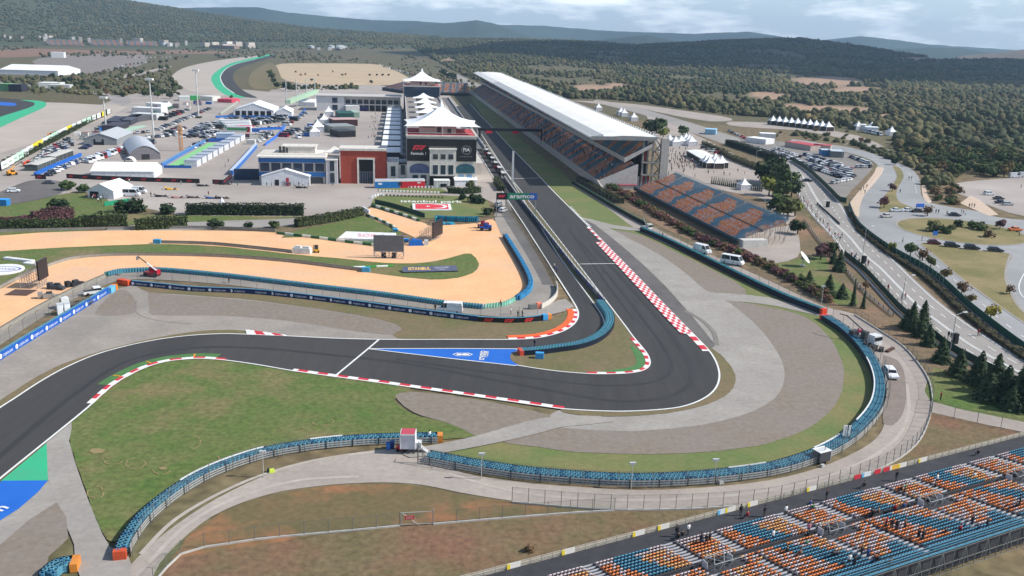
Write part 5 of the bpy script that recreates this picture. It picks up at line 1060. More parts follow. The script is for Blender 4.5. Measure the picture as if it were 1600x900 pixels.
gable((1073,243),(1100,259),9,2.8,3.4,'white flat marquee on the plaza',along='x',dark=((0,1,2.2),))
for i,(x,y,s) in enumerate(((514,181,1.3),(507,194,1.3),(497,207,1.5),(492,213,1.2))): pagoda((x,y), s, 'white pagoda tent among the paddock trucks, '+['farthest','second farthest','large one nearer the office roof','nearest to the office roof'][i], 'paddock pagodas')
for i,(x,y) in enumerate(((935,173),(970,180),(975,182),(990,189),(1392,212),(1361,204),(1340,203))): pagoda((x,y), 1.2, ['white pagoda tent behind the grandstand roof, leftmost','white pagoda tent behind the grandstand roof, second','white pagoda tent behind the grandstand roof, third','white pagoda tent behind the grandstand roof, rightmost','lone small pagoda tent at the wood edge','pagoda tent right of the long pagoda row','pagoda tent ending the white yard near the wood'][i])
def boxy(name, px0, px1, depth, h, col, label, cat, roof=None, z=0, group=None, stripe=None):
    a, L_, rz = frame_of(px0, px1); r = empty(name, a, rz, label, cat, group)
    b = MB().use(P_(col,.6)); b.box(L_/2,depth/2,z,L_,depth,h); b.use(P_(tuple(int(c*.8) for c in col),.6))
    for i in range(int(L_/1.2)): b.box(.6+i*1.2,-.03,z+.2,.12,.05,h-.4)
    b.build('walls', r); b = MB().use(P_(roof or tuple(min(255,int(c*1.1)) for c in col),.6)); b.box(L_/2,depth/2,z+h+.002,L_+.2,depth+.2,.16); b.build('roof', r)
    if stripe: b = MB().use(P_(stripe,.5)); b.box(L_/2,-.05,z+h*.35,L_*.96,.05,h*.4); b.build('stripe', r)
    return r
r = boxy('site_cabin',(679,294.5),(703,294.5),5,3.0,(222,220,216),'white cabin with a dark window before the pit tower','cabin',(236,236,234)); MB().use(GLD).box(3.6,-.08,.6,2.6,.06,1.3).build('window', r)
r = empty('banner_trailer', W(586,294.5), math.atan2((W(664,293.5)-W(586,294.5)).y,(W(664,293.5)-W(586,294.5)).x), 'long trailer with blue and red side banner on the narrow lawn', 'trailer'); L_ = (W(664,293.5)-W(586,294.5)).length
b = MB().use(P_((190,194,204),.5)); b.box(L_/2,1.6,0,L_,3.2,3.4); b.build('body', r); b = MB().use(P_((240,240,240),.5)); b.box(L_/2,-.08,2.7,L_,.1,.7); b.build('white_band', r); b = MB().use(P_((36,120,196),.5)); b.box(L_*.25,-.08,.15,L_*.5,.1,2.5); b.use(P_((206,40,58),.5)); b.box(L_*.75,-.08,.15,L_*.5,.1,2.5); b.use(P_((60,56,60))); b.box(L_*.5,-.1,1.0,L_*.08,.08,1.4); b.build('banner', r); b = MB().use(WHITE); b.box(L_*.1,-.15,1.5,1.6,.04,.7); b.box(L_*.88,-.15,1.9,1.4,.04,.4); b.build('emblems', r)
boxy('hospitality_unit',(530,186),(553,186),22,3.8,(42,84,78),'dark green hospitality unit in the paddock','trailer')
boxy('hospitality_unit',(553,184),(562,184),22,3.6,(150,176,160),'pale green hospitality unit beside the dark green one','trailer')
boxy('hospitality_unit',(521,197.5),(559,197),14,4.2,(70,40,46),'hospitality unit with a pinkish roof','trailer',(206,170,168))
boxy('hospitality_unit',(519,208.5),(556,207.5),18,4.0,(126,130,128),'long grey hospitality unit behind the office roof','trailer',(150,156,156))
boxy('hospitality_unit',(530,215),(556,214),14,3.4,(36,38,42),'black hospitality unit next to the paddock walkway','trailer',(60,62,66))
boxy('hospitality_unit',(541,175),(562,175),16,4.4,(206,206,206),'pale rounded hospitality unit below the arcade','trailer',(244,244,244))
for i in range(5): boxy('truck_trailer',(354-3*i+0,206-2.6*i),(392-3*i*.2,207-2.6*i),4,3.2,(226,228,228),'white trailer with green edge, '+ORD[i]+' of the stack of five counted from the near side','trailer',(246,246,246),group='white trailers in the paddock',stripe=(60,150,90))
boxy('container',(390,207),(397,205),9,3.2,(190,44,70),'small crimson container ending the white trailers','container')
boxy('container',(338,216.5),(366,216.5),8,2.6,(150,176,206),'pale blue container beside the green court','container',(186,200,214))
for i in range(9):
    x0, y0 = 308+8.6*i, 261-5.0*i
    boxy('container',(x0,y0),(x0+6.4,y0-3.2),5.5,2.8,(226,228,232),'white office container, '+ORD[i]+' from the near end of the row by the green court','container',(176,184,200),group='office containers by the green court')
for i,(x0,y0,x1,y1,d,h,c) in enumerate(((206,176,252,178,9,3.6,(222,222,222)),(205,186,245,188,9,3.6,(206,208,206)),(228,168,252,170,10,3.4,(232,232,232)),(186,198,200,190,8,3.2,(60,62,76)),(205,196,226,186,7,3.2,(78,80,92)),(215,191,240,187,8,3.2,(92,92,98)),(280,158,297,158,12,3.5,(206,210,208)),(313,157,332,158,12,3.5,(210,212,206)),(298,157,312,157,8,3.5,(60,160,90)),(340,160,362,161,14,2.8,(206,80,100)),(186,205,202,199,9,3.0,(66,60,72)))):
    boxy('truck_trailer',(x0,y0),(x1,y1),d,h,c,['long white trailer at the back left of the paddock, farther','long white trailer at the back left of the paddock, nearer','short white trailer behind the long ones','dark trailer near the row of boards','dark grey trailer on the pale green ground','grey trailer beside the dark grey one','pale truck box by the far trees, left','pale truck box by the far trees, right','green truck box between two pale ones','pinkish red awning trailer by the far trees','dark violet trailer nearest to the boards'][i],'trailer')
def panel_fence(px, label, col, h, th=.15, logos=None, step=3, cat='fence', roof=None):
    base = resample(WP(px),1.0); e = Vector((base[0].x,base[0].y,0)); p = [q-e for q in base]; r = empty('panel_fence', e, 0, label, cat); b = MB().use(P_(col,.6)); wall_into(b, p, 0, th, .04, h); b.build('panels', r)
    if logos:
        nn = normals2(p)
        for i in range(2, len(p)-2, step*2): t = MB().use(P_(logos,.5)); put_logo(t, p[i]-nn[i]*.04+Vector((0,0,h/2)), p[i+1]-p[i], (0,0,1), h*.42); t.build('lettering', r)
    if roof: b = MB().use(P_(roof,.5)); wall_into(b, p, -.1, th+.5, h+.002, h+.2); b.build('cap', r)
    return r
panel_fence([(104,278.5),(160,281.5),(240,284.5),(312,286.5)],'black banner fence with red logos along the paddock edge',(42,38,42),1.8,logos=(206,54,54),step=3)
panel_fence([(55,279.5),(72,280.5)],'short dark banner fence at the left paddock corner',(60,44,50),1.9,logos=(206,54,54),step=2)
panel_fence([(57,275),(90,260),(128,244)],'long bright blue fence beside the parked cars',(32,104,196),1.5,.9)
panel_fence([(332,287.5),(350,288),(363,277)],'dark fence piece beside the blue ramp',(52,50,56),1.8,logos=(196,60,60),step=2)
panel_fence([(364,274),(384,252),(402,231)],'long pale blue fence climbing beside the office wing',(52,112,190),2.0,1.0,roof=(196,210,230))
panel_fence([(366,281),(407,281)],'dark blue screen left of the office wing',(48,66,92),4.5,.4)
panel_fence([(256,262.5),(299,263)],'blue fence on the near side of the green court',(40,100,180),1.2)
panel_fence([(254,261),(290,240),(322,223)],'blue fence on the left side of the green court',(70,120,190),1.6,.4,roof=(120,150,190))
panel_fence([(326,222),(362,221.5)],'blue fence on the far side of the green court',(44,84,160),2.0,.4)
panel_fence([(337,184.5),(362,183.8),(428,184.5),(466,185),(478,172)],'blue fence in front of the white marquees',(40,104,180),1.6,.3)
panel_fence([(345,179),(372,160)],'pale fence running back beside the big white marquee',(170,180,170),1.5,.3)
panel_fence([(405,203.5),(440,202.5),(446,198)],'blue fence in the middle of the paddock, far side',(36,108,196),1.5,.3)
panel_fence([(444,202),(432,215),(414,228)],'blue fence in the middle of the paddock, right side',(60,120,220),1.5,.3)
panel_fence([(155,205),(184,202)],'short blue fence left of the pale green ground',(30,100,190),2.0,.5)
panel_fence([(236,180),(262,172),(278,167)],'dark green hoarding in front of the far trailers',(48,88,70),2.0,.3)
b = MB().use(P_((40,150,110),.6)); b.hexa([(0,0,0),(.15,0,0),(5.5,7.5,0),(5.35,7.5,0),(0,0,1.6),(.15,0,1.6),(5.5,7.5,1.6),(5.35,7.5,1.6)]); b.build('panel_fence', loc=W(163,322.5), label='bright green fabric fence beside the left white tent', cat='fence')
for i in range(22):
    t = i/21; px = (3+165*t, 268-87*t + 6*math.sin(t*3.1)*-1)
    a, c = W(*px), W(px[0]+12*(1-.6*t), px[1]-5.6*(1-.6*t)); L_ = (c-a).length; rz = math.atan2((c-a).y,(c-a).x); col = [(232,236,232),(236,236,236),(190,226,206),(236,238,236),(240,220,40),(226,230,232),(206,230,214)][(i*3+0) % 7] if i not in (7,) else (240,220,40)
    r = empty('advertising_board', a, rz, ('yellow' if col == (240,220,40) else 'pale green' if col[0] < 210 else 'white')+' board beside the left paddock hedge, '+ORD[min(i,19)]+(' from the near end' if i < 20 else ' or later from the near end'), 'board', 'boards along the left paddock edge')
    MB().use(P_(col,.5)).box(L_/2,0,.8,L_,.15,3.0).build('panel', r); b = MB().use(DGREY); b.box(.3,.1,0,.15,.15,2.5); b.box(L_-.3,.1,0,.15,.15,2.5); b.build('legs', r); b = MB().use(P_((150,170,160),.5)); b.box(L_*.5,-.1,2.0,L_*.5,.04,.5); b.build('print', r)
st('green_court',[(259,261),(297,262),(351,223.5),(325,223.5)], mat('court_green',(140,200,136),(128,190,126),scale=.2), 4, 1, 0, 'light green court inside blue fences in the paddock')
st('green_court',[(160,212),(200,206),(232,197),(222,196),(190,200),(165,206)], mat('pale_green_ground',(176,206,184),(164,196,172),scale=.2), 4, 1, 0, 'pale green ground cloth in the left paddock')
r = empty('video_screen', W(584.5,403.5), .06, 'large dark video screen on a truss base on the gravel', 'screen'); b = MB().use(P_((112,112,116),.35)); b.box(4.0,.0,2.0,8.2,.5,4.5); b.build('screen', r); b = MB().use(P_((160,160,164),.4,.5))
for x in (0,2,4,6,8):
    b.tube((x,-.3,0),(x,-.3,2.2),.07,5); b.tube((x,2.4,0),(x,2.4,5),.07,5); b.tube((x,.4,6),(x,2.4,3),.05,4); b.tube((x,-.3,.2),(x,2.4,2),.05,4)
    if x < 8: b.tube((x,-.3,.1),(x+2,-.3,2),.05,4); b.tube((x,-.3,2),(x+2,-.3,.1),.05,4)
for z in (.1,2.0): b.tube((0,-.3,z),(8,-.3,z),.08,5)
b.build('truss', r); b = MB().use(P_((40,40,44))); b.box(2.6,.6,.1,1.2,1.0,1.4); b.box(5.4,.6,.1,1.2,1.0,1.4); b.build('ballast', r)
def side_screen(px, rz, w, h, z0, label, n=5):
    r = empty('video_screen', W(*px), rz, label, 'screen'); MB().use(P_((44,40,46),.4)).box(w/2,0,z0,w,.4,h).build('screen', r)
    b = MB().use(P_((186,186,188),.4,.5))
    for i in range(n):
        x = w*i/(n-1)
        for y in (.4,2.2,4.4): b.tube((x,y,0),(x,y,z0+h*(1-.15*y)),.05,4)
        b.tube((x,.3,z0+h),(x,4.4,z0),.05,4); b.tube((x,.3,z0),(x,4.4,.3),.05,4); b.tube((x,.3,.4),(x,4.4,z0+h*.3),.05,4)
        if i < n-1:
            for y in (.4,4.4):
                for z in (.3,z0,z0+h*.4): b.tube((x,y,z),(x+w/(n-1),y,z),.04,4)
                b.tube((x,y,.3),(x+w/(n-1),y,z0),.04,4); b.tube((x,y,z0+h*.4),(x+w/(n-1),y,z0),.04,4)
    b.build('truss', r); return r
side_screen((62,452), 2.1-.5, 4.5, 4.6, 2.0, 'dark screen seen edge-on with truss legs on the left gravel')
side_screen((676,378), -1.9+3.14, 7.0, 4.6, 1.2, 'dark screen with a sloping truss behind it by the gravel throat')
b = MB().use(P_((96,74,68),.7)); a = W(14,466); b.box(0,0,.12,5.0,4.4,.12,.05); b.build('dark_mat', loc=W(33,458), rz=-.05, label='dark brown mat lying on the left gravel', cat='mat')
r = empty('sign_board', W(528,376), frame_of((528,376),(590,378))[2], 'large white sloping sign board on the triangular lawn', 'sign'); Lb = 15.5
b = MB().use(P_((240,238,240),.5)); b.hexa([(0,0,0),(Lb,0,0),(Lb+1,5.4,0),(1.4,5.4,0),(0,0,.8),(Lb,0,.8),(Lb+1,5.4,1.7),(1.4,5.4,1.7)]); b.build('board', r); t = MB().use(P_((236,170,182),.5)); ey = Vector((.1,5.4,.9)); put_text(t,'SOR',(8.2,2.6,1.27),(1,.02,0.0),ey,3.0,bold=True); t.use(P_((120,130,170))); put_text(t,'®',(12.6,2.7,1.3),(1,.02,0),ey,2.4); t.build('lettering', r)
r = empty('sign_board', W(629,427), frame_of((629,427),(715,425))[2], 'slate blue sloping sign board with yellow letters on the gravel island', 'sign'); Lb = (W(715,425)-W(629,427)).length
b = MB().use(P_((96,100,124),.5)); b.hexa([(0,0,0),(Lb,0,0),(Lb,2.2,0),(.2,2.2,0),(0,0,.35),(Lb,0,.35),(Lb,2.2,1.2),(.2,2.2,1.2)]); b.use(P_((26,28,34))); b.box(Lb/2,-.05,0,Lb+.2,.08,.34); b.build('board', r); t = MB(); ey = Vector((0,2.2,.85)); t.use(P_((250,204,110),.5)); put_text(t,'ISTANBUL',(Lb*.31,1.15,.82),(1,0,0),ey,1.7,wmax=Lb*.4,bold=True); t.use(P_((220,222,232))); put_text(t,'CIRCUIT PARK',(Lb*.72,1.45,.94),(1,0,0),ey,.8,wmax=Lb*.26); put_text(t,'TURKEY',(Lb*.71,.7,.66),(1,0,0),ey,.7,wmax=Lb*.14); t.build('lettering', r)
r = empty('painted_flag', W(645,329.5), frame_of((645,329.5),(706,329.8))[2], 'red flag panel with white crescent and star on the lawn', 'flag'); Lb = (W(706,329.8)-W(645,329.5)).length; d = 9.5
b = MB().use(P_((240,238,236),.6)); b.hexa([(0,0,.1),(Lb,0,.1),(Lb,d,.1),(0,d,.1),(0,0,.5),(Lb,0,.5),(Lb,d,.9),(0,d,.9)]); b.build('board', r); ey = Vector((0,d,.4)); t = MB().use(P_((226,66,78),.6)); ex = Vector((1,0,0)); put_poly(t,[(1,.9),(Lb-1,.9),(Lb-1,d-.9),(1,d-.9)],(0,0,.54),ex,ey); t.build('red_field', r)
t = MB().use(P_((244,240,238),.6)); n = 20; R1, R2 = 3.0, 2.45; out = [(R1*math.cos(a),R1*math.sin(a)) for a in [2*math.pi*i/n for i in range(n)]]
cres = [(R1*math.cos(a),R1*math.sin(a)) for a in [.55+ (2*math.pi-1.1)*i/24 for i in range(25)]]+[(.75+R2*math.cos(a),R2*math.sin(a)) for a in [2*math.pi-.72-(2*math.pi-1.44)*i/24 for i in range(25)]]
cres = [(-x,y) for x,y in cres]; put_poly(t,cres,(Lb*.68,d/2,.78),ex,ey); star = [((1.1 if i%2==0 else .45)*math.cos(math.pi*i/5+math.pi),(1.1 if i%2==0 else .45)*math.sin(math.pi*i/5+math.pi)) for i in range(10)]; put_poly(t,star,(Lb*.40,d/2,.78),ex,ey); t.build('emblem', r)
r = empty('letter_sign', W(625,316.5), frame_of((625,316.5),(722,317.5))[2], 'row of low white letters lying on the flag lawn', 'sign'); t = MB().use(P_((232,234,226),.6)); Lb = (W(722,317.5)-W(625,316.5)).length; put_text(t,'istanbul park',(Lb/2,1.2,.3),(1,0,0),(0,4.6,.4),4.2,wmax=Lb,bold=True); t.build('lettering', r)
r = empty('oval_sign', W(2,423), 0, 'white oval sign with blue lettering on the grass at the left edge', 'sign'); b = MB().use(P_((240,240,242),.5)); b.lathe([(5.2,0),(5.2,.35),(5.1,.45)],0,0,28); b.build('board', r); t = MB().use(P_((110,116,170),.5)); 
for a in range(28):
    c0, c1 = a*math.pi/14, (a+1)*math.pi/14; t.add([(4.3*math.cos(x)*k+.6,2.6*math.sin(x)*k,.47) for x,k in ((c0,1),(c1,1),(c1,.86),(c0,.86))],[(0,1,2,3)])
put_text(t,'POWER',(.6,0,.48),(1,0,0),(0,1,0),2.0,wmax=6); t.build('lettering', r)
b = MB().use(P_((236,236,236),.5)); b.box(0,0,0,9,1.2,.7); b.box(5.5,-1.6,0,4,1.6,.5); b.build('white_slab', loc=W(30,408), rz=-.28, label='long white slab on the grass behind the oval sign', cat='slab')
t = MB().use(G_line); o = W(723,555.5); ex = (W(738,555.5)-W(708,555.5)).normalized(); ey = Vector((-ex.y,ex.x,0)); o.z = .24
def ring(s): return [(-2.0*s,0),(-1.1*s,.95*s),(1.1*s,.95*s),(2.0*s,0),(1.1*s,-.95*s),(-1.1*s,-.95*s)]
hx = ring(1.0); hi = ring(.86)
for i in range(6): t.add([o+ex*x+ey*y for x,y in (hx[i],hx[(i+1)%6],hi[(i+1)%6],hi[i])],[(0,1,2,3)])
put_poly(t,[(-1.15,-.5),(-1.15,.5),(-.3,.5),(-.3,.25),(.3,.6),(1.1,.45),(1.3,0),(1.1,-.45),(.3,-.6),(-.3,-.25),(-.3,-.5)],o,ex,ey); t.build('painted_emblem', label='white hexagonal emblem painted on the blue wedge', cat='road marking', kind='structure')
t = MB().use(G_line); o = W(754.5,557); o.z = .24; e2 = (W(753,564)-W(756,549)); e2.z = 0; L2 = e2.length; ex = -e2.normalized(); put_text(t,'crypto',o-ex*L2*.0+Vector((-.25,0,0)),ex,Vector((-ex.y,ex.x,0)),2.0,wmax=L2*.95,bold=True); put_text(t,'.com',o+ex*L2*.2+Vector((.62,0,0)),ex,Vector((-ex.y,ex.x,0)),1.2,wmax=L2*.5,bold=True); t.build('painted_name', label='white web name painted across the blue wedge', cat='road marking', kind='structure')
t = MB().use(G_line); o = W(2,796); o.z = .2; ex = (W(16,790)-W(0,798)).normalized(); put_text(t,'n',o,ex,Vector((-ex.y,ex.x,0)),2.6,bold=True); t.build('painted_name', label='end of a white painted word at the left edge', cat='road marking', kind='structure')
r = empty('satellite_dish', W(1254,416), 0, 'white satellite dish on the grass below the middle stand', 'dish'); b = MB().use(P_((190,190,188),.5)); b.box(0,0,0,1.4,1.0,.3); b.tube((0,0,.2),(0,0,1.8),.12,8); b.build('stand', r)
b = MB().use(P_((238,238,234),.4)); K=6; vs=[]; n=20
for k in range(K+1):
    rr = 2.0*k/K
    for i in range(n): a = 2*math.pi*i/n; vs.append((rr*math.cos(a)*.8, rr*math.sin(a), rr*rr*.12))
b.add(vs,[(k*n+i,k*n+(i+1)%n,(k+1)*n+(i+1)%n,(k+1)*n+i) for k in range(K) for i in range(n)]); o = b.build('reflector', r, (0,-.2,2.4), smooth=True); o.rotation_euler=(math.radians(48),0,math.radians(62)); b = MB().use(P_((120,120,120))); b.tube((0,0,0),(0,0,1.7),.05,5); b.box(0,0,1.6,.25,.25,.3); b.build('feed_arm', o)
def lamp_mesh():
    b = MB().use(P_((176,176,174),.5,.4)); b.tube((0,0,0),(0,0,8.6),.11,6,.06); b.tube((0,0,8.6),(1.8,0,9.1),.05,5); b.use(P_((224,226,228),.4)); b.box(2.0,0,9.0,.9,.3,.14); return b
def lamp(px, h, label, rz=0, group='street lamps of the main road'):
    r = empty('street_lamp', W(*px), rz, label, 'street lamp', group); k = h/9
    b = MB().use(P_((176,176,174),.5,.4)); b.tube((0,0,0),(0,0,8.6*k),.12,6,.07); b.tube((0,0,8.6*k),(1.8,0,9.1*k),.06,5); b.build('pole', r); b = MB().use(P_((230,232,234),.4)); b.box(2.1,0,9.0*k,1.0,.35,.16); b.build('lamp_head', r)
for i,(x,y,l) in enumerate(((1407,486,'street lamp by the main road left of the tall conifers'),(1484,552,'street lamp beside the black box on the main road'),(1275,352,'street lamp on the bank beside the middle stand'),(1348,398,'street lamp standing by the dashed lanes'),(1234,300,'street lamp among the trees above the middle stand'),(1315,250,'street lamp in the full car park'),(1180,262,'street lamp at the plaza edge'),(1214,232,'street lamp by the hedge of the far road'))): lamp((x,y), 8.6, l, .3)
for i,(px,h,l) in enumerate((((240.5,215.5),31,'tall floodlight mast in the left paddock'),((310.5,184.5),31,'tall floodlight mast by the row of parked cars'),((166,203),18,'shorter floodlight mast near the white boards'))):
    r = empty('floodlight_mast', W(*px), 0, l, 'mast', 'floodlight masts'); b = MB().use(P_((206,206,204),.5)); b.tube((0,0,0),(0,0,h),.55,8,.3); b.build('pole', r); MB().use(P_((226,226,222),.5)).box(0,0,h,4.0,2.4,1.0).build('lamp_head', r); MB().use(P_((60,62,60))).box(0,0,0,3.4,3.4,1.2).build('base', r)
r = empty('crane_mast', W(283.5,236), 0, 'orange lattice crane mast behind the rounded hall', 'crane'); b = MB().use(P_((226,160,96),.6))
for x in (-.7,.7):
    for y in (-.7,.7): b.tube((x,y,0),(x,y,13),.13,5)
for z in range(12):
    for s in (-.7,.7): b.tube((-.7,s,z),(.7,s,z+1),.09,4); b.tube((s,.7,z),(s,-.7,z+1),.09,4)
b.build('mast', r)
cctv = MB().use(P_((196,196,190),.5,.3)); cctv.tube((0,0,0),(0,0,3.8),.06,6); cctvm = cctv.mesh('pole'); hd = MB().use(P_((206,208,208),.5)); hd.box(-.15,0,3.75,.55,.35,.3); hd.box(.3,.1,3.7,.3,.25,.35); hdm = hd.mesh('camera_head')
for i,(x,y,l) in enumerate(((412,746,'camera post behind the infield tyre wall'),(752,749,'camera post at the left end of the long tyre wall'),(986,764,'camera post in the middle of the long tyre wall'),(1115,758,'short camera post near the grey boxes by the long tyre wall'),(1283,478,'pale lamp post beside the dark belted tyre wall'))):
    r = empty('camera_post', W(x,y), 0, l, 'post', 'camera posts'); link('pole', cctvm, (0,0,0), parent=r, scale=(1,1,1.25 if i == 4 else 1)); link('camera_head', hdm, (0,0,.95 if i == 4 else 0), parent=r)
b = MB().use(P_((96,98,98),.5,.3)); b.tube((0,0,0),(0,0,3.1),.09,6); b.tube((0,0,2.9),(2.3,-1.5,0),.05,5); b.tube((0,0,2.9),(0,1,2.9),.04,4); b.build('fence_post', loc=W(653,724), label='single steel post with a slanting brace on the service road', cat='post')
r = empty('marshal_cabin', W(638,706), .02, 'white marshal cabin on stilts with a red roof', 'cabin'); b = MB().use(P_((206,206,212),.5)); b.box(0,0,.9,2.1,2.0,2.3); b.build('walls', r); b = MB().use(P_((236,236,236),.5)); b.box(1.08,0,.9,.1,2.1,2.4); b.box(-1.08,0,.9,.1,2.1,2.4); b.box(0,-1.02,3.1,2.2,.1,.2); b.build('frame', r); b = MB().use(P_((196,80,96),.6)); b.box(0,0,3.202,2.0,2.0,.14); b.build('roof', r)
b = MB().use(DGREY)
for x in (-.9,.9):
    for y in (-.9,.9): b.box(x,y,0,.14,.14,.9)
b.use(P_((196,196,196),.5)); b.box(1.5,-.1,.9,.9,1.2,.9); b.hexa([(1.9,-.5,.8),(2.8,-.5,0),(2.8,.5,0),(1.9,.5,.8),(1.9,-.5,.95),(2.9,-.5,.15),(2.9,.5,.15),(1.9,.5,.95)]); b.build('stilts_and_steps', r)
for i,(x,y,c,l) in enumerate(((607,702,(60,120,206),'light blue wheeled bin beside the marshal cabin'),(613,700,(34,66,130),'dark blue wheeled bin beside the marshal cabin'))):
    b = MB().use(P_(c,.5)); b.box(0,0,.08,.55,.6,.95,0,1.15,1.15); b.use(P_(tuple(int(k*.8) for k in c))); b.box(0,-.04,1.032,.68,.74,.08); b.build('wheeled_bin', loc=W(x,y), label=l, cat='bin')
r = empty('quad_bike', W(628,704.5), 3.0, 'red four wheeled kart parked before the marshal cabin', 'kart'); b = MB().use(P_((206,30,52),.4)); b.box(0,0,.3,1.3,.8,.35,0,.8,.8); b.box(.55,0,.45,.5,.9,.3); b.box(-.5,0,.5,.5,.7,.3); b.build('body', r); wh = MB().use(BLACK); wh.lathe([(.26,-.1),(.28,0),(.26,.1)],0,0,10); wm = wh.mesh('wheel')
for x in (-.5,.5):
    for y in (-.48,.48): o = link('wheel', wm, (x,y,.28), parent=r); o.rotation_euler=(math.pi/2,0,0)
b = MB().use(P_((206,206,210))); b.box(0,0,.65,.3,.4,.3); b.build('seat', r)
r = empty('generator', W(650.5,703), .4, 'small white generator under the cabin steps', 'generator'); b = MB().use(P_((222,222,224),.5)); b.box(0,0,.1,.8,.5,.5); b.build('body', r); b = MB().use(DGREY); b.box(-.5,0,.05,.3,.4,.35); b.tube((-.4,-.25,.62),(.4,-.25,.62),.03,5); b.build('handle', r)
r = empty('box_trailer', W(1282,722), math.radians(28), 'grey and white box trailer parked behind the tyre wall', 'trailer'); b = MB().use(P_((70,74,78),.6)); b.box(0,0,.5,2.8,2.0,2.0); b.build('body', r); b = MB().use(P_((238,238,238),.5)); b.box(0,0,2.502,2.9,2.1,.1); b.box(1.42,0,.5,.06,2.05,2.0); b.build('white_panels', r); b = MB().use(P_((196,196,196),.5)); b.tube((1.4,-.6,.4),(2.6,0,.4),.06,5); b.tube((1.4,.6,.4),(2.6,0,.4),.06,5); b.box(-1.3,-1.7,.1,.7,.5,.5); b.build('drawbar', r); r.scale=(.8,.8,.8)
for y in (-.95,.95): o = link('wheel', wm, (0,y,.32), parent=r, scale=1.15); o.rotation_euler=(math.pi/2,0,0)
for i,(x,y,l) in enumerate(((1126,756,'small grey box beside the camera post'),(1145,751,'grey cable reel behind the long tyre wall'),(1320,690,'white tarpaulin bundle at the fence by the box trailer'),(425,738,'lime green bag behind the infield tyre wall'))):
    b = MB().use(P_(((176,178,176),(150,152,150),(226,226,226),(206,226,80))[i],.6)); b.box(0,0,.05,.8,.6,.45,.4,.8,.7); b.use(DGREY); b.box(-.55,.1,.05,.4,.4,.5,.2,.7,.7); b.build('equipment_box', loc=W(x,y), label=l, cat='box')
r = empty('speaker_tower', W(1323,695), .2, 'bundle of dark poles and white panels at the tyre wall', 'frame'); b = MB().use(P_((96,100,90),.6))
for x,y in ((-.6,0),(-.4,.3),(.3,0),(.5,.3),(.1,.6)): b.tube((x,y,0),(x+.1,y,3.0),.05,5)
b.build('poles', r); b = MB().use(P_((232,232,234),.5)); b.box(0,.9,1.0,.7,.1,1.9); b.box(.8,.9,.9,.4,.1,1.9); b.build('panels', r)
b = MB().use(P_((24,26,28),.5)); bb = b.box(0,0,0,1.0,1.0,2.3).mesh('black_box'); lk = [(1349,412),(1491,537),(1293,324),(1245,292)]
for i,(x,y) in enumerate(lk): link('speaker_box', bb, W(x,y), .3, ['tall black box on the main road near the dashed lanes','tall black box on the main road beside the street lamp','tall black box on the main road above the crash barrier','tall black box at the upper end of the main road'][i], 'box', 'black boxes on the main road')
r = empty('plastic_barriers', W(1277,320), math.atan2((W(1313,353)-W(1277,320)).y,(W(1313,353)-W(1277,320)).x), 'row of dark lane dividers on the main road', 'barrier'); Lb=(W(1313,353)-W(1277,320)).length; bb = MB().use(P_((52,58,62),.6)).box(0,0,.08,.9,.35,.8,0,.9,.5).mesh('divider')
for i in range(int(Lb/1.3)): link('divider', bb, (i*1.3,0,0), parent=r)
r = empty('road_sign', W(1459,377), .2, 'two blue road signs at the roundabout island', 'sign'); b = MB().use(STEEL); b.tube((-.4,0,0),(-.4,0,3.2),.05,5); b.tube((.5,0,0),(.5,0,3.2),.05,5); b.build('posts', r); b = MB().use(P_((40,110,190),.5)); b.box(-.4,-.1,2.0,.8,.06,1.4); b.box(.5,-.1,2.0,.8,.06,1.4); b.build('sign_plate', r)
b = MB().use(P_((60,110,206),.5)); b.box(0,0,.8,3.4,.3,1.4); b.use(DGREY); b.box(-1.5,0,0,.12,.12,.8); b.box(1.5,0,0,.12,.12,.8); b.build('road_sign', loc=W(1437,327), rz=.2, label='low blue sign behind the cars at the median', cat='sign')
for i,(x,y,w,c,l) in enumerate(((4,321,4.2,(48,130,196),'blue cabin at the left edge above the hedges'),(618,362,1.6,(60,150,200),'blue crate at the foot of the gravel throat'),(634,378,1.8,(50,120,180),'blue crate beside the dark video screen'))):
    b = MB().use(P_(c,.5)); b.box(0,0,0,w,w*.6,w*.5); b.use(P_(tuple(min(255,int(k*1.3)) for k in c))); b.box(0,0,w*.5+.002,w*1.04,w*.64,.12); b.build('blue_crate', loc=W(x,y), label=l, cat='crate')
r = empty('tarp_heap', W(650,383), .1, 'heap under a bright blue tarpaulin beside the screen truss', 'tarpaulin'); b = MB().use(P_((24,94,176),.4)); b.box(0,0,0,4.4,2.4,1.6,.1,.75,.5); b.box(-.6,.2,1.602,2.0,1.0,.35,.3,.5,.5); b.build('tarpaulin', r); b = MB().use(P_((206,216,222),.5)); b.box(3.0,.3,0,1.2,1.2,1.5); b.build('white_box', r)
b = MB().use(P_((56,176,214),.45)); 
for i in range(14): b.box(RN.uniform(-3,3),RN.uniform(-.7,.7),.05,RN.uniform(.8,1.8),.5,RN.uniform(.3,.7),RN.uniform(-.5,.5),.8,.8)
b.use(P_((90,200,206),.5)); b.box(-3.6,1.5,.05,.3,.3,2.4); b.box(-3.4,1.9,1.8,.3,1.6,.2)
b.build('foam_heap', loc=W(697,350.5), label='heap of bright blue foam pieces on the gravel', cat='foam', kind='stuff')
b = MB().use(WHITE); b.lathe([(1.2,0),(.7,1.0),(.15,2.2),(.03,2.6)],0,0,8); b.build('white_cone_tent', loc=W(347,318.5), label='small white cone behind the long dark hedge', cat='tent')
wp = MB().use(P_((240,240,236),.6)).box(0,0,0,.8,.8,.75,0,.9,.9).mesh('white_block'); dp = MB().use(P_((70,76,66),.7)).box(0,0,0,.7,.7,.7,0,.9,.9).mesh('dark_block')
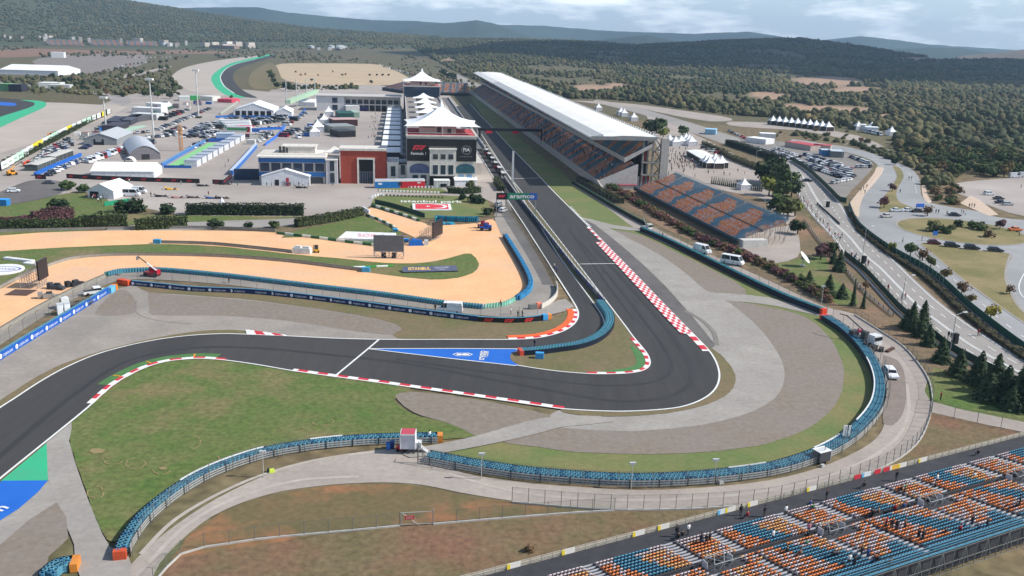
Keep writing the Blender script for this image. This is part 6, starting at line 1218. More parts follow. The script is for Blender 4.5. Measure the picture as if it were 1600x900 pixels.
def rowof(me, name, p0, p1, n, label, cat, group, z=.1, cv=0):
    for i in range(n):
        t = i/(n-1); link(name, me, W(p0[0]+(p1[0]-p0[0])*t, p0[1]+(p1[1]-p0[1])*t+cv*math.sin(t*math.pi)), .1, label, cat, group)
rowof(wp,'kerb_block',(588,292.6),(676,294.5),17,'white block in the upper row before the banner trailer','block','white blocks of the upper row')
rowof(wp,'kerb_block',(594,299.3),(685,302.5),18,'white block in the middle row on the narrow lawn','block','white blocks of the middle row')
rowof(dp,'kerb_block',(604,306.5),(691,310),16,'dark block in the row at the flag lawn edge','block','dark blocks of the lower row')
for i,(x,y) in enumerate(((580,310.5),(582.5,308.3),(586,306.8),(590,306),(594,305.8),(598,306))): link('kerb_block', wp, W(x,y), .3*i, 'white block in the curve at the left corner of the flag lawn', 'block', 'white blocks of the lawn corner')
b = MB().use(P_((236,236,236),.6)); b.box(0,0,0,7.5,.5,1.3,-1.1); b.build('white_barrier', loc=W(572,331), label='white wall closing the top of the gravel throat', cat='barrier')
CGL = glass_mat('car_glass',(26,30,36)); TYM = P_((22,22,24),.8)
def car_shapes(kind):
    "returns dims: L, W, body box list, cabin hexa"
    return {'hatch':(4.1,1.75,1.5,.95,(-1.9,-1.5,.55,1.15)),'sedan':(4.6,1.8,1.45,.92,(-1.45,-.85,.45,1.05)),'suv':(4.6,1.88,1.72,1.05,(-2.15,-1.85,.45,1.05)),'estate':(4.7,1.82,1.52,.95,(-2.2,-1.8,.45,1.15)),'van':(5.6,2.05,2.45,1.25,(-2.75,-2.7,1.35,2.1)),'minibus':(6.4,2.1,2.6,1.3,(-3.1,-3.0,2.0,2.75))}[kind]
def car_into(kind, col, parts=False):
    L_, w, h, hb, (rb, rt, ft, fb) = car_shapes(kind); hw = w/2; pm = P_(col,.28,0,.5); B = MB().use(pm)
    prof = [(-L_/2,.35),(-L_/2-.02,.6),(-L_/2+.06,hb-.04),(rb,hb),(fb,hb),(L_/2-.35,hb-.16),(L_/2-.04,hb-.34),(L_/2,.4),(L_/2-.1,.25),(-L_/2+.1,.25)]
    n = len(prof)
    vs = [(x,s*(hw if z < hb-.1 else hw*.95),z) for s in (-1,1) for x,z in prof]
    B.add(vs,[tuple(range(n)),tuple(range(2*n-1,n-1,-1))]+[(i,n+i,n+(i+1)%n,(i+1)%n) for i in range(n)])
    t = .8 if kind not in ('van','minibus') else .9
    B.hexa([(rb,-hw*.93,hb),(fb,-hw*.93,hb),(fb,hw*.93,hb),(rb,hw*.93,hb),(rt,-hw*t,h),(ft,-hw*t,h),(ft,hw*t,h),(rt,hw*t,h)])
    G = MB().use(CGL); d = .02; z0, z1 = hb+.06, h-.1
    def at(z, s): f = (z-hb)/(h-hb); return (rb+(rt-rb)*f, fb+(ft-fb)*f, s*hw*(.93+(t-.93)*f))
    for s in (-1,1):
        a0,a1,y0 = at(z0,s); b0,b1,y1 = at(z1,s); y0 += s*d; y1 += s*d
        if kind == 'van': a0 = b0 = a1-1.5
        mid = (a0+a1)/2+.1
        for (p0,p1) in ((.04,.47),(.52,.95)):
            G.add([(a0+(a1-a0)*p0,y0,z0),(a0+(a1-a0)*p1,y0,z0),(b0+(b1-b0)*p1,y1,z1),(b0+(b1-b0)*p0,y1,z1)],[(0,1,2,3)])
    for k in (0,1):
        x0 = at(z0,1)[k]+(d if k else -d); x1 = at(z1,1)[k]+(d if k else -d); ya = at(z0,1)[2]*.9; yb = at(z1,1)[2]*.9
        if kind == 'van' and k == 0: continue
        G.add([(x0,-ya,z0),(x0,ya,z0),(x1,yb,z1),(x1,-yb,z1)],[(0,1,2,3)])
    Wm = MB().use(TYM); wx = L_*.31; r = .33 if kind not in('van','minibus') else .36
    wl_ = MB().use(TYM); 
    for k in range(1): wl_.lathe([(r*.7,-.1),(r,-.08),(r,.08),(r*.7,.1)],0,0,10)
    wl_.use(P_((150,150,152),.4,.6)); wl_.lathe([(r*.55,-.11),(r*.55,.11)],0,0,8)
    Hl = MB().use(P_((226,226,220),.2)); 
    for s in (-1,1): Hl.box(L_/2-.12,s*hw*.7,hb-.42,.16,.34,.16)
    Tl = MB().use(P_((170,24,30),.3))
    for s in (-1,1): Tl.box(-L_/2+.02,s*hw*.8,hb-.36,.1,.26,.22)
    return B, G, wl_, Hl, Tl, (wx, hw-.1, r)
_CM = {}
def car_one(kind, col):
    "small version: one mesh"
    k = (kind, col)
    if k in _CM: return _CM[k]
    B, G, wl_, Hl, Tl, (wx,wy,r) = car_into(kind, col)
    for part in (G, Hl, Tl):
        for m_i, m in enumerate(part.ms): pass
        base = len(B.v); B.use(part.ms[0]); B.add(part.v, part.f)
    B.use(TYM)
    for x in (-wx,wx):
        for y in (-wy,wy):
            vs = []
            for s in (-.1,.1):
                for i in range(8): a = i*math.pi/4; vs.append((x+r*math.cos(a), y+s, r+r*math.sin(a)))
            B.add(vs,[tuple(range(7,-1,-1)),tuple(range(8,16))]+[(i,(i+1)%8,8+(i+1)%8,8+i) for i in range(8)])
    _CM[k] = B.mesh('car'); return _CM[k]
_CP = {}
def car_parts(kind, col, loc, rz, label, cat='car', group=None, name='parked_car'):
    k = (kind, col)
    if k not in _CP:
        B, G, wl_, Hl, Tl, w = car_into(kind, col); _CP[k] = (B.mesh('body'), G.mesh('windows'), wl_.mesh('wheel'), Hl.mesh('headlights'), Tl.mesh('tail_lights'), w)
    b, g, wm_, hm, tm, (wx,wy,r) = _CP[k]; e = empty(name, loc, rz, label, cat, group)
    link('body', b, (0,0,0), parent=e); link('windows', g, (0,0,0), parent=e); link('headlight', hm, (0,0,0), parent=e); link('tail_light', tm, (0,0,0), parent=e)
    for x in (-wx,wx):
        for y in (-wy,wy): o = link('wheel', wm_, (x,y,r), parent=e); o.rotation_euler = (math.pi/2,0,0)
    return e
def head(px, q): a, c = W(*px), W(*q); return math.atan2((c-a).y,(c-a).x)
cw, cs_, cd_, cb_, cr_, cg_ = (236,238,240),(176,180,184),(40,42,48),(46,62,104),(156,34,44),(112,116,120)
CN = {cw:'white',cs_:'silver',cd_:'black',cb_:'dark blue',cr_:'red',cg_:'grey'}
def z(px, h=.09): v = W(*px); v.z = h; return v
car_parts('estate',cw,z((1391,588),.1),math.radians(-96),'white estate car on the dark lane inside the perimeter road')
car_parts('van',(240,240,240),z((703,489),.13),math.radians(176),'white delivery van on the service lane behind the navy barrier','van',name='delivery_van')
car_parts('minibus',(236,236,236),z((1144,413),.1),math.radians(-36),'white minibus on the perimeter road beside the dark belted tyre wall','minibus',name='minibus')
car_parts('van',(232,234,236),z((1097,395),.1),math.radians(-50),'small white van by the fence above the white minibus','van',name='delivery_van')
car_parts('hatch',cw,z((22,300.5),.1),.35,'white hatchback driving on the dark road at the left edge')
car_parts('sedan',(90,90,96),z((77,287.5),.1),.1,'dark grey saloon on the dark road at the left edge')
for (x,y,k,c,l) in ((1459,382,'hatch',(110,28,36),'dark red hatchback below the roundabout island'),(1487,386.5,'suv',cd_,'black car next to the dark red hatchback, below the roundabout'),(1518,390,'suv',(34,36,44),'black car third from the left below the roundabout'),(1555,393.5,'estate',(44,46,52),'long dark car, rightmost of the four below the roundabout')): car_parts(k,c,z((x,y),.13),math.radians(-14),l)
car_parts('sedan',(240,126,50),z((1586,361),.12),math.radians(8),'orange taxi on the right of the roundabout',name='taxi')
car_parts('sedan',cd_,z((1491,338),.12),math.radians(-4),'black saloon above the roundabout island')
for (x,y,c,l) in ((1400,331,cw,'white car at the foot of the median, left one'),(1418,330.8,cw,'white car at the foot of the median, right one'),(1434,332,cd_,'black car beside the white cars at the median'),(1385,340,(196,190,186),'beige car turning below the median')): car_parts('sedan',c,z((x,y),.12),.1 if c != (196,190,186) else .35,l)
car_parts('sedan',cd_,z((1261,284),.12),math.radians(0),'black car driving on the upper main road')
for (x,y,k,c,l) in ((1545,305,'suv',cw,'white off-roader in the small car park at the right edge'),(1560,312,'sedan',cd_,'black car in the small right car park, upper'),(1563,318,'sedan',(40,44,60),'dark blue car in the small right car park, lower'),(1574,321,'estate',cs_,'silver estate car in the small right car park')): car_parts(k,c,z((x,y),.12),.15,l)
car_parts('van',(226,228,230),z((1585,278),.12),.1,'white lorry at the top of the small right car park, left','lorry',name='lorry'); car_parts('van',(206,208,210),z((1600,277),.12),.1,'white lorry at the top of the small right car park, right','lorry',name='lorry')
car_parts('minibus',(232,234,238),z((205,306.5),.1),.05,'white minibus behind the round clipped bush','minibus',name='minibus'); car_parts('van',(226,228,232),z((217,302),.1),.05,'white van beside the minibus behind the round bush','van',name='delivery_van')
car_parts('hatch',cw,z((786,331.5),.13),1.1,'white car parked under the pit lane gantry'); car_parts('hatch',cs_,z((779.5,322),.13),1.1,'silver car parked under the pit lane gantry'); car_parts('hatch',cd_,z((779,329),.13),1.1,'black car parked under the pit lane gantry')
r = empty('pickup_truck', z((148,460),.1), math.radians(38), 'white pick-up truck in the service lane behind the bright blue barrier', 'pickup'); B = MB().use(P_((236,236,236),.3)); B.box(0,0,.35,5.0,1.8,.6); B.box(.5,0,.95,1.9,1.7,.75,0,.8,.9); B.build('body', r); MB().use(CGL).box(.5,0,1.0,1.96,1.72,.5,0,.86,.92).build('windows', r); MB().use(P_((60,60,62))).box(-1.5,0,.951,1.7,1.5,.06).build('cargo_bed', r)
for x in (-1.6,1.6):
    for y in (-.85,.85): o = link('wheel', wm, (x,y,.36), parent=r, scale=1.2); o.rotation_euler=(math.pi/2,0,0)
r = empty('tow_truck', z((116,480),.1), math.radians(38), 'white tow truck with a bare frame in the left service lane', 'truck'); B = MB().use(P_((232,232,230),.35)); B.box(-1.8,0,.5,1.7,2.1,1.9,0,.9,.95); B.build('cab', r); MB().use(CGL).box(-1.75,0,1.35,1.8,2.0,.7,0,.95,.97).build('windows', r); B = MB().use(P_((96,92,88),.5)); B.box(1.4,0,.6,5,1.9,.2); B.tube((-.6,-.8,.7),(3.6,-.8,1.5),.1,6); B.tube((-.6,.8,.7),(3.6,.8,1.5),.1,6); B.tube((3.4,0,.8),(1.2,0,2.2),.12,6); B.build('recovery_frame', r)
for x in (-1.8,1.2,2.6):
    for y in (-.95,.95): o = link('wheel', wm, (x,y,.45), parent=r, scale=1.5); o.rotation_euler=(math.pi/2,0,0)
r = empty('portable_toilet', z((100,491),.1), math.radians(38), 'pair of white portable cabins beside the tow truck', 'cabin'); B = MB().use(P_((236,238,240),.5)); B.box(-.7,0,0,1.1,1.1,2.3); B.box(.7,0,0,1.1,1.1,2.3); B.build('walls', r); B = MB().use(P_((206,210,214),.5)); B.box(-.7,0,2.302,1.2,1.2,.12); B.box(.7,0,2.302,1.2,1.2,.12); B.build('roof', r)
for i,(x,y,l) in enumerate(((88,452,'dark equipment crates behind the left screen truss'),(76,466,'grey pallets at the foot of the left screen truss'),(118,447,'black flat cart on the gravel near the rail wall'))):
    B = MB().use(P_(((70,76,84),(150,146,140),(48,50,54))[i],.6)); B.box(0,0,.05,2.2,1.4,.9); B.box(-1.6,.4,.05,1.0,1.2,1.3); B.box(1.6,-.3,.05,.9,1.6,.6); B.use(DGREY); B.box(.2,.2,.952,1.2,.9,.4); B.build('equipment_crates', loc=z((x,y),.1), rz=.5*i, label=l, cat='crates')
def telehandler(px, rz, col, label, reach=7, up=.9, white=True):
    r = empty('telehandler', z(px,.1), rz, label, 'telehandler'); B = MB().use(P_(col,.4)); B.box(0,0,.5,3.6,1.7,.7); B.box(-1.3,0,1.2,1.0,1.6,.5); B.build('chassis', r); B = MB().use(P_(tuple(int(c*.9) for c in col),.4)); B.box(.1,-.45,1.2,1.3,.8,1.1,0,.85,.9); B.build('cab', r); MB().use(CGL).box(.1,-.47,1.35,1.34,.82,.7,0,.9,.93).build('windows', r)
    B = MB().use(P_((232,232,232) if white else col,.4)); p = Vector((-1.5,.4,1.6)); q = p + Vector((reach*math.cos(up),0,reach*math.sin(up))); B.tube(p,p.lerp(q,.55),.2,6); B.use(P_((60,50,48))); B.tube(p.lerp(q,.5),q,.13,6); B.use(STEEL); B.box(q.x+.2,q.y,q.z-.8,.2,1.0,.9); B.build('boom', r)
    for x in (-1.3,1.3):
        for y in (-.85,.85): o = link('wheel', wm, (x,y,.55), parent=r, scale=2.0); o.rotation_euler=(math.pi/2,0,0)
telehandler((238,432),math.radians(172),(178,30,50),'red telehandler with raised white boom behind the blue tyre wall',5.6,.62)
telehandler((19,274),math.radians(60),(236,160,40),'yellow lifting machine beside the left paddock boards',7,.5,False); telehandler((44,260),math.radians(50),(224,80,40),'orange red telehandler beside the left paddock boards',5,.4,False); telehandler((80,214),math.radians(30),(236,150,80),'orange mixer machine beyond the left fence',4,.3,False)
telehandler((755,356.5),math.radians(185),(170,40,66),'crimson telehandler at the far right corner of the gravel',3.4,.15,False); telehandler((759,360.5),math.radians(185),(40,84,170),'blue telehandler in front of the crimson one',3.4,.12,False)
r = empty('crane_truck', z((1352,537),.1), math.radians(118), 'white recovery truck with a dark crane boom behind the tyre wall', 'truck'); B = MB().use(P_((226,228,230),.35)); B.box(-2.2,0,.6,1.9,2.2,2.0,0,.92,.95); B.build('cab', r); MB().use(CGL).box(-2.25,0,1.6,2.0,2.1,.7,0,.96,.97).build('windows', r); B = MB().use(P_((70,72,74),.5)); B.box(1.2,0,.7,5.6,2.1,.3)
B.box(.4,0,1.0,1.2,1.2,1.5); B.tube((2.0,.4,1.0),(2.0,.4,2.8),.1,6); B.tube((2.6,-.5,1.0),(2.6,-.5,2.4),.1,6); B.box(3.2,0,1.0,1.2,1.8,.9); B.build('flatbed', r); B = MB().use(P_((44,44,46),.5)); B.tube((.4,0,2.3),(5.4,.4,4.6),.12,6); B.tube((5.4,.4,4.6),(7.2,.5,4.4),.09,6); B.build('crane_boom', r); MB().use(P_((214,80,110),.5)).box(1.6,.2,2.0,.8,.7,.5).build('pink_cover', r)
for x in (-2.2,1.6,2.9):
    for y in (-1,1): o = link('wheel', wm, (x,y,.5), parent=r, scale=1.7); o.rotation_euler=(math.pi/2,0,0)
r = empty('equipment_crates', z((1363,548),.1), .6, 'dark machine parts on the ground behind the crane truck', 'crates'); B = MB().use(P_((58,56,56),.6)); B.box(0,0,0,1.6,1.2,1.1); B.box(1.5,-1.0,0,1.8,.9,.6,.5); B.box(-.8,1.2,0,.8,.8,1.4); B.use(P_((90,64,56))); B.box(3.2,-1.9,0,3.2,.7,.35,.2); B.build('parts', r)
r = empty('crane_truck', z((1014,360),.1), math.radians(-60), 'small pale truck at the barrier gap by the straight', 'truck'); B = MB().use(P_((214,214,206),.4)); B.box(0,0,.5,1.6,1.8,1.6,0,.9,.95); B.build('cab', r); MB().use(CGL).box(0,0,1.2,1.66,1.74,.6,0,.95,.97).build('windows', r); B = MB().use(P_((170,170,160),.5)); B.box(-2,0,.6,2.4,1.8,.3); B.tube((-1.2,0,.8),(-3.6,.2,3.4),.1,6); B.build('jib', r)
r = empty('forklift', z((495,395),.1), .1, 'small yellow and dark forklift beside the white blocks on the gravel', 'forklift'); B = MB().use(P_((226,180,60),.4)); B.box(0,0,.3,1.4,1.0,.7); B.build('body', r); B = MB().use(DGREY); B.box(-.1,0,1.0,1.0,.9,1.1); B.tube((-.9,-.3,0),(-.9,-.3,2.2),.06,5); B.tube((-.9,.3,0),(-.9,.3,2.2),.06,5); B.build('mast_and_cab', r)
for x in (-.5,.5):
    for y in (-.5,.5): o = link('wheel', wm, (x,y,.28), parent=r); o.rotation_euler=(math.pi/2,0,0)
for i,(x,y,l) in enumerate(((466,395,'white foam block on the gravel, left one'),(479,396,'white foam block on the gravel, beside the forklift'))): B = MB().use(P_((238,236,232),.6)); B.box(0,0,0,2.6,2.0,1.5); B.use(P_((222,220,216),.6)); B.box(.2,-.3,1.502,1.6,1.0,.5); B.build('foam_block', loc=z((x,y),.1), rz=-.1, label=l, cat='foam block', group='white foam blocks')
def race_car(px, col, label, rz=0):
    r = empty('racing_car', z(px,.06), rz, label, 'racing car', 'racing cars on the apron'); B = MB().use(P_(col,.35)); B.hexa([(-1.6,-.35,.12),(2.3,-.12,.12),(2.3,.12,.12),(-1.6,.35,.12),(-1.6,-.25,.75),(2.2,-.1,.35),(2.2,.1,.35),(-1.6,.25,.75)]); B.box(-.3,0,.12,1.6,1.5,.4,0,.8,.8); B.box(2.4,0,.1,.4,1.8,.12); B.box(-2.1,0,.7,.4,1.5,.3); B.build('body', r)
    for x in (-1.6,1.5):
        for y in (-.8,.8): o = link('wheel', wm, (x,y,.34), parent=r, scale=1.15); o.rotation_euler=(math.pi/2,0,0)
for x,y,c,l in ((267,296.5,(246,190,40),'yellow racing car on the apron'),(251,307.5,(52,40,40),'dark racing car on the apron, leftmost of the lower row'),(277,309.5,(196,150,140),'salmon racing car in the lower row'),(301,309.5,(90,84,80),'grey racing car in the lower row'),(330,310.5,(60,90,150),'blue racing car in the lower row'),(347,310.5,(50,44,44),'dark racing car near the white cone'),(316,291,(48,46,46),'dark racing car near the banner fence gap'),(350,288.5,(40,40,44),'dark racing car behind the short banner piece'),(470,294,(30,30,34),'black racing car before the gabled tent')): race_car((x,y),c,l,.1)
KR = random.Random(77); KINDS = ['hatch','sedan','suv','estate']
def row(p0, p1, n, q, where, group, jit=.4, pal=None, kinds=KINDS, zz=.05, skip=.02):
    h = head(p0, q)
    for i in range(n):
        if KR.random() < skip: continue
        t = i/max(1,n-1); v = z((p0[0]+(p1[0]-p0[0])*t, p0[1]+(p1[1]-p0[1])*t), zz); v.x += KR.uniform(-jit,jit)*.5; v.y += KR.uniform(-jit,jit)*.5
        c = KR.choice(pal or [cw,cw,cw,cs_,cs_,cd_,cd_,cg_,cb_]) if KR.random() < .95 else cr_; k = KR.choice(kinds)
        link('parked_car' if k not in ('van','minibus') else 'parked_van', car_one(k, c), v, h+(math.pi if KR.random()<.3 else 0)+KR.uniform(-.04,.04), f'{CN.get(c,"white")} {("car" if k not in ("van","minibus") else "van")} parked in the {where}', 'car' if k not in('van','minibus') else 'van', group)
row((140,254.5),(228,222.5),17,(160,262),'diagonal van row before the rounded grey hall','vans in the diagonal row',pal=[cw,cw,cw,cw,(170,196,226)],kinds=['van','van','minibus'],skip=0)
CN[(170,196,226)] = 'pale blue'
row((76,274.5),(128,251),10,(100,280),'row beside the long bright blue fence','cars beside the blue fence',pal=[cw,cb_,cr_,cd_,cd_,cw,cs_],skip=0)
for a,c,n in (((270,194.5),(327,171),13),((246,204),(262,197),4),((262,208),(280,199.5),5)): row(a,c,n,(a[0]+24,a[1]+1),'long diagonal row under the floodlight mast','cars in the long diagonal row')
for i in range(4): row((284+9.5*i,216-.8*i),(316+9.5*i,195.2-.8*i),9,(a[0]+60,216),'left paddock middle block, '+ORD[i]+' row from the left','cars in the middle block')
for i in range(3): row((330+12*i,196.5-2.6*i),(348+12*i,187-1.4*i),5,(390,196),'block before the big white marquee, '+ORD[i]+' row','cars before the big marquee')
for i in range(3): row((372+15*i,194+.2*i),(388+15*i,185+.5*i),5,(440,196),'block right of the white trailers, '+ORD[i]+' row','cars right of the white trailers')
row((392,202.8),(436,201.5),9,(392,210),'line beside the mid paddock blue fence','cars at the mid paddock fence'); row((396,213),(420,208),5,(430,214),'line inside the mid paddock blue fence','cars inside the mid paddock fence'); row((424,212),(405,222),5,(440,216),'second line inside the mid paddock blue fence','cars inside the mid paddock fence')
row((232,216),(282,212),8,(250,224),'line behind the rounded grey hall','cars behind the rounded hall'); row((190,212),(232,207),6,(200,220),'line on the pale green ground','cars on the pale green ground')
row((57,253),(112,228),12,(70,262),'crowded corner behind the flat cabins, front line','cars in the crowded corner'); row((64,245),(112,222),11,(80,252),'crowded corner behind the flat cabins, middle line','cars in the crowded corner'); row((70,238),(108,219),8,(85,246),'crowded corner behind the flat cabins, back line','cars in the crowded corner')
row((152,206),(184,188),8,(165,212),'line beside the left boards','cars beside the left boards',kinds=['van','suv','minibus'],pal=[cd_,cg_,cw,cb_]); row((130,233),(146,226),3,(150,234),'front of the grey gabled hall','cars at the grey gabled hall')
row((466,216),(500,190),8,(480,222),'dark line left of the paddock trucks','cars left of the paddock trucks',pal=[cd_,cd_,cg_,cw],kinds=['van','suv']); row((480,205),(505,184),6,(495,210),'second dark line left of the paddock trucks','cars left of the paddock trucks',pal=[cd_,cg_,cw,cs_],kinds=['van','suv'])
for i,(a,c,n) in enumerate((((196,240),(236,224),8),((300,232),(322,221),4),((262,212),(286,201),6),((318,216),(336,210),4),((396,196),(440,190),8),((404,190),(444,184.5),8),((448,196),(478,178),6),((232,187),(258,180),6),((160,199),(184,190),5),((255,188),(292,173),8),((342,201),(352,197),3),((404,218),(418,212),4),((444,214),(466,203),5))): row(a,c,n,(a[0]+30,a[1]+2),'crowded paddock, '+ORD[i]+' loose line','cars in the crowded paddock',pal=[cw,cs_,cd_,cd_,cg_],kinds=['van','suv','sedan','minibus'])
for i in range(26):
    x, y = RN.choice([(RN.uniform(462,520),RN.uniform(178,216)),(RN.uniform(120,160),RN.uniform(205,222)),(RN.uniform(240,330),RN.uniform(162,170)),(RN.uniform(384,412),RN.uniform(206,228))]); q = RN.uniform(1.6,3.4); B = MB().use(P_(RN.choice([(226,226,226),(60,62,70),(120,124,130),(40,90,160),(206,206,200)]),.6)); B.box(0,0,0,q*1.6,q,q*.8); B.use(P_(RN.choice([(236,236,236),(90,94,100),(176,60,60)]),.6)); B.box(q*.1,0,q*.8+.002,q*1.4,q*.8,.2); B.build('service_crate', loc=z((x,y),.05), rz=RN.uniform(-.2,.3), label='box shaped service crate among the paddock trucks and cars', cat='crate', group='service crates in the paddock')
for i,(p0,p1,n) in enumerate((((1302,287),(1328,282),6),((1280,264),(1330,280),13),((1262,249),(1330,267),15),((1222,243),(1254,257),9),((1268,263),(1324,281.5),13),((1256,256.5),(1334,276.5),17),((1266,252),(1330,268.5),14),((1276,248.5),(1314,259),8),((1258,243),(1276,248.5),5),((1330,246.5),(1362,258),9),((1340,262),(1358,262),5),((1204,237),(1246,252),10),((1212,233),(1250,246),8),((1186,232),(1206,240),5))):
    row(p0,p1,n,(p0[0]+13,p0[1]-5),'full right car park, '+ORD[i]+' row from its near corner' if i < 11 else 'tree shaded lot left of the full car park','cars in the right car park',.3)
row((1139,206),(1168,219),7,(1150,202),'lot behind the dark roadside hedge','cars behind the roadside hedge'); row((1100,232),(1120,240),4,(1120,230),'plaza edge beside the shrubs','cars at the plaza edge')
row((1300,190),(1330,196),6,(1312,200),'white yard before the wood','cars in the white yard',pal=[cw,cw,cs_],kinds=['van']); row((1352,207),(1376,212),5,(1360,214),'white yard beside the pagoda tents','cars in the white yard',pal=[cw,cs_],kinds=['van','minibus'])
row((600,105),(645,118),12,(612,103),'line along the edge of the tan parking field','cars along the tan field',kinds=['van','minibus'],pal=[cw,cd_,cs_]); row((560,91),(598,103),9,(570,89),'far line beyond the tan parking field','cars along the tan field',kinds=['van','minibus'],pal=[cw,cs_])
row((200,91),(290,89.5),16,(200,92),'far trailer line behind the grey lot','trailers of the far line',kinds=['minibus'],pal=[cw,cw,cr_]); row((185,104),(240,97),10,(185,106),'dark far line at the grey lot','trailers of the dark far line',kinds=['minibus'],pal=[cd_,cg_,cw])
for i,(x,y,d,h,c,l) in enumerate(((60,136,8,4,(226,226,222),'pale flat building left of the far left run-off'),(75,139.5,6,4,(200,200,196),'lower pale block beside the flat building'),(0,142,5,6,(110,160,110),'green screen at the far left edge'),(14,143,5,6,(52,52,66),'dark screen beside the green one at the far left'))): boxy('site_building',(x,y),(x+(34 if i < 2 else 20),y+.6),d*2,h,c,l,'building')
boxy('red_roof_building',(1226,229),(1266,236),10,3,(196,180,170),'low building with a red roof, left one behind the car park','building',(196,84,90)); boxy('red_roof_building',(1270,234.5),(1297,236.5),8,3,(196,180,170),'low building with a red roof, right one behind the car park','building',(190,80,88)); boxy('site_cabin',(1298,246),(1318,247),10,3.4,(120,124,124),'grey cabin at the back of the full car park','cabin',(196,204,214)); boxy('site_cabin',(1284,243),(1297,243.5),7,3.0,(60,130,190),'blue cabin at the back of the full car park','cabin',(206,214,220))
boxy('white_marquee',(1188,216),(1212,217),8,3,(230,230,230),'white flat roofed tent left of the red roofs','tent'); boxy('white_marquee',(1165,222),(1196,226),9,3,(236,236,236),'white flat tent among the hedges behind the plaza','tent')
boxy('white_yard_unit',(1336,203),(1352,204),8,4,(236,236,236),'white unit in the yard before the wood','cabin'); boxy('white_yard_unit',(1352,207.5),(1372,208.5),8,4,(226,230,236),'second white unit in the yard before the wood','cabin')
boxy('blue_cabin',(1101,210),(1118,211),9,3.4,(150,190,216),'pale blue cabin behind the roadside hedge','cabin')
for i,(x0,y0,x1,y1) in enumerate(((256,72.5,270,72.6),(330,76,366,77),(80,90,100,90.4))): boxy('site_building',(x0,y0),(x1,y1),20,9,((230,230,230),(150,130,120),(226,226,226))[i],('white block ending the far coloured stands','reddish low building under the left hill','white lorry on the far grey lot')[i],'building')
for i in range(14): 
    x = 480+RN.random()*60; boxy('far_tent',(x,74+RN.random()*5),(x+5,74.3+RN.random()*5),8,6,(236,236,236),'tiny white tent in the far service area before the wooded ridge','tent',group='tiny tents before the ridge') if i < 9 else None
for i in range(26): 
    x = RN.choice([RN.uniform(0,80),RN.uniform(80,260),RN.uniform(260,400)]); y = 52+x*.035+RN.uniform(-2,5); boxy('village_house',(x,y+8),(x+RN.uniform(3,7),y+8.1),25,RN.uniform(8,14),RN.choice([(226,222,216),(206,196,186),(190,180,170)]),'tiny pale house at the foot of the left hill','house',RN.choice([(180,110,90),(200,196,190)]),group='tiny houses below the left hill')
def body_mesh(pose):
    J = {'walk':[(0,0,.95),(0,0,1.2),(0,.02,1.42),(0,.03,1.52),(0,.05,1.66),(.09,.02,.9),(.1,.16,.5),(.1,.1,.08),(.1,.22,.04),(-.09,-.02,.9),(-.1,-.02,.5),(-.1,-.28,.12),(-.1,-.2,.04),(.19,.02,1.4),(.24,-.12,1.13),(.23,.0,.9),(-.19,.02,1.4),(-.24,.1,1.13),(-.22,.26,.93)],
         'stand':[(0,0,.95),(0,0,1.2),(0,0,1.42),(0,.01,1.52),(0,.03,1.66),(.1,0,.9),(.11,.02,.5),(.11,0,.08),(.12,.14,.04),(-.1,0,.9),(-.11,.02,.5),(-.11,0,.08),(-.12,.14,.04),(.2,0,1.4),(.26,-.02,1.13),(.24,.08,.88),(-.2,0,1.4),(-.26,-.02,1.13),(-.24,.08,.88)],
         'sit':[(0,0,.1),(0,-.02,.36),(0,.02,.58),(0,.04,.68),(0,.08,.82),(.1,.06,.1),(.14,.46,.12),(.13,.48,-.3),(.13,.6,-.34),(-.1,.06,.1),(-.14,.46,.12),(-.13,.48,-.3),(-.13,.6,-.34),(.2,.02,.56),(.24,.1,.3),(.14,.32,.24),(-.2,.02,.56),(-.24,.1,.3),(-.14,.32,.24)]}[pose]
    Rr = [.15,.14,.15,.06,.105,.095,.065,.045,.045,.095,.065,.045,.045,.07,.05,.038,.07,.05,.038]
    E = [(0,1),(1,2),(2,3),(3,4),(0,5),(5,6),(6,7),(7,8),(0,9),(9,10),(10,11),(11,12),(2,13),(13,14),(14,15),(2,16),(16,17),(17,18)]
    me = bpy.data.meshes.new('p'); me.from_pydata(J, E, []); o = bpy.data.objects.new('p', me); COL.objects.link(o)
    md = o.modifiers.new('s','SKIN'); md.use_smooth_shade = True
    for i, v in enumerate(me.skin_vertices[0].data): v.radius = (Rr[i], Rr[i]*(.8 if i < 3 else 1)); v.use_root = (i == 0)
    sb = o.modifiers.new('b','SUBSURF'); sb.levels = 1; sb.render_levels = 1
    dg = bpy.context.evaluated_depsgraph_get(); m = bpy.data.meshes.new_from_object(o.evaluated_get(dg)); bpy.data.objects.remove(o); return m, J
SKIN = P_((206,160,134),.6); HAIRS = [P_((40,30,26),.7), P_((24,22,22),.7), P_((96,70,46),.7)]
PB = {p: body_mesh(p) for p in ('walk','stand','sit')}
_PV = {}
def person_mesh(pose, top, leg):
    k = (pose, top, leg)
    if k in _PV: return _PV[k]
    m, J = PB[pose]; m = m.copy(); m.name = 'person'; m.materials.clear()
    for x in (P_(top,.8), P_(leg,.8), SKIN, TYM): m.materials.append(x)
    hz_ = J[0][2]; neck = J[3][2]; hl = [Vector(J[15]), Vector(J[18])]; ft = [Vector(J[8]), Vector(J[12]), Vector(J[7]), Vector(J[11])]
    for p in m.polygons:
        c = p.center
        if c.z > neck+.0: i = 2
        elif min((c-h).length for h in hl) < .075: i = 2
        elif min((c-f).length for f in ft) < .1: i = 3
        elif pose == 'sit': i = 1 if (c.y > .1 and c.z < .2) else 0
        else: i = 1 if c.z < hz_+.0 and abs(c.x) < .19 else 0
        p.material_index = i
    _PV[k] = m; return m
HM = {}
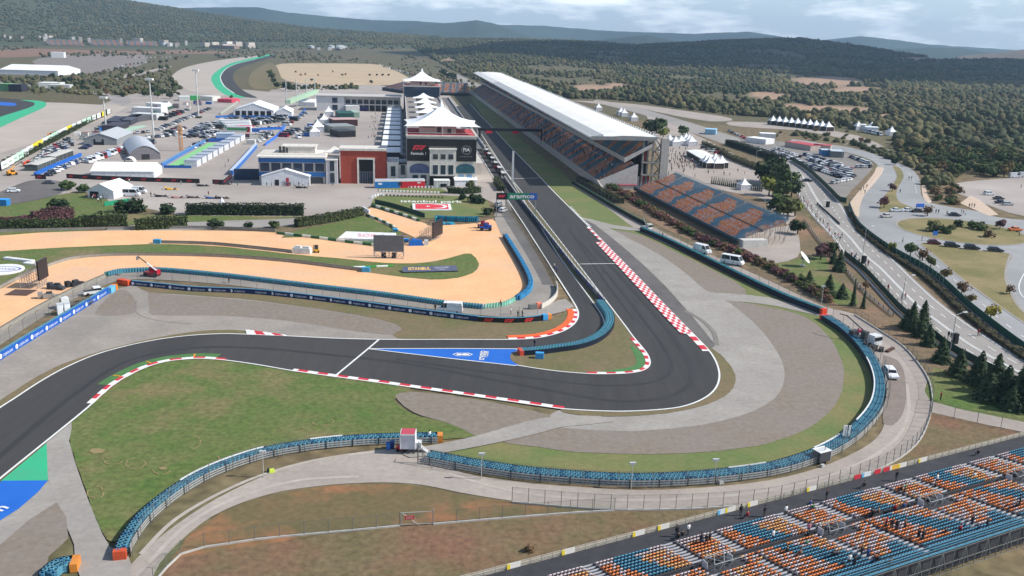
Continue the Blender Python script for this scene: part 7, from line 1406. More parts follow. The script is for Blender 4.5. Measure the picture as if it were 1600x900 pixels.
def hair_mesh(i, pose):
    if (i,pose) in HM: return HM[(i,pose)]
    h = Vector(PB[pose][1][4]); b = MB().use(HAIRS[i]); b.lathe([(.118,-.02),(.122,.04),(.1,.1),(.05,.135)],0,0,8); m = b.mesh('hair')
    for v in m.vertices: v.co += h + Vector((0,-.02,0))
    HM[(i,pose)] = m; return m
PR = random.Random(4); TOPS = {(34,36,42):'black',(60,66,80):'dark grey',(150,34,44):'red',(226,226,226):'white',(50,80,130):'blue',(70,120,90):'green',(120,90,70):'brown',(190,120,140):'pink'}; LEGS = [(36,38,46),(50,58,84),(60,60,62),(90,86,80)]
TK = list(TOPS)
def person(p, where, pose='walk', rz=None, group=None, top=None, many=False):
    top = top or TK[int(PR.random()**1.5*len(TK))]; rz = PR.uniform(0,6.28) if rz is None else rz
    lab = {'walk':'walking','stand':'standing','sit':'sitting'}[pose]
    o = link('person', person_mesh(pose, top, PR.choice(LEGS)), p, rz, f'person in a {TOPS[top]} top {lab} {where}', 'person', group)
    link('hair', hair_mesh(PR.randrange(3), pose), (0,0,0), parent=o, scale=1); o.scale = (1,1,PR.uniform(.94,1.04))
    return o
def crowd(pts, where, group, pose='walk', zz=.1):
    for x,y in pts: person(z((x,y),zz), where, pose if PR.random() < .7 else 'stand', None, group)
for (x,y),w_ in zip([(1243,297),(1245,303),(1247,308),(1250,311),(1252,315),(1256,319),(1259,321),(1261,326),(1267,327),(1268,333),(1274,341),(1276,344),(1281,348),(1286,350),(1290,358),(1295,365),(1299,372),(1304,371),(1306,376),(1309,372),(1312,377),(1315,372),(1293,355),(1255,314),(1262,322)], range(99)): person(z((x,y),.1), ['at the upper end of the main road','beside the upper black box on the main road','along the left edge of the main road','near the lane dividers of the main road','in the group below the lane dividers'][min(4,w_//5)], 'walk', 4.0+PR.uniform(-.6,.6), 'people on the main road')
for x,y,w_ in ((1330,403,'by the green fence above the tall black box'),(1335,407,'by the green fence above the tall black box'),(1337,404,'by the green fence above the tall black box'),(1342,413,'by the green fence above the tall black box'),(1352,418,'right of the tall black box'),(1356,416,'right of the tall black box'),(1387,455,'alone beside the dashed lane line'),(1408,470,'left of the street lamp on the main road'),(1414,468,'right of the street lamp on the main road'),(1481,530,'left of the lower black box'),(1485,531,'left of the lower black box'),(1528,526,'crossing the lower main road'),(1532,525,'crossing the lower main road'),(1507,472,'on the sidewalk beside the dark green fence')): person(z((x,y),.1), w_, 'walk', None, 'people on the main road')
crowd([(1345,300),(1349,297),(1351,303),(1354,294)],'on the pinkish sidewalk by the car park','people on the sidewalk'); crowd([(1420,281),(1424,281),(1406,302),(1441,287),(1442,283)],'on the curving side road','people on the side road')
crowd([(1462,334),(1466,334),(1479,336),(1502,333),(1505,335),(1508,337),(1410,380),(1440,377),(1514,325),(1518,324),(1522,325),(1595,294),(1592,370)],'around the roundabout','people around the roundabout')
for a in range(45):
    x, y = PR.gauss(1072,17), PR.gauss(253,9); crowd([(x,y)],'in the crowd around the flat plaza marquee','people on the plaza')
for a in range(13):
    x = PR.uniform(1036,1070); crowd([(x,PR.uniform(236,274))],'on the open part of the plaza','people on the open plaza')
crowd([(1100+PR.uniform(0,70),PR.uniform(268,280)) for _ in range(9)],'by the dark fence of the plaza','people by the plaza fence')
for a in range(32): crowd([(PR.gauss(586-1.0*(0),6)+ (0), PR.uniform(178,224))],'on the paddock walkway','people on the paddock walkway')
crowd([(412+PR.uniform(0,70),290+PR.uniform(0,2)) for _ in range(13)],'before the gabled tent of the office wing','people before the gabled tent'); crowd([(236,308),(202,286),(283,289),(362,289),(371,291),(390,281),(352,262),(357,254),(326,306),(520,291)],'on the paddock apron','people on the apron')
crowd([(140+PR.uniform(-8,22),309+PR.uniform(0,12)) for _ in range(12)],'at the tables before the left white tent','people at the left tent')
for x,y,w_,t in ((866,421,'in white on the pit lane, left','w'),(869.5,426,'in blue on the pit lane, right','b'),(809,497,'behind the black barrier, left one','k'),(816,496.5,'behind the black barrier, right one','k'),(835,543,'above the blue wedge tip','k'),(358,442.5,'behind the navy barrier','k'),(798,492,'in white behind the black barrier','w'),(671.5,689,'in white by the orange end of the infield wall','w'),(635,706,'in white behind the red kart','w'),(1469,627,'in orange at the end of the concrete path','r'),(1035,373,'in red on the perimeter road','r'),(782,480,'in red at the pale green tyres','r'),(680,487,'beside the white delivery van','k')): person(z((x,y),.12), w_.replace('in white ','').replace('in blue ','').replace('in orange ','').replace('in red ',''), 'stand', None, None, {'w':(226,226,226),'b':(50,80,130),'k':(34,36,42),'r':(150,34,44)}[t])
def seat_z(t):
    for i, r_ in enumerate(rows):
        if t < r_+.35: return rowz(i)-.35, i
    return rowz(23)-.35, 23
def stander(px, zz, pose, w_, top=None):
    p = W(px[0],px[1],zz); d = p-SO; t = d.dot(Vector((.4518,-.8921,0)))
    for _ in range(3):
        zz = seat_z(t)[0] if t > 2.9 else .36; p = W(px[0],px[1],zz); t = (p-SO).dot(Vector((.4518,-.8921,0)))
    p.z = zz + (.36 if pose == 'sit' else 0); person(p, w_, pose, SRZ+PR.uniform(-.4,.4), 'spectators on the near stand', top)
for x,y,po,w_,t in ((1075,836,'stand','at the near stand front, left of the pair','w'),(1057,839,'stand','at the near stand front, leftmost','k'),(1066,842,'sit','on the front aisle floor of the near stand','k'),(1060,845,'sit','on the front aisle floor of the near stand','k'),(1095,852,'stand','in the group between the first seat blocks','k'),(1103,853,'stand','in the group between the first seat blocks','k'),(1108,850,'stand','in the group between the first seat blocks','k'),(1157,806,'stand','at the front rail above the first blue block','k'),(1168,811,'sit','at the front rail above the first blue block','r'),(1194,808,'stand','at the front rail beside the steps','k'),(1227,807,'stand','on the steps of the front bank','w'),(1266,793,'sit','among the small orange block, left','b'),(1270,799,'sit','among the small orange block, right','g'),(1291,782,'stand','at the front rail of the far half','k'),(1263,835,'stand','at the walkway left of the stair frame','p'),(1207,847,'stand','at the walkway in the middle of the stand','w'),(1260,856,'sit','in the upper bank, left of centre','g'),(1230,868,'sit','in the upper bank, left of centre','k'),(1250,872,'sit','in the upper bank, left of centre','n'),(1308,874,'sit','in the upper bank, centre','k'),(1302,875,'sit','in the upper bank, centre','k'),(1326,884,'stand','at the back of the upper bank','w'),(1334,889,'stand','at the back of the upper bank','k'),(1345,872,'stand','at the back of the upper bank, right','k'),(1355,876,'stand','at the back of the upper bank, right','b'),(1371,881,'sit','at the back of the upper bank, right','k'),(1391,886,'sit','at the back rail','n'),(1400,752,'stand','at the front aisle of the far half, alone','k'),(1350,764,'sit','at the front aisle of the far half','k'),(1413,772,'stand','among the small block of the far half','g'),(1408,770,'sit','among the small block of the far half','k'),(1463,757,'stand','on the steps of the far half','w'),(1461,766,'sit','on the steps of the far half','k'),(1522,749,'sit','in the big block of the far half','w'),(1398,800,'sit','at the walkway of the far half','r'),(1412,797,'sit','at the walkway of the far half','b'),(1363,808,'sit','in the loose row by the walkway','k'),(1372,806,'sit','in the loose row by the walkway','n'),(1384,825,'stand','in the dark group on the upper bank','r'),(1392,829,'stand','in the dark group on the upper bank','k'),(1400,831,'stand','in the dark group on the upper bank','k'),(1413,829,'stand','in the dark group on the upper bank','n'),(1434,845,'stand','in the group near the back of the upper bank','k'),(1441,846,'stand','in the group near the back of the upper bank','k'),(1477,838,'sit','on the blue rows at the back','k'),(1500,833,'sit','on the blue rows at the back, in orange','r'),(1518,823,'stand','alone on the blue rows at the back','k'),(1541,828,'stand','at the back rail of the far half','k'),(1592,793,'stand','at the right end of the upper bank','k'),(1588,797,'sit','at the right end of the upper bank','k'),(1528,713,'sit','on the front rows near the upper end','k')):
    stander((x,y), 1.2, po, w_, {'w':(226,226,226),'k':(34,36,42),'r':(150,34,44),'b':(50,80,130),'g':(70,120,90),'p':(190,120,140),'n':(120,90,70)}[t])
for a in range(28):
    y = PR.random()**1.4*210+8; i = PR.randrange(1,NL-1); x, zt = lo[i]; p = UV(GU0, GV) + V*(x+fv(y)+.4) + U*y; p.z = zt+.05
    person(p, 'on the lower tier of the covered grandstand', 'stand', math.atan2(-V.y,-V.x)+math.pi/2, 'spectators in the covered grandstand', TK[0] if PR.random() < .6 else None)
cm = PB['stand'][0]; cm.calc_loop_triangles(); cv = np.array([v.co[:] for v in cm.vertices]); cf_ = np.array([t.vertices[:] for t in cm.loop_triangles]); T, cs = [], []
for a in range(330):
    y = PR.random()**1.2*330+6; i = PR.randrange(1,NL-1); x, zt = lo[i]; y += 5*math.sin(y*.7); p = UV(GU0, GV) + V*(x+fv(y)+.4) + U*y; T.append((p.x,p.y,zt+.02,PR.uniform(1.2,2.0),1.15,1.15,1)); cs.append(lin(PR.choice([(34,36,42),(44,46,54),(34,36,42),(150,40,48),(206,206,206),(60,70,96)]))+(1,))
for a in range(60): p = W(PR.gauss(1068,18),PR.gauss(252,10)); T.append((p.x,p.y,.1,PR.uniform(0,6),1,1,1)); cs.append(lin((44,44,50))+(1,))
tag(link('crowd', merge_cols('crowd', cv, cf_, T, cs, attr_mat('crowd_clothes',.9)), (0,0,0)), 'scattered spectators dotting the covered grandstand and the plaza', 'crowd', None, 'stuff')
nr, na = 190, 260
rad = [15*(9000/15)**(i/(nr-1)) for i in range(nr)]
CLEAR = [(925,138,34,6),(962,135,22,5),(1290,128,60,9),(1340,140,45,5),(1215,152,28,6),(1300,172,75,7),(1385,182,30,4),(1190,148,26,5),(1480,92,90,3),(700,95,14,4),(1240,165,22,4),(1400,145,22,3)]
vs, fs, cc = [], [], []
cg = Vector(lin((102,98,70))); cd = Vector(lin((122,104,82))); cb = Vector(lin((162,134,112))); cf = Vector(lin((84,83,60)))
for i, d in enumerate(rad):
    for j in range(na):
        az = -math.pi + 2*math.pi*j/na if False else (-1.15 + 2.3*j/(na-1))
        x, y = math.sin(az)*d, math.cos(az)*d; z = hz(x, y); vs.append((x,y,z-.02))
        n = mnoise.noise(Vector((x*.006,y*.006,0)))*.6 + mnoise.noise(Vector((x*.03,y*.03,5)))*.4
        c = cg.lerp(cd, max(0,min(1,.5+n*1.3)))
        if d > 700: c = c.lerp(cf, .6)
        if d > 2500 and x < 0: c = c.lerp(Vector(lin((66,78,54))), .7)
        if d > 500 and y > 0:
            qx, qy = Q((x,y,z))
            for (ex,ey,ea,eb) in CLEAR:
                r = ((qx-ex)/ea)**2 + ((qy-ey)/eb)**2
                r += mnoise.noise(Vector((x*.02,y*.02,9)))*.6
                if r < 1: c = c.lerp(cb, min(1,(1-r)*3))
        cc += [c.x,c.y,c.z,1]
for i in range(nr-1):
    for j in range(na-1):
        a = i*na+j; fs.append((a, a+1, a+na+1, a+na))
me = bpy.data.meshes.new('terrain'); me.from_pydata(vs, [], fs); me.materials.append(attr_mat('land', .95, .4, .35))
ca = me.color_attributes.new('Col','FLOAT_COLOR','POINT'); ca.data.foreach_set('color', cc)
me.polygons.foreach_set('use_smooth',[True]*len(me.polygons)); me.update()
tag(link('terrain', me, (0,0,0)), 'rolling land with dry grass around the circuit', 'terrain', kind='structure')
o = MB().use(G_dry).quad((-30000,-30000,-3.5),(30000,-30000,-3.5),(30000,40000,-3.5),(-30000,40000,-3.5)).build('ground', label='flat distant land out to the horizon', cat='ground', kind='structure')
def ridge(name, D, prof, c1, c2, label, depth=.1, n=150, sd=1):
    xs = [p[0] for p in prof]; vs=[]; fs=[]; K = 14
    for i in range(n):
        px = xs[0]+(xs[-1]-xs[0])*i/(n-1); py = interp(prof, px) + .7*mnoise.noise(Vector((px*.05,sd,0))) + .35*mnoise.noise(Vector((px*.21,sd,4)))
        d = (FW*F + CR*(px-800) - CU*(py-450)); h = math.hypot(d.x,d.y); top = CH + d.z/h*D
        ux, uy = d.x/h, d.y/h
        for k in range(K):
            t = k/(K-1)*2-1; dd = D*(1+depth*t); s = (math.cos(t*math.pi)+1)/2
            b = -4; z = b+(top-b)*s*(1+ (.12*mnoise.noise(Vector((ux*40,uy*40,dd*.0012+sd*7))) if abs(t)>.01 else 0)*(1-s)*2)
            vs.append((ux*dd,uy*dd,z if k not in(0,K-1) else -6))
    for i in range(n-1):
        for k in range(K-1):
            a = i*K+k; fs.append((a,a+K,a+K+1,a+1))
    me = bpy.data.meshes.new(name); me.from_pydata(vs,[],fs); me.materials.append(mat('hill_wood_%d'%D, c1, c2, scale=.0025, detail=8, rough=.95, c3=tuple(int(x*1.2) for x in c1), scale3=.0009)); me.polygons.foreach_set('use_smooth',[True]*len(me.polygons)); me.update()
    tag(link(name, me, (0,0,0)), label, 'hill', kind='structure')
GR1, GR2 = (54,66,58), (42,54,50)
ridge('hill', 5600, [(560,64),(640,42),(700,35.5),(745,31),(770,36),(800,46),(850,64),(900,80)], GR1, GR2, 'dark blue rounded hill behind the far pit tower', sd=1)
ridge('hill', 6600, [(180,30),(280,12),(340,11),(400,10.5),(450,19),(500,24),(545,28),(580,31),(640,32),(700,36),(760,45),(860,70)], GR1, GR2, 'long blue range left of centre', sd=2)
ridge('hill', 7400, [(640,60),(700,44),(770,38),(850,40),(950,48),(1080,52.5),(1170,49),(1240,60),(1300,75)], GR1, GR2, 'pale long range over the wood', sd=3)
ridge('hill', 5000, [(860,74),(900,66),(960,60),(1010,54.5),(1060,64),(1100,74)], GR1, GR2, 'low wooded hill behind the grandstand wood', sd=4)
ridge('hill', 8000, [(1240,74),(1290,62),(1345,56),(1400,62),(1450,69),(1540,75),(1620,80),(1700,84)], GR1, GR2, 'faint far blue mountain on the right', sd=5)
ridge('hill', 6000, [(1320,88),(1380,77),(1450,74),(1500,74.5),(1550,83),(1600,92)], GR1, GR2, 'blue low hill near the right horizon', sd=6)
ridge('hill', 5200, [(1470,96),(1510,86),(1560,82),(1600,77),(1660,70),(1750,80)], (120,98,76), (90,84,60), 'reddish bare hill at the right edge', sd=7)
ridge('hill', 8500, [(600,50),(700,42),(800,43),(900,52),(1000,58),(1200,66),(1400,72),(1800,90)], GR1, GR2, 'faintest range along the horizon', sd=8)
FOL = attr_mat('foliage', .85, .3, 1.2)
TRK = P_((92,74,58),.9)
def colored(name, V_, F_, C_, m=None):
    me = bpy.data.meshes.new(name); me.from_pydata(V_, [], F_); me.materials.append(m or FOL); ca = me.color_attributes.new('Col','FLOAT_COLOR','POINT'); ca.data.foreach_set('color', [x for c in C_ for x in (*c,1)]); me.update(); return me
def leaf(V_, F_, C_, c, n, s, col):
    n = n.normalized() if n.length > 1e-6 else Vector((0,0,1)); a = n.orthogonal().normalized(); b = n.cross(a); t = RV.uniform(0,6.28); a, b = a*math.cos(t)+b*math.sin(t), b*math.cos(t)-a*math.sin(t)
    k = len(V_); V_ += [c+a*s+b*s*.2, c+b*s*.8, c-a*s-b*s*.1, c-b*s*.75]; F_.append((k,k+1,k+2,k+3)); C_ += [col]*4
RV = random.Random(3)
def shade(base, f): return tuple(max(0,x*f) for x in base)
def blob(V_, F_, C_, c, r, col, sub=1, jit=.15, fl=1):
    bm = bmesh.new(); bmesh.ops.create_icosphere(bm, subdivisions=sub, radius=1); k = len(V_)
    for v in bm.verts: V_.append(c + Vector((v.co.x*r[0], v.co.y*r[1], v.co.z*r[2]))*(1+RV.uniform(-jit,jit))); C_.append(shade(col, RV.uniform(.85,1.15)))
    bm.verts.index_update()
    for f in bm.faces: F_.append(tuple(k+v.index for v in f.verts))
    bm.free()
def round_crown(col, lobes=12, per=26, ls=.16, flat=.8):
    "leafy crown of several clumps, radius about 1, centred one unit up"
    V_, F_, C_ = [], [], []; c0 = lin(col)
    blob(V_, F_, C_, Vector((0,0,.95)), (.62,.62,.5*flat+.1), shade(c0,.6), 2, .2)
    for i in range(lobes):
        a = RV.uniform(0,6.28); h = RV.uniform(-.55,.75); r = math.sqrt(max(0,1-h*h))*RV.uniform(.45,.75); c = Vector((math.cos(a)*r, math.sin(a)*r, .95+h*.72*flat)); rr = RV.uniform(.3,.48); cc = shade(c0, RV.uniform(.72,1.35))
        for j in range(per):
            n = Vector((RV.gauss(0,1),RV.gauss(0,1),RV.gauss(.35,1))).normalized(); leaf(V_,F_,C_, c+n*rr*RV.uniform(.6,1.05), n+Vector((RV.uniform(-.6,.6),RV.uniform(-.6,.6),RV.uniform(-.2,.7))), ls*RV.uniform(.7,1.3), shade(cc, RV.uniform(.8,1.25)))
    return colored('crown', V_, F_, C_)
def cone_crown(col, n=620, h=3.2, r=1.0, ls=.16):
    V_, F_, C_ = [], [], []; c0 = lin(col)
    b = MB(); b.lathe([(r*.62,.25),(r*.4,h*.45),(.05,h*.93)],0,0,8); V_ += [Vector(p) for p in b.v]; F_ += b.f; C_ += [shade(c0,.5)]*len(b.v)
    tiers = 9
    for i in range(n):
        t = RV.random()**1.35; tier = math.floor(t*tiers)/tiers; z = .15+t*h*.97; fr = (1-t)**.8*(1.0-.4*((t*tiers)%1))*(1+.35*mnoise.noise(Vector((math.cos(t*tiers)*3,i%7,t*9)))); a = RV.uniform(0,6.28); rr = r*fr*RV.uniform(.7,1.08)+.03
        leaf(V_,F_,C_, Vector((math.cos(a)*rr,math.sin(a)*rr,z)), Vector((math.cos(a),math.sin(a),RV.uniform(.2,1.2))), ls*(.5+.7*(1-t))*RV.uniform(.7,1.3), shade(c0, RV.uniform(.7,1.35)))
    return colored('crown', V_, F_, C_)
def trunk_mesh(h, r):
    b = MB().use(TRK); b.tube((0,0,0),(0,0,h),r,7,r*.5)
    for i in range(4): a = i*1.7; b.tube((0,0,h*.6),(math.cos(a)*h*.3,math.sin(a)*h*.3,h*1.05),r*.4,5,r*.2)
    return b.mesh('trunk')
TR = trunk_mesh(.75,.09); TRC = trunk_mesh(.5,.1)
CRN = {'green':[round_crown((66,82,44)) for _ in range(3)],'dark':[round_crown((44,60,36),14) for _ in range(2)],'yellow':[round_crown((150,136,52),8,18)],'lime':[round_crown((112,118,52),10,22)],'purple':[round_crown((92,62,66),9,20),round_crown((106,70,66),8,18)],'brown':[round_crown((108,86,62),8,16)],'conifer':[cone_crown((52,68,44)) for _ in range(3)],'thin':[cone_crown((48,66,42),360,4.2,.55,.13)],'olive':[round_crown((88,92,54),10,22)],'autumn':[round_crown((116,100,62),8,18)]}
DES = {'green':'green leafy','dark':'dark green','yellow':'yellow autumn','lime':'yellowish green','purple':'purple leaved','brown':'brownish bare','conifer':'dark conifer','thin':'slim columnar','olive':'olive green','autumn':'rusty autumn'}
def tree(px, kind, r, label=None, group=None, h=1, name=None, v=None):
    p = W(*px) if v is None else v; con = kind in ('conifer','thin'); e = empty(name or ('conifer_tree' if con else 'leafy_tree'), p, RV.uniform(0,6.28), label, 'tree', group)
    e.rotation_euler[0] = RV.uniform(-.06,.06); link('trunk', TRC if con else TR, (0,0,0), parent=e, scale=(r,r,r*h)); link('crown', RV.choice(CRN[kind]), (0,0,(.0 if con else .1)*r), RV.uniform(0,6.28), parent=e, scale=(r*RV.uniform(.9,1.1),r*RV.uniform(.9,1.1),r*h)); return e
def bush(px, kind, r, label, group=None, h=.9, v=None):
    p = W(*px) if v is None else v; p = p.copy(); p.z += -.35*r*h+.05; link('bush', RV.choice(CRN[kind]), p, RV.uniform(0,6.28), label, 'bush', group, scale=(r*RV.uniform(.9,1.15),r*RV.uniform(.9,1.15),r*h))
def hedge(px, w, h, col, label, bumps=.15, n_per=34, ls=.34, name='hedge'):
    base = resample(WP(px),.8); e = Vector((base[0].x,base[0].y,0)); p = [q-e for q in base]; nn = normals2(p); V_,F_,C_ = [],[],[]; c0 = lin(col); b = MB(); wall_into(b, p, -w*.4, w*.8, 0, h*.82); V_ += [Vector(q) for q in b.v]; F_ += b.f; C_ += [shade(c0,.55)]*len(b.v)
    for i,(q,n) in enumerate(zip(p,nn)):
        hh = h*(1+bumps*mnoise.noise(Vector((i*.23,h,1)))*2); ww = w*(1+bumps*mnoise.noise(Vector((i*.3,7,2))))
        for j in range(n_per):
            u = RV.uniform(-1,1); s = RV.random()
            if RV.random() < .45: c = q+n*u*ww*.5+Vector((0,0,hh*(1-.12*u*u))); nr_ = Vector((u*.4,0,1))
            else: sg = 1 if RV.random()<.5 else -1; c = q+n*sg*ww*.5*(1-.15*s*s)+Vector((0,0,s*hh)); nr_ = n*sg+Vector((0,0,.3))
            leaf(V_,F_,C_, c+Vector((RV.uniform(-.4,.4),RV.uniform(-.4,.4),RV.uniform(-.1,.1))), nr_+Vector((RV.uniform(-.5,.5),RV.uniform(-.5,.5),RV.uniform(-.3,.5))), ls*RV.uniform(.6,1.3), shade(c0,RV.uniform(.65,1.4)))
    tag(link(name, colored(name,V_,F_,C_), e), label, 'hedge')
hedge([(-20,359),(40,358),(85,358),(124,356.5)],4,3.0,(58,70,40),'low green hedge at the left edge below the purple shrubs'); hedge([(130,357),(165,356.5),(198,354.5)],4.5,4.4,(56,68,38),'tall green hedge right of the purple shrubs')
hedge([(-10,352),(20,350),(50,347)],3.5,2.4,(96,58,66),'low purple hedge at the left edge'); hedge([(52,347),(80,344),(112,340)],4,3.6,(88,60,62),'tall purple hedge left of the clipped bush')
hedge([(212,358),(250,356.5),(292,354)],4,3.4,(58,70,40),'green hedge between the tall hedge and the round bush'); hedge([(293,335),(340,335),(400,335.5),(474,336)],4,3.7,(46,58,36),'long dark hedge along the lower paddock edge',.06)
hedge([(463,354.5),(500,349),(540,342),(564,336.5)],3.0,2.9,(62,70,42),'slanting green hedge above the triangular lawn',.08); hedge([(700,301.5),(728,302.5),(748,300)],3.5,2.3,(52,64,38),'dark hedge before the low white tent'); hedge([(775,286),(784,299)],2.4,2.4,(66,70,48),'thin hedge along the pit lane by the tower')
hedge([(-30,281),(0,264),(50,238),(100,211.5),(135,193),(170,177)],3,2.2,(56,66,44),'long dark hedge behind the left paddock boards',.3,26,.4); hedge([(1138,226),(1175,238),(1212,250.5)],5,3.2,(44,54,38),'dark hedge between the far road and the shaded lot'); hedge([(905,283),(935,300),(970,318)],3,2.0,(62,66,44),'green hedge at the foot of the grandstand end wall')
hedge([(1328,334),(1344,362),(1388,397),(1440,430),(1470,455),(1505,490),(1552,527),(1600,561),(1660,597)],1.8,1.0,(76,72,50),'low scrubby hedge along the foot of the green screen',.4,14,.3)
hedge([(1100,226),(1125,238),(1150,252),(1185,266)],3.2,2.2,(92,90,62),'loose flowering hedge along the plaza edge',.4,20,.4)
for px,k,r,l in (((106,297),'green',3.0,'round dark bush beside the dark road at the left'),((131,301),'green',2.6,'round bush between the dark road and the left white tent'),((91,327),'dark',3.0,'clipped dark bush, left half of the block on the lawn'),((98,328),'dark',2.5,'clipped dark bush, right half of the block on the lawn'),((195,331),'dark',3.4,'big dark bush, left of the pair before the minibus'),((212,331),'dark',3.8,'big dark bush, right of the pair before the minibus'),((263,334),'dark',3.0,'dark bush left of the long dark hedge'),((338,356),'dark',2.4,'round clipped bush on the lawn, left of the square one'),((388,356),'dark',1.6,'small clipped bush in the middle of the lawn'),((428,356),'green',1.9,'square clipped bush left of the slanting hedge'),((723,312),'dark',1.8,'small round bush on the flag lawn edge'),((742,316),'dark',2.6,'large oval bush on the flag lawn, left part'),((750,318),'dark',2.2,'large oval bush on the flag lawn, right part'),((762,335),'dark',2.2,'dark bush beside the pit lane gantry'),((826,862),'brown',.7,'small dry bush on the lower bank')): bush(px,k,r,l)
tree((734,297),'olive',2.2,'small olive tree before the low white tent'); 
for i,(x,y) in enumerate(((426,285),(485,288))): tree((x,y),'thin',1.0,'slim potted conifer at the '+('left' if i == 0 else 'right')+' of the gabled tent')
SL_ = path([(950,292),(985,312),(1020,334),(1060,356),(1100,377),(1140,394),(1180,410),(1220,430),(1255,450),(1290,472)],1.7)
for i,q in enumerate(SL_):
    k = RV.choice(['purple','purple','brown','green'] if i < len(SL_)*.75 else ['brown','purple','olive']); bush(None,k,RV.uniform(1.0,1.9),DES[k]+' shrub in the long row above the perimeter road','shrubs above the perimeter road',v=q+Vector((RV.uniform(-.8,.8),RV.uniform(-.8,.8),0)))
    if i % 2: k = RV.choice(['brown','green','purple']); bush(None,k,RV.uniform(.8,1.4),DES[k]+' shrub in the long row above the perimeter road','shrubs above the perimeter road',v=q+Vector((2.2+RV.uniform(-.8,.8),1.5,0)))
for px,k,r,h,l in (((1264,445),'conifer',2.0,1,'dark conifer below the satellite dish'),((1294,457),'conifer',1.8,1.1,'second dark conifer right of the satellite dish'),((1315,466),'conifer',2.0,1,'third conifer, behind the pale lamp post'),((1332,478),'thin',1.6,1,'slim conifer above the orange barrier end'),((1348,482),'thin',1.2,1,'smallest slim conifer above the crane truck'),((1311,424),'conifer',1.9,1.3,'dark cypress beside the rusty guard rail'),((1302,412),'conifer',1.7,1.2,'dark cypress above the cypress at the rusty guard rail'),((1296,400),'dark',2.2,1.2,'dark tree below the middle stand corner'),((1282,405),'purple',2.8,1,'purple tree behind the satellite dish'),((1352,452),'brown',1.2,1,'small bare tree on the road bank'),
 ((1415,512),'conifer',2.4,1,'dark conifer, leftmost of the clump by the main road'),((1424,516),'conifer',2.5,1.1,'dark conifer, second in the clump by the main road'),((1440,510),'conifer',2.4,1.25,'dark conifer, tallest in the clump by the main road'),((1438,526),'conifer',2.2,1,'dark conifer, front one in the clump by the main road'),((1451,540),'conifer',2.0,1,'dark conifer right of the clump by the main road'),((1470,566),'conifer',2.6,1,'dark conifer beside the lower street lamp'),((1496,587),'conifer',2.4,1,'dark conifer with a thin top below the street lamp'),((1526,600),'conifer',2.8,1.05,'dark conifer, first of the big group at the right edge'),((1550,612),'conifer',3.2,1.1,'dark conifer, second of the big group at the right edge'),((1544,625),'conifer',2.6,.9,'dark conifer, front of the big group at the right edge'),((1572,622),'conifer',3.0,1,'dark conifer, third of the big group at the right edge'),((1592,632),'conifer',3.2,1,'dark conifer, last of the big group at the right edge'),((1578,640),'conifer',2.6,.9,'dark conifer, lower one of the big group at the right edge'),((1606,640),'conifer',3.2,1,'dark conifer cut by the right edge')): tree(px,k,r*(RV.uniform(.85,1.08) if k == 'conifer' else 1),l,None,h*(.62+.12*RV.random()) if k == 'conifer' else h)
for px,k,r,l in (((1196,290),'dark',5.2,'big dark tree at the plaza corner, left crown'),((1212,286),'dark',6.0,'big dark tree at the plaza corner, main crown'),((1228,296),'green',4.6,'green tree right of the big dark tree'),((1201,306),'lime',3.8,'yellowish tree below the big dark tree'),((1222,314),'green',4.2,'green tree in the middle of the plaza clump'),((1236,308),'dark',3.6,'dark tree beside the upper main road'),((1214,338),'green',4.2,'green tree above the end of the middle stand'),((1230,344),'olive',4.0,'olive tree above the end of the middle stand'),((1242,338),'lime',3.0,'yellowish tree at the road edge above the middle stand'),((1246,366),'dark',2.4,'small dark tree at the lower corner of the middle stand'),((1018,212),'dark',5,'dark tree behind the grandstand roof, left'),((1030,208),'green',5,'green tree behind the grandstand roof'),((1036,216),'lime',3.2,'yellow green tree beside the grandstand roof end'),((1066,214),'green',3.6,'green tree behind the small pagodas'),((1398,258),'dark',2.6,'round dark tree at the top of the median'),((1394,299),'purple',2.4,'purple tree in the median'),((1381,325),'purple',3.2,'purple tree at the foot of the median'),((1449,338),'brown',2.6,'small brown tree by the roundabout'),((1393,394),'lime',2.0,'lime tree below the dark green screen'),((1422,400),'green',2.6,'green round tree on the sidewalk'),((1441,408),'brown',2.4,'bare tree on the sidewalk'),((1454,418),'olive',2.2,'thin olive tree on the sidewalk'),((1475,438),'autumn',2.4,'rusty tree on the sidewalk above the street lamp'),((1502,460),'brown',2.2,'thin bare tree on the sidewalk'),((1515,475),'autumn',1.8,'small orange tree on the sidewalk'),((1547,500),'yellow',2.4,'bright yellow tree on the lower sidewalk'),((1577,460),'brown',1.6,'small bare tree on the right of the tan lawn'),((1562,358),'purple',2.4,'purple tree on the right of the roundabout island')): tree(px,k,r*(1.15 if px[0] < 1250 else .85),l)
for px,k,r,l in (((1459,362),'olive',3.0,'olive bush on the left of the roundabout island'),((1477,365),'green',2.2,'green bush in the middle of the roundabout island'),((1497,354),'dark',2.0,'dark bush at the top of the roundabout island'),((1520,357),'green',2.2,'low green bush on the roundabout island, left of two'),((1532,360),'green',2.2,'low green bush on the roundabout island, right of two'),((1544,371),'brown',2.2,'brown bush at the right end of the roundabout island'),((1488,359),'olive',1.4,'small olive bush on the roundabout island')): bush(px,k,r,l)
for i in range(26): k = 'thin'; x = 1112+i*3.1; tree((x,287+i*.5),k,.8,'small columnar conifer in the fence row behind the middle stand','columnar conifers of the fence row',1.05)
for i in range(40):
    x,y = RV.choice([(RV.uniform(1450,1500),RV.uniform(262,318)),(RV.uniform(1250,1390),RV.uniform(206,226)),(RV.uniform(1460,1500),RV.uniform(300,325)),(RV.uniform(1180,1300),RV.uniform(205,216))]); k = RV.choice(['brown','olive','green','brown']); bush((x,y),k,RV.uniform(1.2,2.6),DES[k]+' scrub bush on the rough bank beside the curving road','scrub bushes on the road bank')
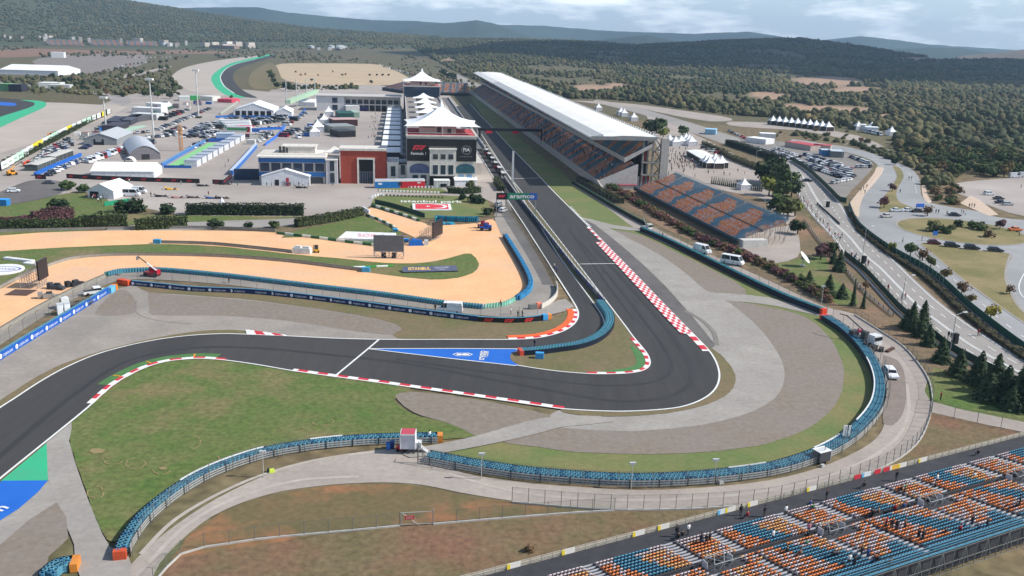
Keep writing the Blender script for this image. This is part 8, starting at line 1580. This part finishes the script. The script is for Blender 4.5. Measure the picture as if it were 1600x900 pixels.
for i in range(14): x = 1125+i*6.2; y = 240+i*2.4; k = RV.choice(['purple','olive','lime']); bush((x,y),k,RV.uniform(1.2,2.2),DES[k]+' shrub in the plaza hedge line','shrubs at the plaza edge')
FL = [(446,141,8,'dark'),(432,138,6,'dark'),(455,143,6,'dark'),(425,124,7,'dark'),(421,117,6,'green'),(428,131,6,'dark'),(462,114,3,'green'),(470,119,3,'brown'),(477,118,3,'brown'),(487,127,3,'dark'),(535,119,3,'green'),(540,118,3,'brown'),(578,119,3,'dark'),(589,119,3,'dark'),(598,119,3,'dark'),(607,119,3,'dark'),(497,119,2.5,'brown'),(520,113,2.5,'brown'),(580,131,4,'dark'),(556,138,3,'dark'),(536,139,4,'dark'),(520,140,4,'dark'),(477,141,5,'dark'),(82,122,5,'dark')]
for i,(x,y,r,k) in enumerate(FL): tree((x,y),k,r*.62,DES[k]+(' tree of the clump inside the middle bend' if i < 6 else ' little tree on the tan parking field' if i < 18 else ' tree at the edge of the tan parking field' if i < 23 else ' single tree beside the very long white marquee'),'far paddock trees')
for i in range(64):
    t = RV.random(); x,y = RV.choice([(120+t*150,142-t*42+RV.uniform(-5,6)),(150+t*110,146+RV.uniform(-3,6)),(260+t*14,104+t*38),(250+t*50,100-t*12),(80+t*90,124+RV.uniform(0,18)),(185+t*190,152+RV.uniform(-3,3))]); k = RV.choice(['dark','green','dark','brown']); tree((x,y),k,RV.uniform(1.8,3.4),DES[k]+' tree in the belt left of the middle bend','trees left of the middle bend')
for i in range(18): x = 688+RV.uniform(-2,24); y = 113+ (x-688)*.5+RV.uniform(-1,3); tree((x,y),'dark',RV.uniform(2,3),'dark green tree in the line beyond the far pit tower','trees beyond the far tower',1.5)
BND = [(636,70),(660,84),(700,107),(745,128),(800,147),(850,156),(905,155),(960,158),(1010,163),(1060,170),(1130,180),(1200,186),(1330,204),(1395,208),(1402,236),(1440,262),(1466,268),(1486,282),(1520,280),(1700,272)]
def in_clear(qx,qy,m=1.0): return any(((qx-ex)/ea)**2+((qy-ey)/eb)**2 < m for ex,ey,ea,eb in CLEAR)
def ico(sub, jit):
    bm = bmesh.new(); bmesh.ops.create_icosphere(bm, subdivisions=sub, radius=1); V_ = []
    for v in bm.verts:
        k = 1+RV.uniform(-jit,jit); V_.append((v.co.x*k, v.co.y*k, max(-.55, v.co.z*k)+.55))
    bm.verts.index_update(); F_ = [tuple(v.index for v in f.verts) for f in bm.faces]; bm.free(); return np.array(V_), np.array(F_)
fr = random.Random(9); near, mid, far = [], [], []
def fcol(x, y, d):
    n = mnoise.noise(Vector((x*.006,y*.006,20))); m = mnoise.noise(Vector((x*.03,y*.03,8)))
    a = Vector(lin((94,94,64))); b = Vector(lin((70,78,54))); c = Vector(lin((124,108,76)))
    v = (a.lerp(b,.6) if x < -500 else a).lerp(b, max(0,min(1,.5+n*1.5))).lerp(c, max(0,min(1,m*.9+fr.uniform(-.25,.35)))); return v*fr.uniform(.6,1.0)
N1 = 180000
for _ in range(N1):
    d = math.sqrt(fr.uniform(380**2, 3350**2)); az = fr.uniform(-.13,.62); x, y = math.sin(az)*d, math.cos(az)*d
    zz = hz(x,y); qx,qy = Q((x,y,zz))
    if not (620 < qx < 1680) or qy > interp(BND,qx)-1.0 or qy < 40: continue
    if in_clear(qx,qy,.95): continue
    dens = .42+.85*mnoise.noise(Vector((x*.007,y*.007,1)))+.3*mnoise.noise(Vector((x*.025,y*.025,2)))
    if qx > 1380 and qy > 130: dens += .35
    if 690 < qx < 1150 and qy > 90: dens -= .02
    if d > 1500: dens *= .75
    if fr.random() > dens: continue
    r = (1.1+3.2*fr.random()**1.7)*(1 if d < 1300 else 1.3); h = fr.uniform(.7,1.25)
    if 690 < qx < 1180 and qy < 150: r *= .78
    (near if d < 620 else mid if d < 1300 else far).append((x,y,zz,fr.uniform(0,6.28),r,r*fr.uniform(.85,1.15),r*h,d))
for _ in range(42000):
    d = math.sqrt(fr.uniform(2550**2, 4250**2)); az = fr.uniform(-.62,-.07); x, y = math.sin(az)*d, math.cos(az)*d; zz = hz(x,y); qx,qy = Q((x,y,zz))
    if not (-40 < qx < 660) or qy > 66 and qx < 560: continue
    if qx > 560 and qy > 70: continue
    dens = .6+.9*mnoise.noise(Vector((x*.004,y*.004,1)))
    if fr.random() < dens: r = fr.uniform(2.6,5.2); far.append((x,y,zz,0,r,r,r*fr.uniform(.7,1.1),d))
near.sort(key=lambda t: t[7]); allm = near+mid
ind = allm[:300]; rest = allm[300:]
NK = ['olive','green','dark','olive','green','autumn']
for t in ind:
    k = fr.choice(NK); e = empty('wood_tree', t[:3], t[3], DES[k]+' tree in the near edge of the wood on the right', 'tree', 'trees at the near edge of the wood')
    link('trunk', TR, (0,0,0), parent=e, scale=t[4]); link('crown', fr.choice(CRN[k]), (0,0,0), parent=e, scale=(t[4]*1.1,t[5]*1.1,t[6]*1.0))
SB = [[(95,120),(190,107),(262,103),(272,122),(286,146),(190,153),(165,141),(105,136)],[(330,77),(470,81),(560,92),(600,100),(440,98),(428,90),(340,92)],[(640,84),(700,112),(770,143),(700,141),(655,124),(606,103)],[(0,121),(90,120),(160,149),(60,147),(0,139)],[(60,84),(330,77),(330,80),(230,88),(60,90)],[(300,72),(640,66),(640,78),(300,76)],[(0,74),(60,72),(60,76),(0,80)],[(450,134),(560,134),(560,140),(450,142)],[(1240,205),(1400,240),(1395,252),(1330,226),(1240,214)],[(1395,212),(1404,238),(1466,270),(1486,284),(1450,300),(1440,270),(1400,250)]]
def inpoly(x, y, P):
    c = False
    for (a,b),(d,e) in zip(P, P[1:]+P[:1]):
        if (b > y) != (e > y) and x < (d-a)*(y-b)/(e-b)+a: c = not c
    return c
scr = []
for P in SB:
    xs = [p[0] for p in P]; ys = [p[1] for p in P]; A = (max(xs)-min(xs))*(max(ys)-min(ys))
    for _ in range(int(A*.05)+25):
        x, y = fr.uniform(min(xs),max(xs)), fr.uniform(min(ys),max(ys))
        if inpoly(x,y,P): v = WT(x,y) if y < 100 else W(x,y); r = fr.uniform(.8,2.3)*(1.5 if y < 95 else 1); scr.append((v.x,v.y,v.z,fr.uniform(0,6.28),r,r,r*fr.uniform(.7,1.2),v.length))
fm = attr_mat('wood_foliage', .95, .45, .55)
def wood(name, L_, sub, jit, label):
    n = 3; 
    for i in range(n):
        pv, pf = ico(sub, jit); S_ = L_[i::n]
        if not S_: continue
        T = [t[:7] for t in S_]; cs = [tuple(fcol(t[0],t[1],t[7]))+(1,) for t in S_]
        yield merge_cols(name, pv, pf, T, cs, fm)
def join_wood(name, meshes, label):
    o = None
    bm = None; obs = []
    for me in meshes: obs.append(link(name, me, (0,0,0)))
    root = obs[0]
    for c in obs[1:]: c.parent = root; c.name = 'tree_crowns'
    tag(root, label, 'wood', None, 'stuff')
join_wood('wood', list(wood('wood', rest, 2, .32, '')), 'mixed green wood spreading over the land behind the grandstand')
join_wood('far_wood', list(wood('far_wood', far, 1, .28, '')), 'distant dark wood covering the ridges below the horizon')
join_wood('scrub', list(wood('scrub', scr, 2, .32, '')), 'loose scrub and small trees on the rough ground around the circuit')
w = bpy.data.worlds.new('World'); SC.world = w; w.use_nodes = True
nt = w.node_tree; N = nt.nodes; L = nt.links; bg = N['Background']
SUN_EL, SUN_AZ = 40.0, 92.0
sky = N.new('ShaderNodeTexSky'); sky.sky_type = 'NISHITA'; sky.sun_disc = False
sky.sun_elevation = math.radians(SUN_EL); sky.sun_rotation = math.radians(SUN_AZ); sky.air_density = 1.0; sky.dust_density = .6; sky.ozone_density = 1.2; sky.altitude = 100
tc = N.new('ShaderNodeTexCoord')
mp = N.new('ShaderNodeMapping'); mp.inputs['Scale'].default_value = (1,1,4.5); L.new(tc.outputs['Generated'], mp.inputs[0])
n1 = N.new('ShaderNodeTexNoise'); n1.inputs['Scale'].default_value = 9; n1.inputs['Detail'].default_value = 8; n1.inputs['Roughness'].default_value = .58; L.new(mp.outputs[0], n1.inputs['Vector'])
r1 = N.new('ShaderNodeMapRange'); r1.inputs['From Min'].default_value = .47; r1.inputs['From Max'].default_value = .66; r1.inputs['To Max'].default_value = .85; L.new(n1.outputs['Fac'], r1.inputs['Value'])
sx = N.new('ShaderNodeSeparateXYZ'); L.new(tc.outputs['Generated'], sx.inputs[0]); rz_ = N.new('ShaderNodeMapRange'); rz_.inputs['From Min'].default_value = .1; rz_.inputs['From Max'].default_value = .42; rz_.inputs['To Min'].default_value = 1; rz_.inputs['To Max'].default_value = .1; L.new(sx.outputs['Z'], rz_.inputs['Value'])
def times(a, b, k=None):
    m = N.new('ShaderNodeMath'); m.operation = 'MULTIPLY'; L.new(a, m.inputs[0])
    if k is None: L.new(b, m.inputs[1])
    else: m.inputs[1].default_value = k
    return m.outputs[0]
mx = N.new('ShaderNodeMix'); mx.data_type = 'RGBA'; L.new(times(r1.outputs[0], rz_.outputs[0]), mx.inputs['Factor']); m0 = N.new('ShaderNodeMix'); m0.data_type = 'RGBA'; L.new(times(rz_.outputs[0], None, .5), m0.inputs['Factor']); L.new(sky.outputs[0], m0.inputs['A']); m0.inputs['B'].default_value = (5.4,7.6,10.6,1); L.new(m0.outputs['Result'], mx.inputs['A']); mx.inputs['B'].default_value = (12.6,13.2,14,1)
L.new(mx.outputs['Result'], bg.inputs['Color']); bg.inputs['Strength'].default_value = .11
sl = bpy.data.lights.new('sun', 'SUN'); sl.energy = 5.0; sl.angle = math.radians(.5); sl.color = (1,.96,.89)
so = bpy.data.objects.new('sun', sl); COL.objects.link(so)
sa, se = math.radians(SUN_AZ), math.radians(SUN_EL)
SUN_DIR = Vector((math.sin(sa)*math.cos(se), math.cos(sa)*math.cos(se), math.sin(se)))
so.rotation_euler = SUN_DIR.to_track_quat('Z','Y').to_euler()
SC.view_settings.view_transform = 'Standard'; SC.view_settings.look = 'None'; SC.view_settings.exposure = .15; SC.view_settings.gamma = 1
def cloud(cx, cy, cz, sx, sy, sz, n, label, sd):
    rc = random.Random(sd); V_, F_ = [], []
    for i in range(n):
        bm = bmesh.new(); bmesh.ops.create_icosphere(bm, subdivisions=3, radius=1); k = len(V_); a, r = rc.uniform(0,6.28), math.sqrt(rc.random()); c = Vector((math.cos(a)*r*sx, math.sin(a)*r*sy, rc.uniform(0,.4)*sz)); q = rc.uniform(.25,.45)
        for v in bm.verts:
            p = v.co*(1+.25*mnoise.noise(v.co*2+c*.01)); V_.append((c.x+p.x*sx*q, c.y+p.y*sy*q, c.z+max(-.25,p.z)*sz*q*1.6))
        bm.verts.index_update(); F_ += [tuple(k+v.index for v in f.verts) for f in bm.faces]; bm.free()
    me = bpy.data.meshes.new('cloud'); me.from_pydata(V_,[],F_); me.materials.append(mat('cloud_white',(244,244,246),(236,238,242),scale=.002,rough=1)); me.polygons.foreach_set('use_smooth',[True]*len(me.polygons)); me.update()
    tag(link('cloud', me, (cx,cy,cz)), label, 'cloud', kind='stuff')
def shade_spot(px, py, dist, h):
    d = (FW*F + CR*(px-800) - CU*(py-450)); hh = math.hypot(d.x,d.y); p = Vector((d.x/hh*dist, d.y/hh*dist, 0)); return p + SUN_DIR*(h/SUN_DIR.z)
c = shade_spot(1400,100,2450,1500); cloud(c.x,c.y,c.z,900,620,170,26,'broad white cumulus cloud drifting above the right hills',2)
c = shade_spot(1180,80,2900,1500); cloud(c.x,c.y,c.z,700,380,150,18,'second white cumulus cloud above the right hills',5)
hb = MB(); hb.box(0, 4650, -6.5, 12400, 9900, 306)
hm = bpy.data.materials.new('haze_air'); hm.use_nodes = True; hn = hm.node_tree; hn.nodes.remove(hn.nodes['Principled BSDF']); pv_ = hn.nodes.new('ShaderNodeVolumePrincipled'); pv_.inputs['Color'].default_value = (.50,.74,1,1); pv_.inputs['Density'].default_value = 8.5e-5; pv_.inputs['Anisotropy'].default_value = .2; hn.links.new(pv_.outputs[0], hn.nodes['Material Output'].inputs['Volume'])
hb.ms = []; hb.use(hm); hb.mi = [0]*len(hb.mi); hb.build('haze', label='thin bluish haze over the whole valley', cat='haze', kind='stuff')
SC.cycles.volume_step_rate = 4; SC.cycles.volume_max_steps = 32
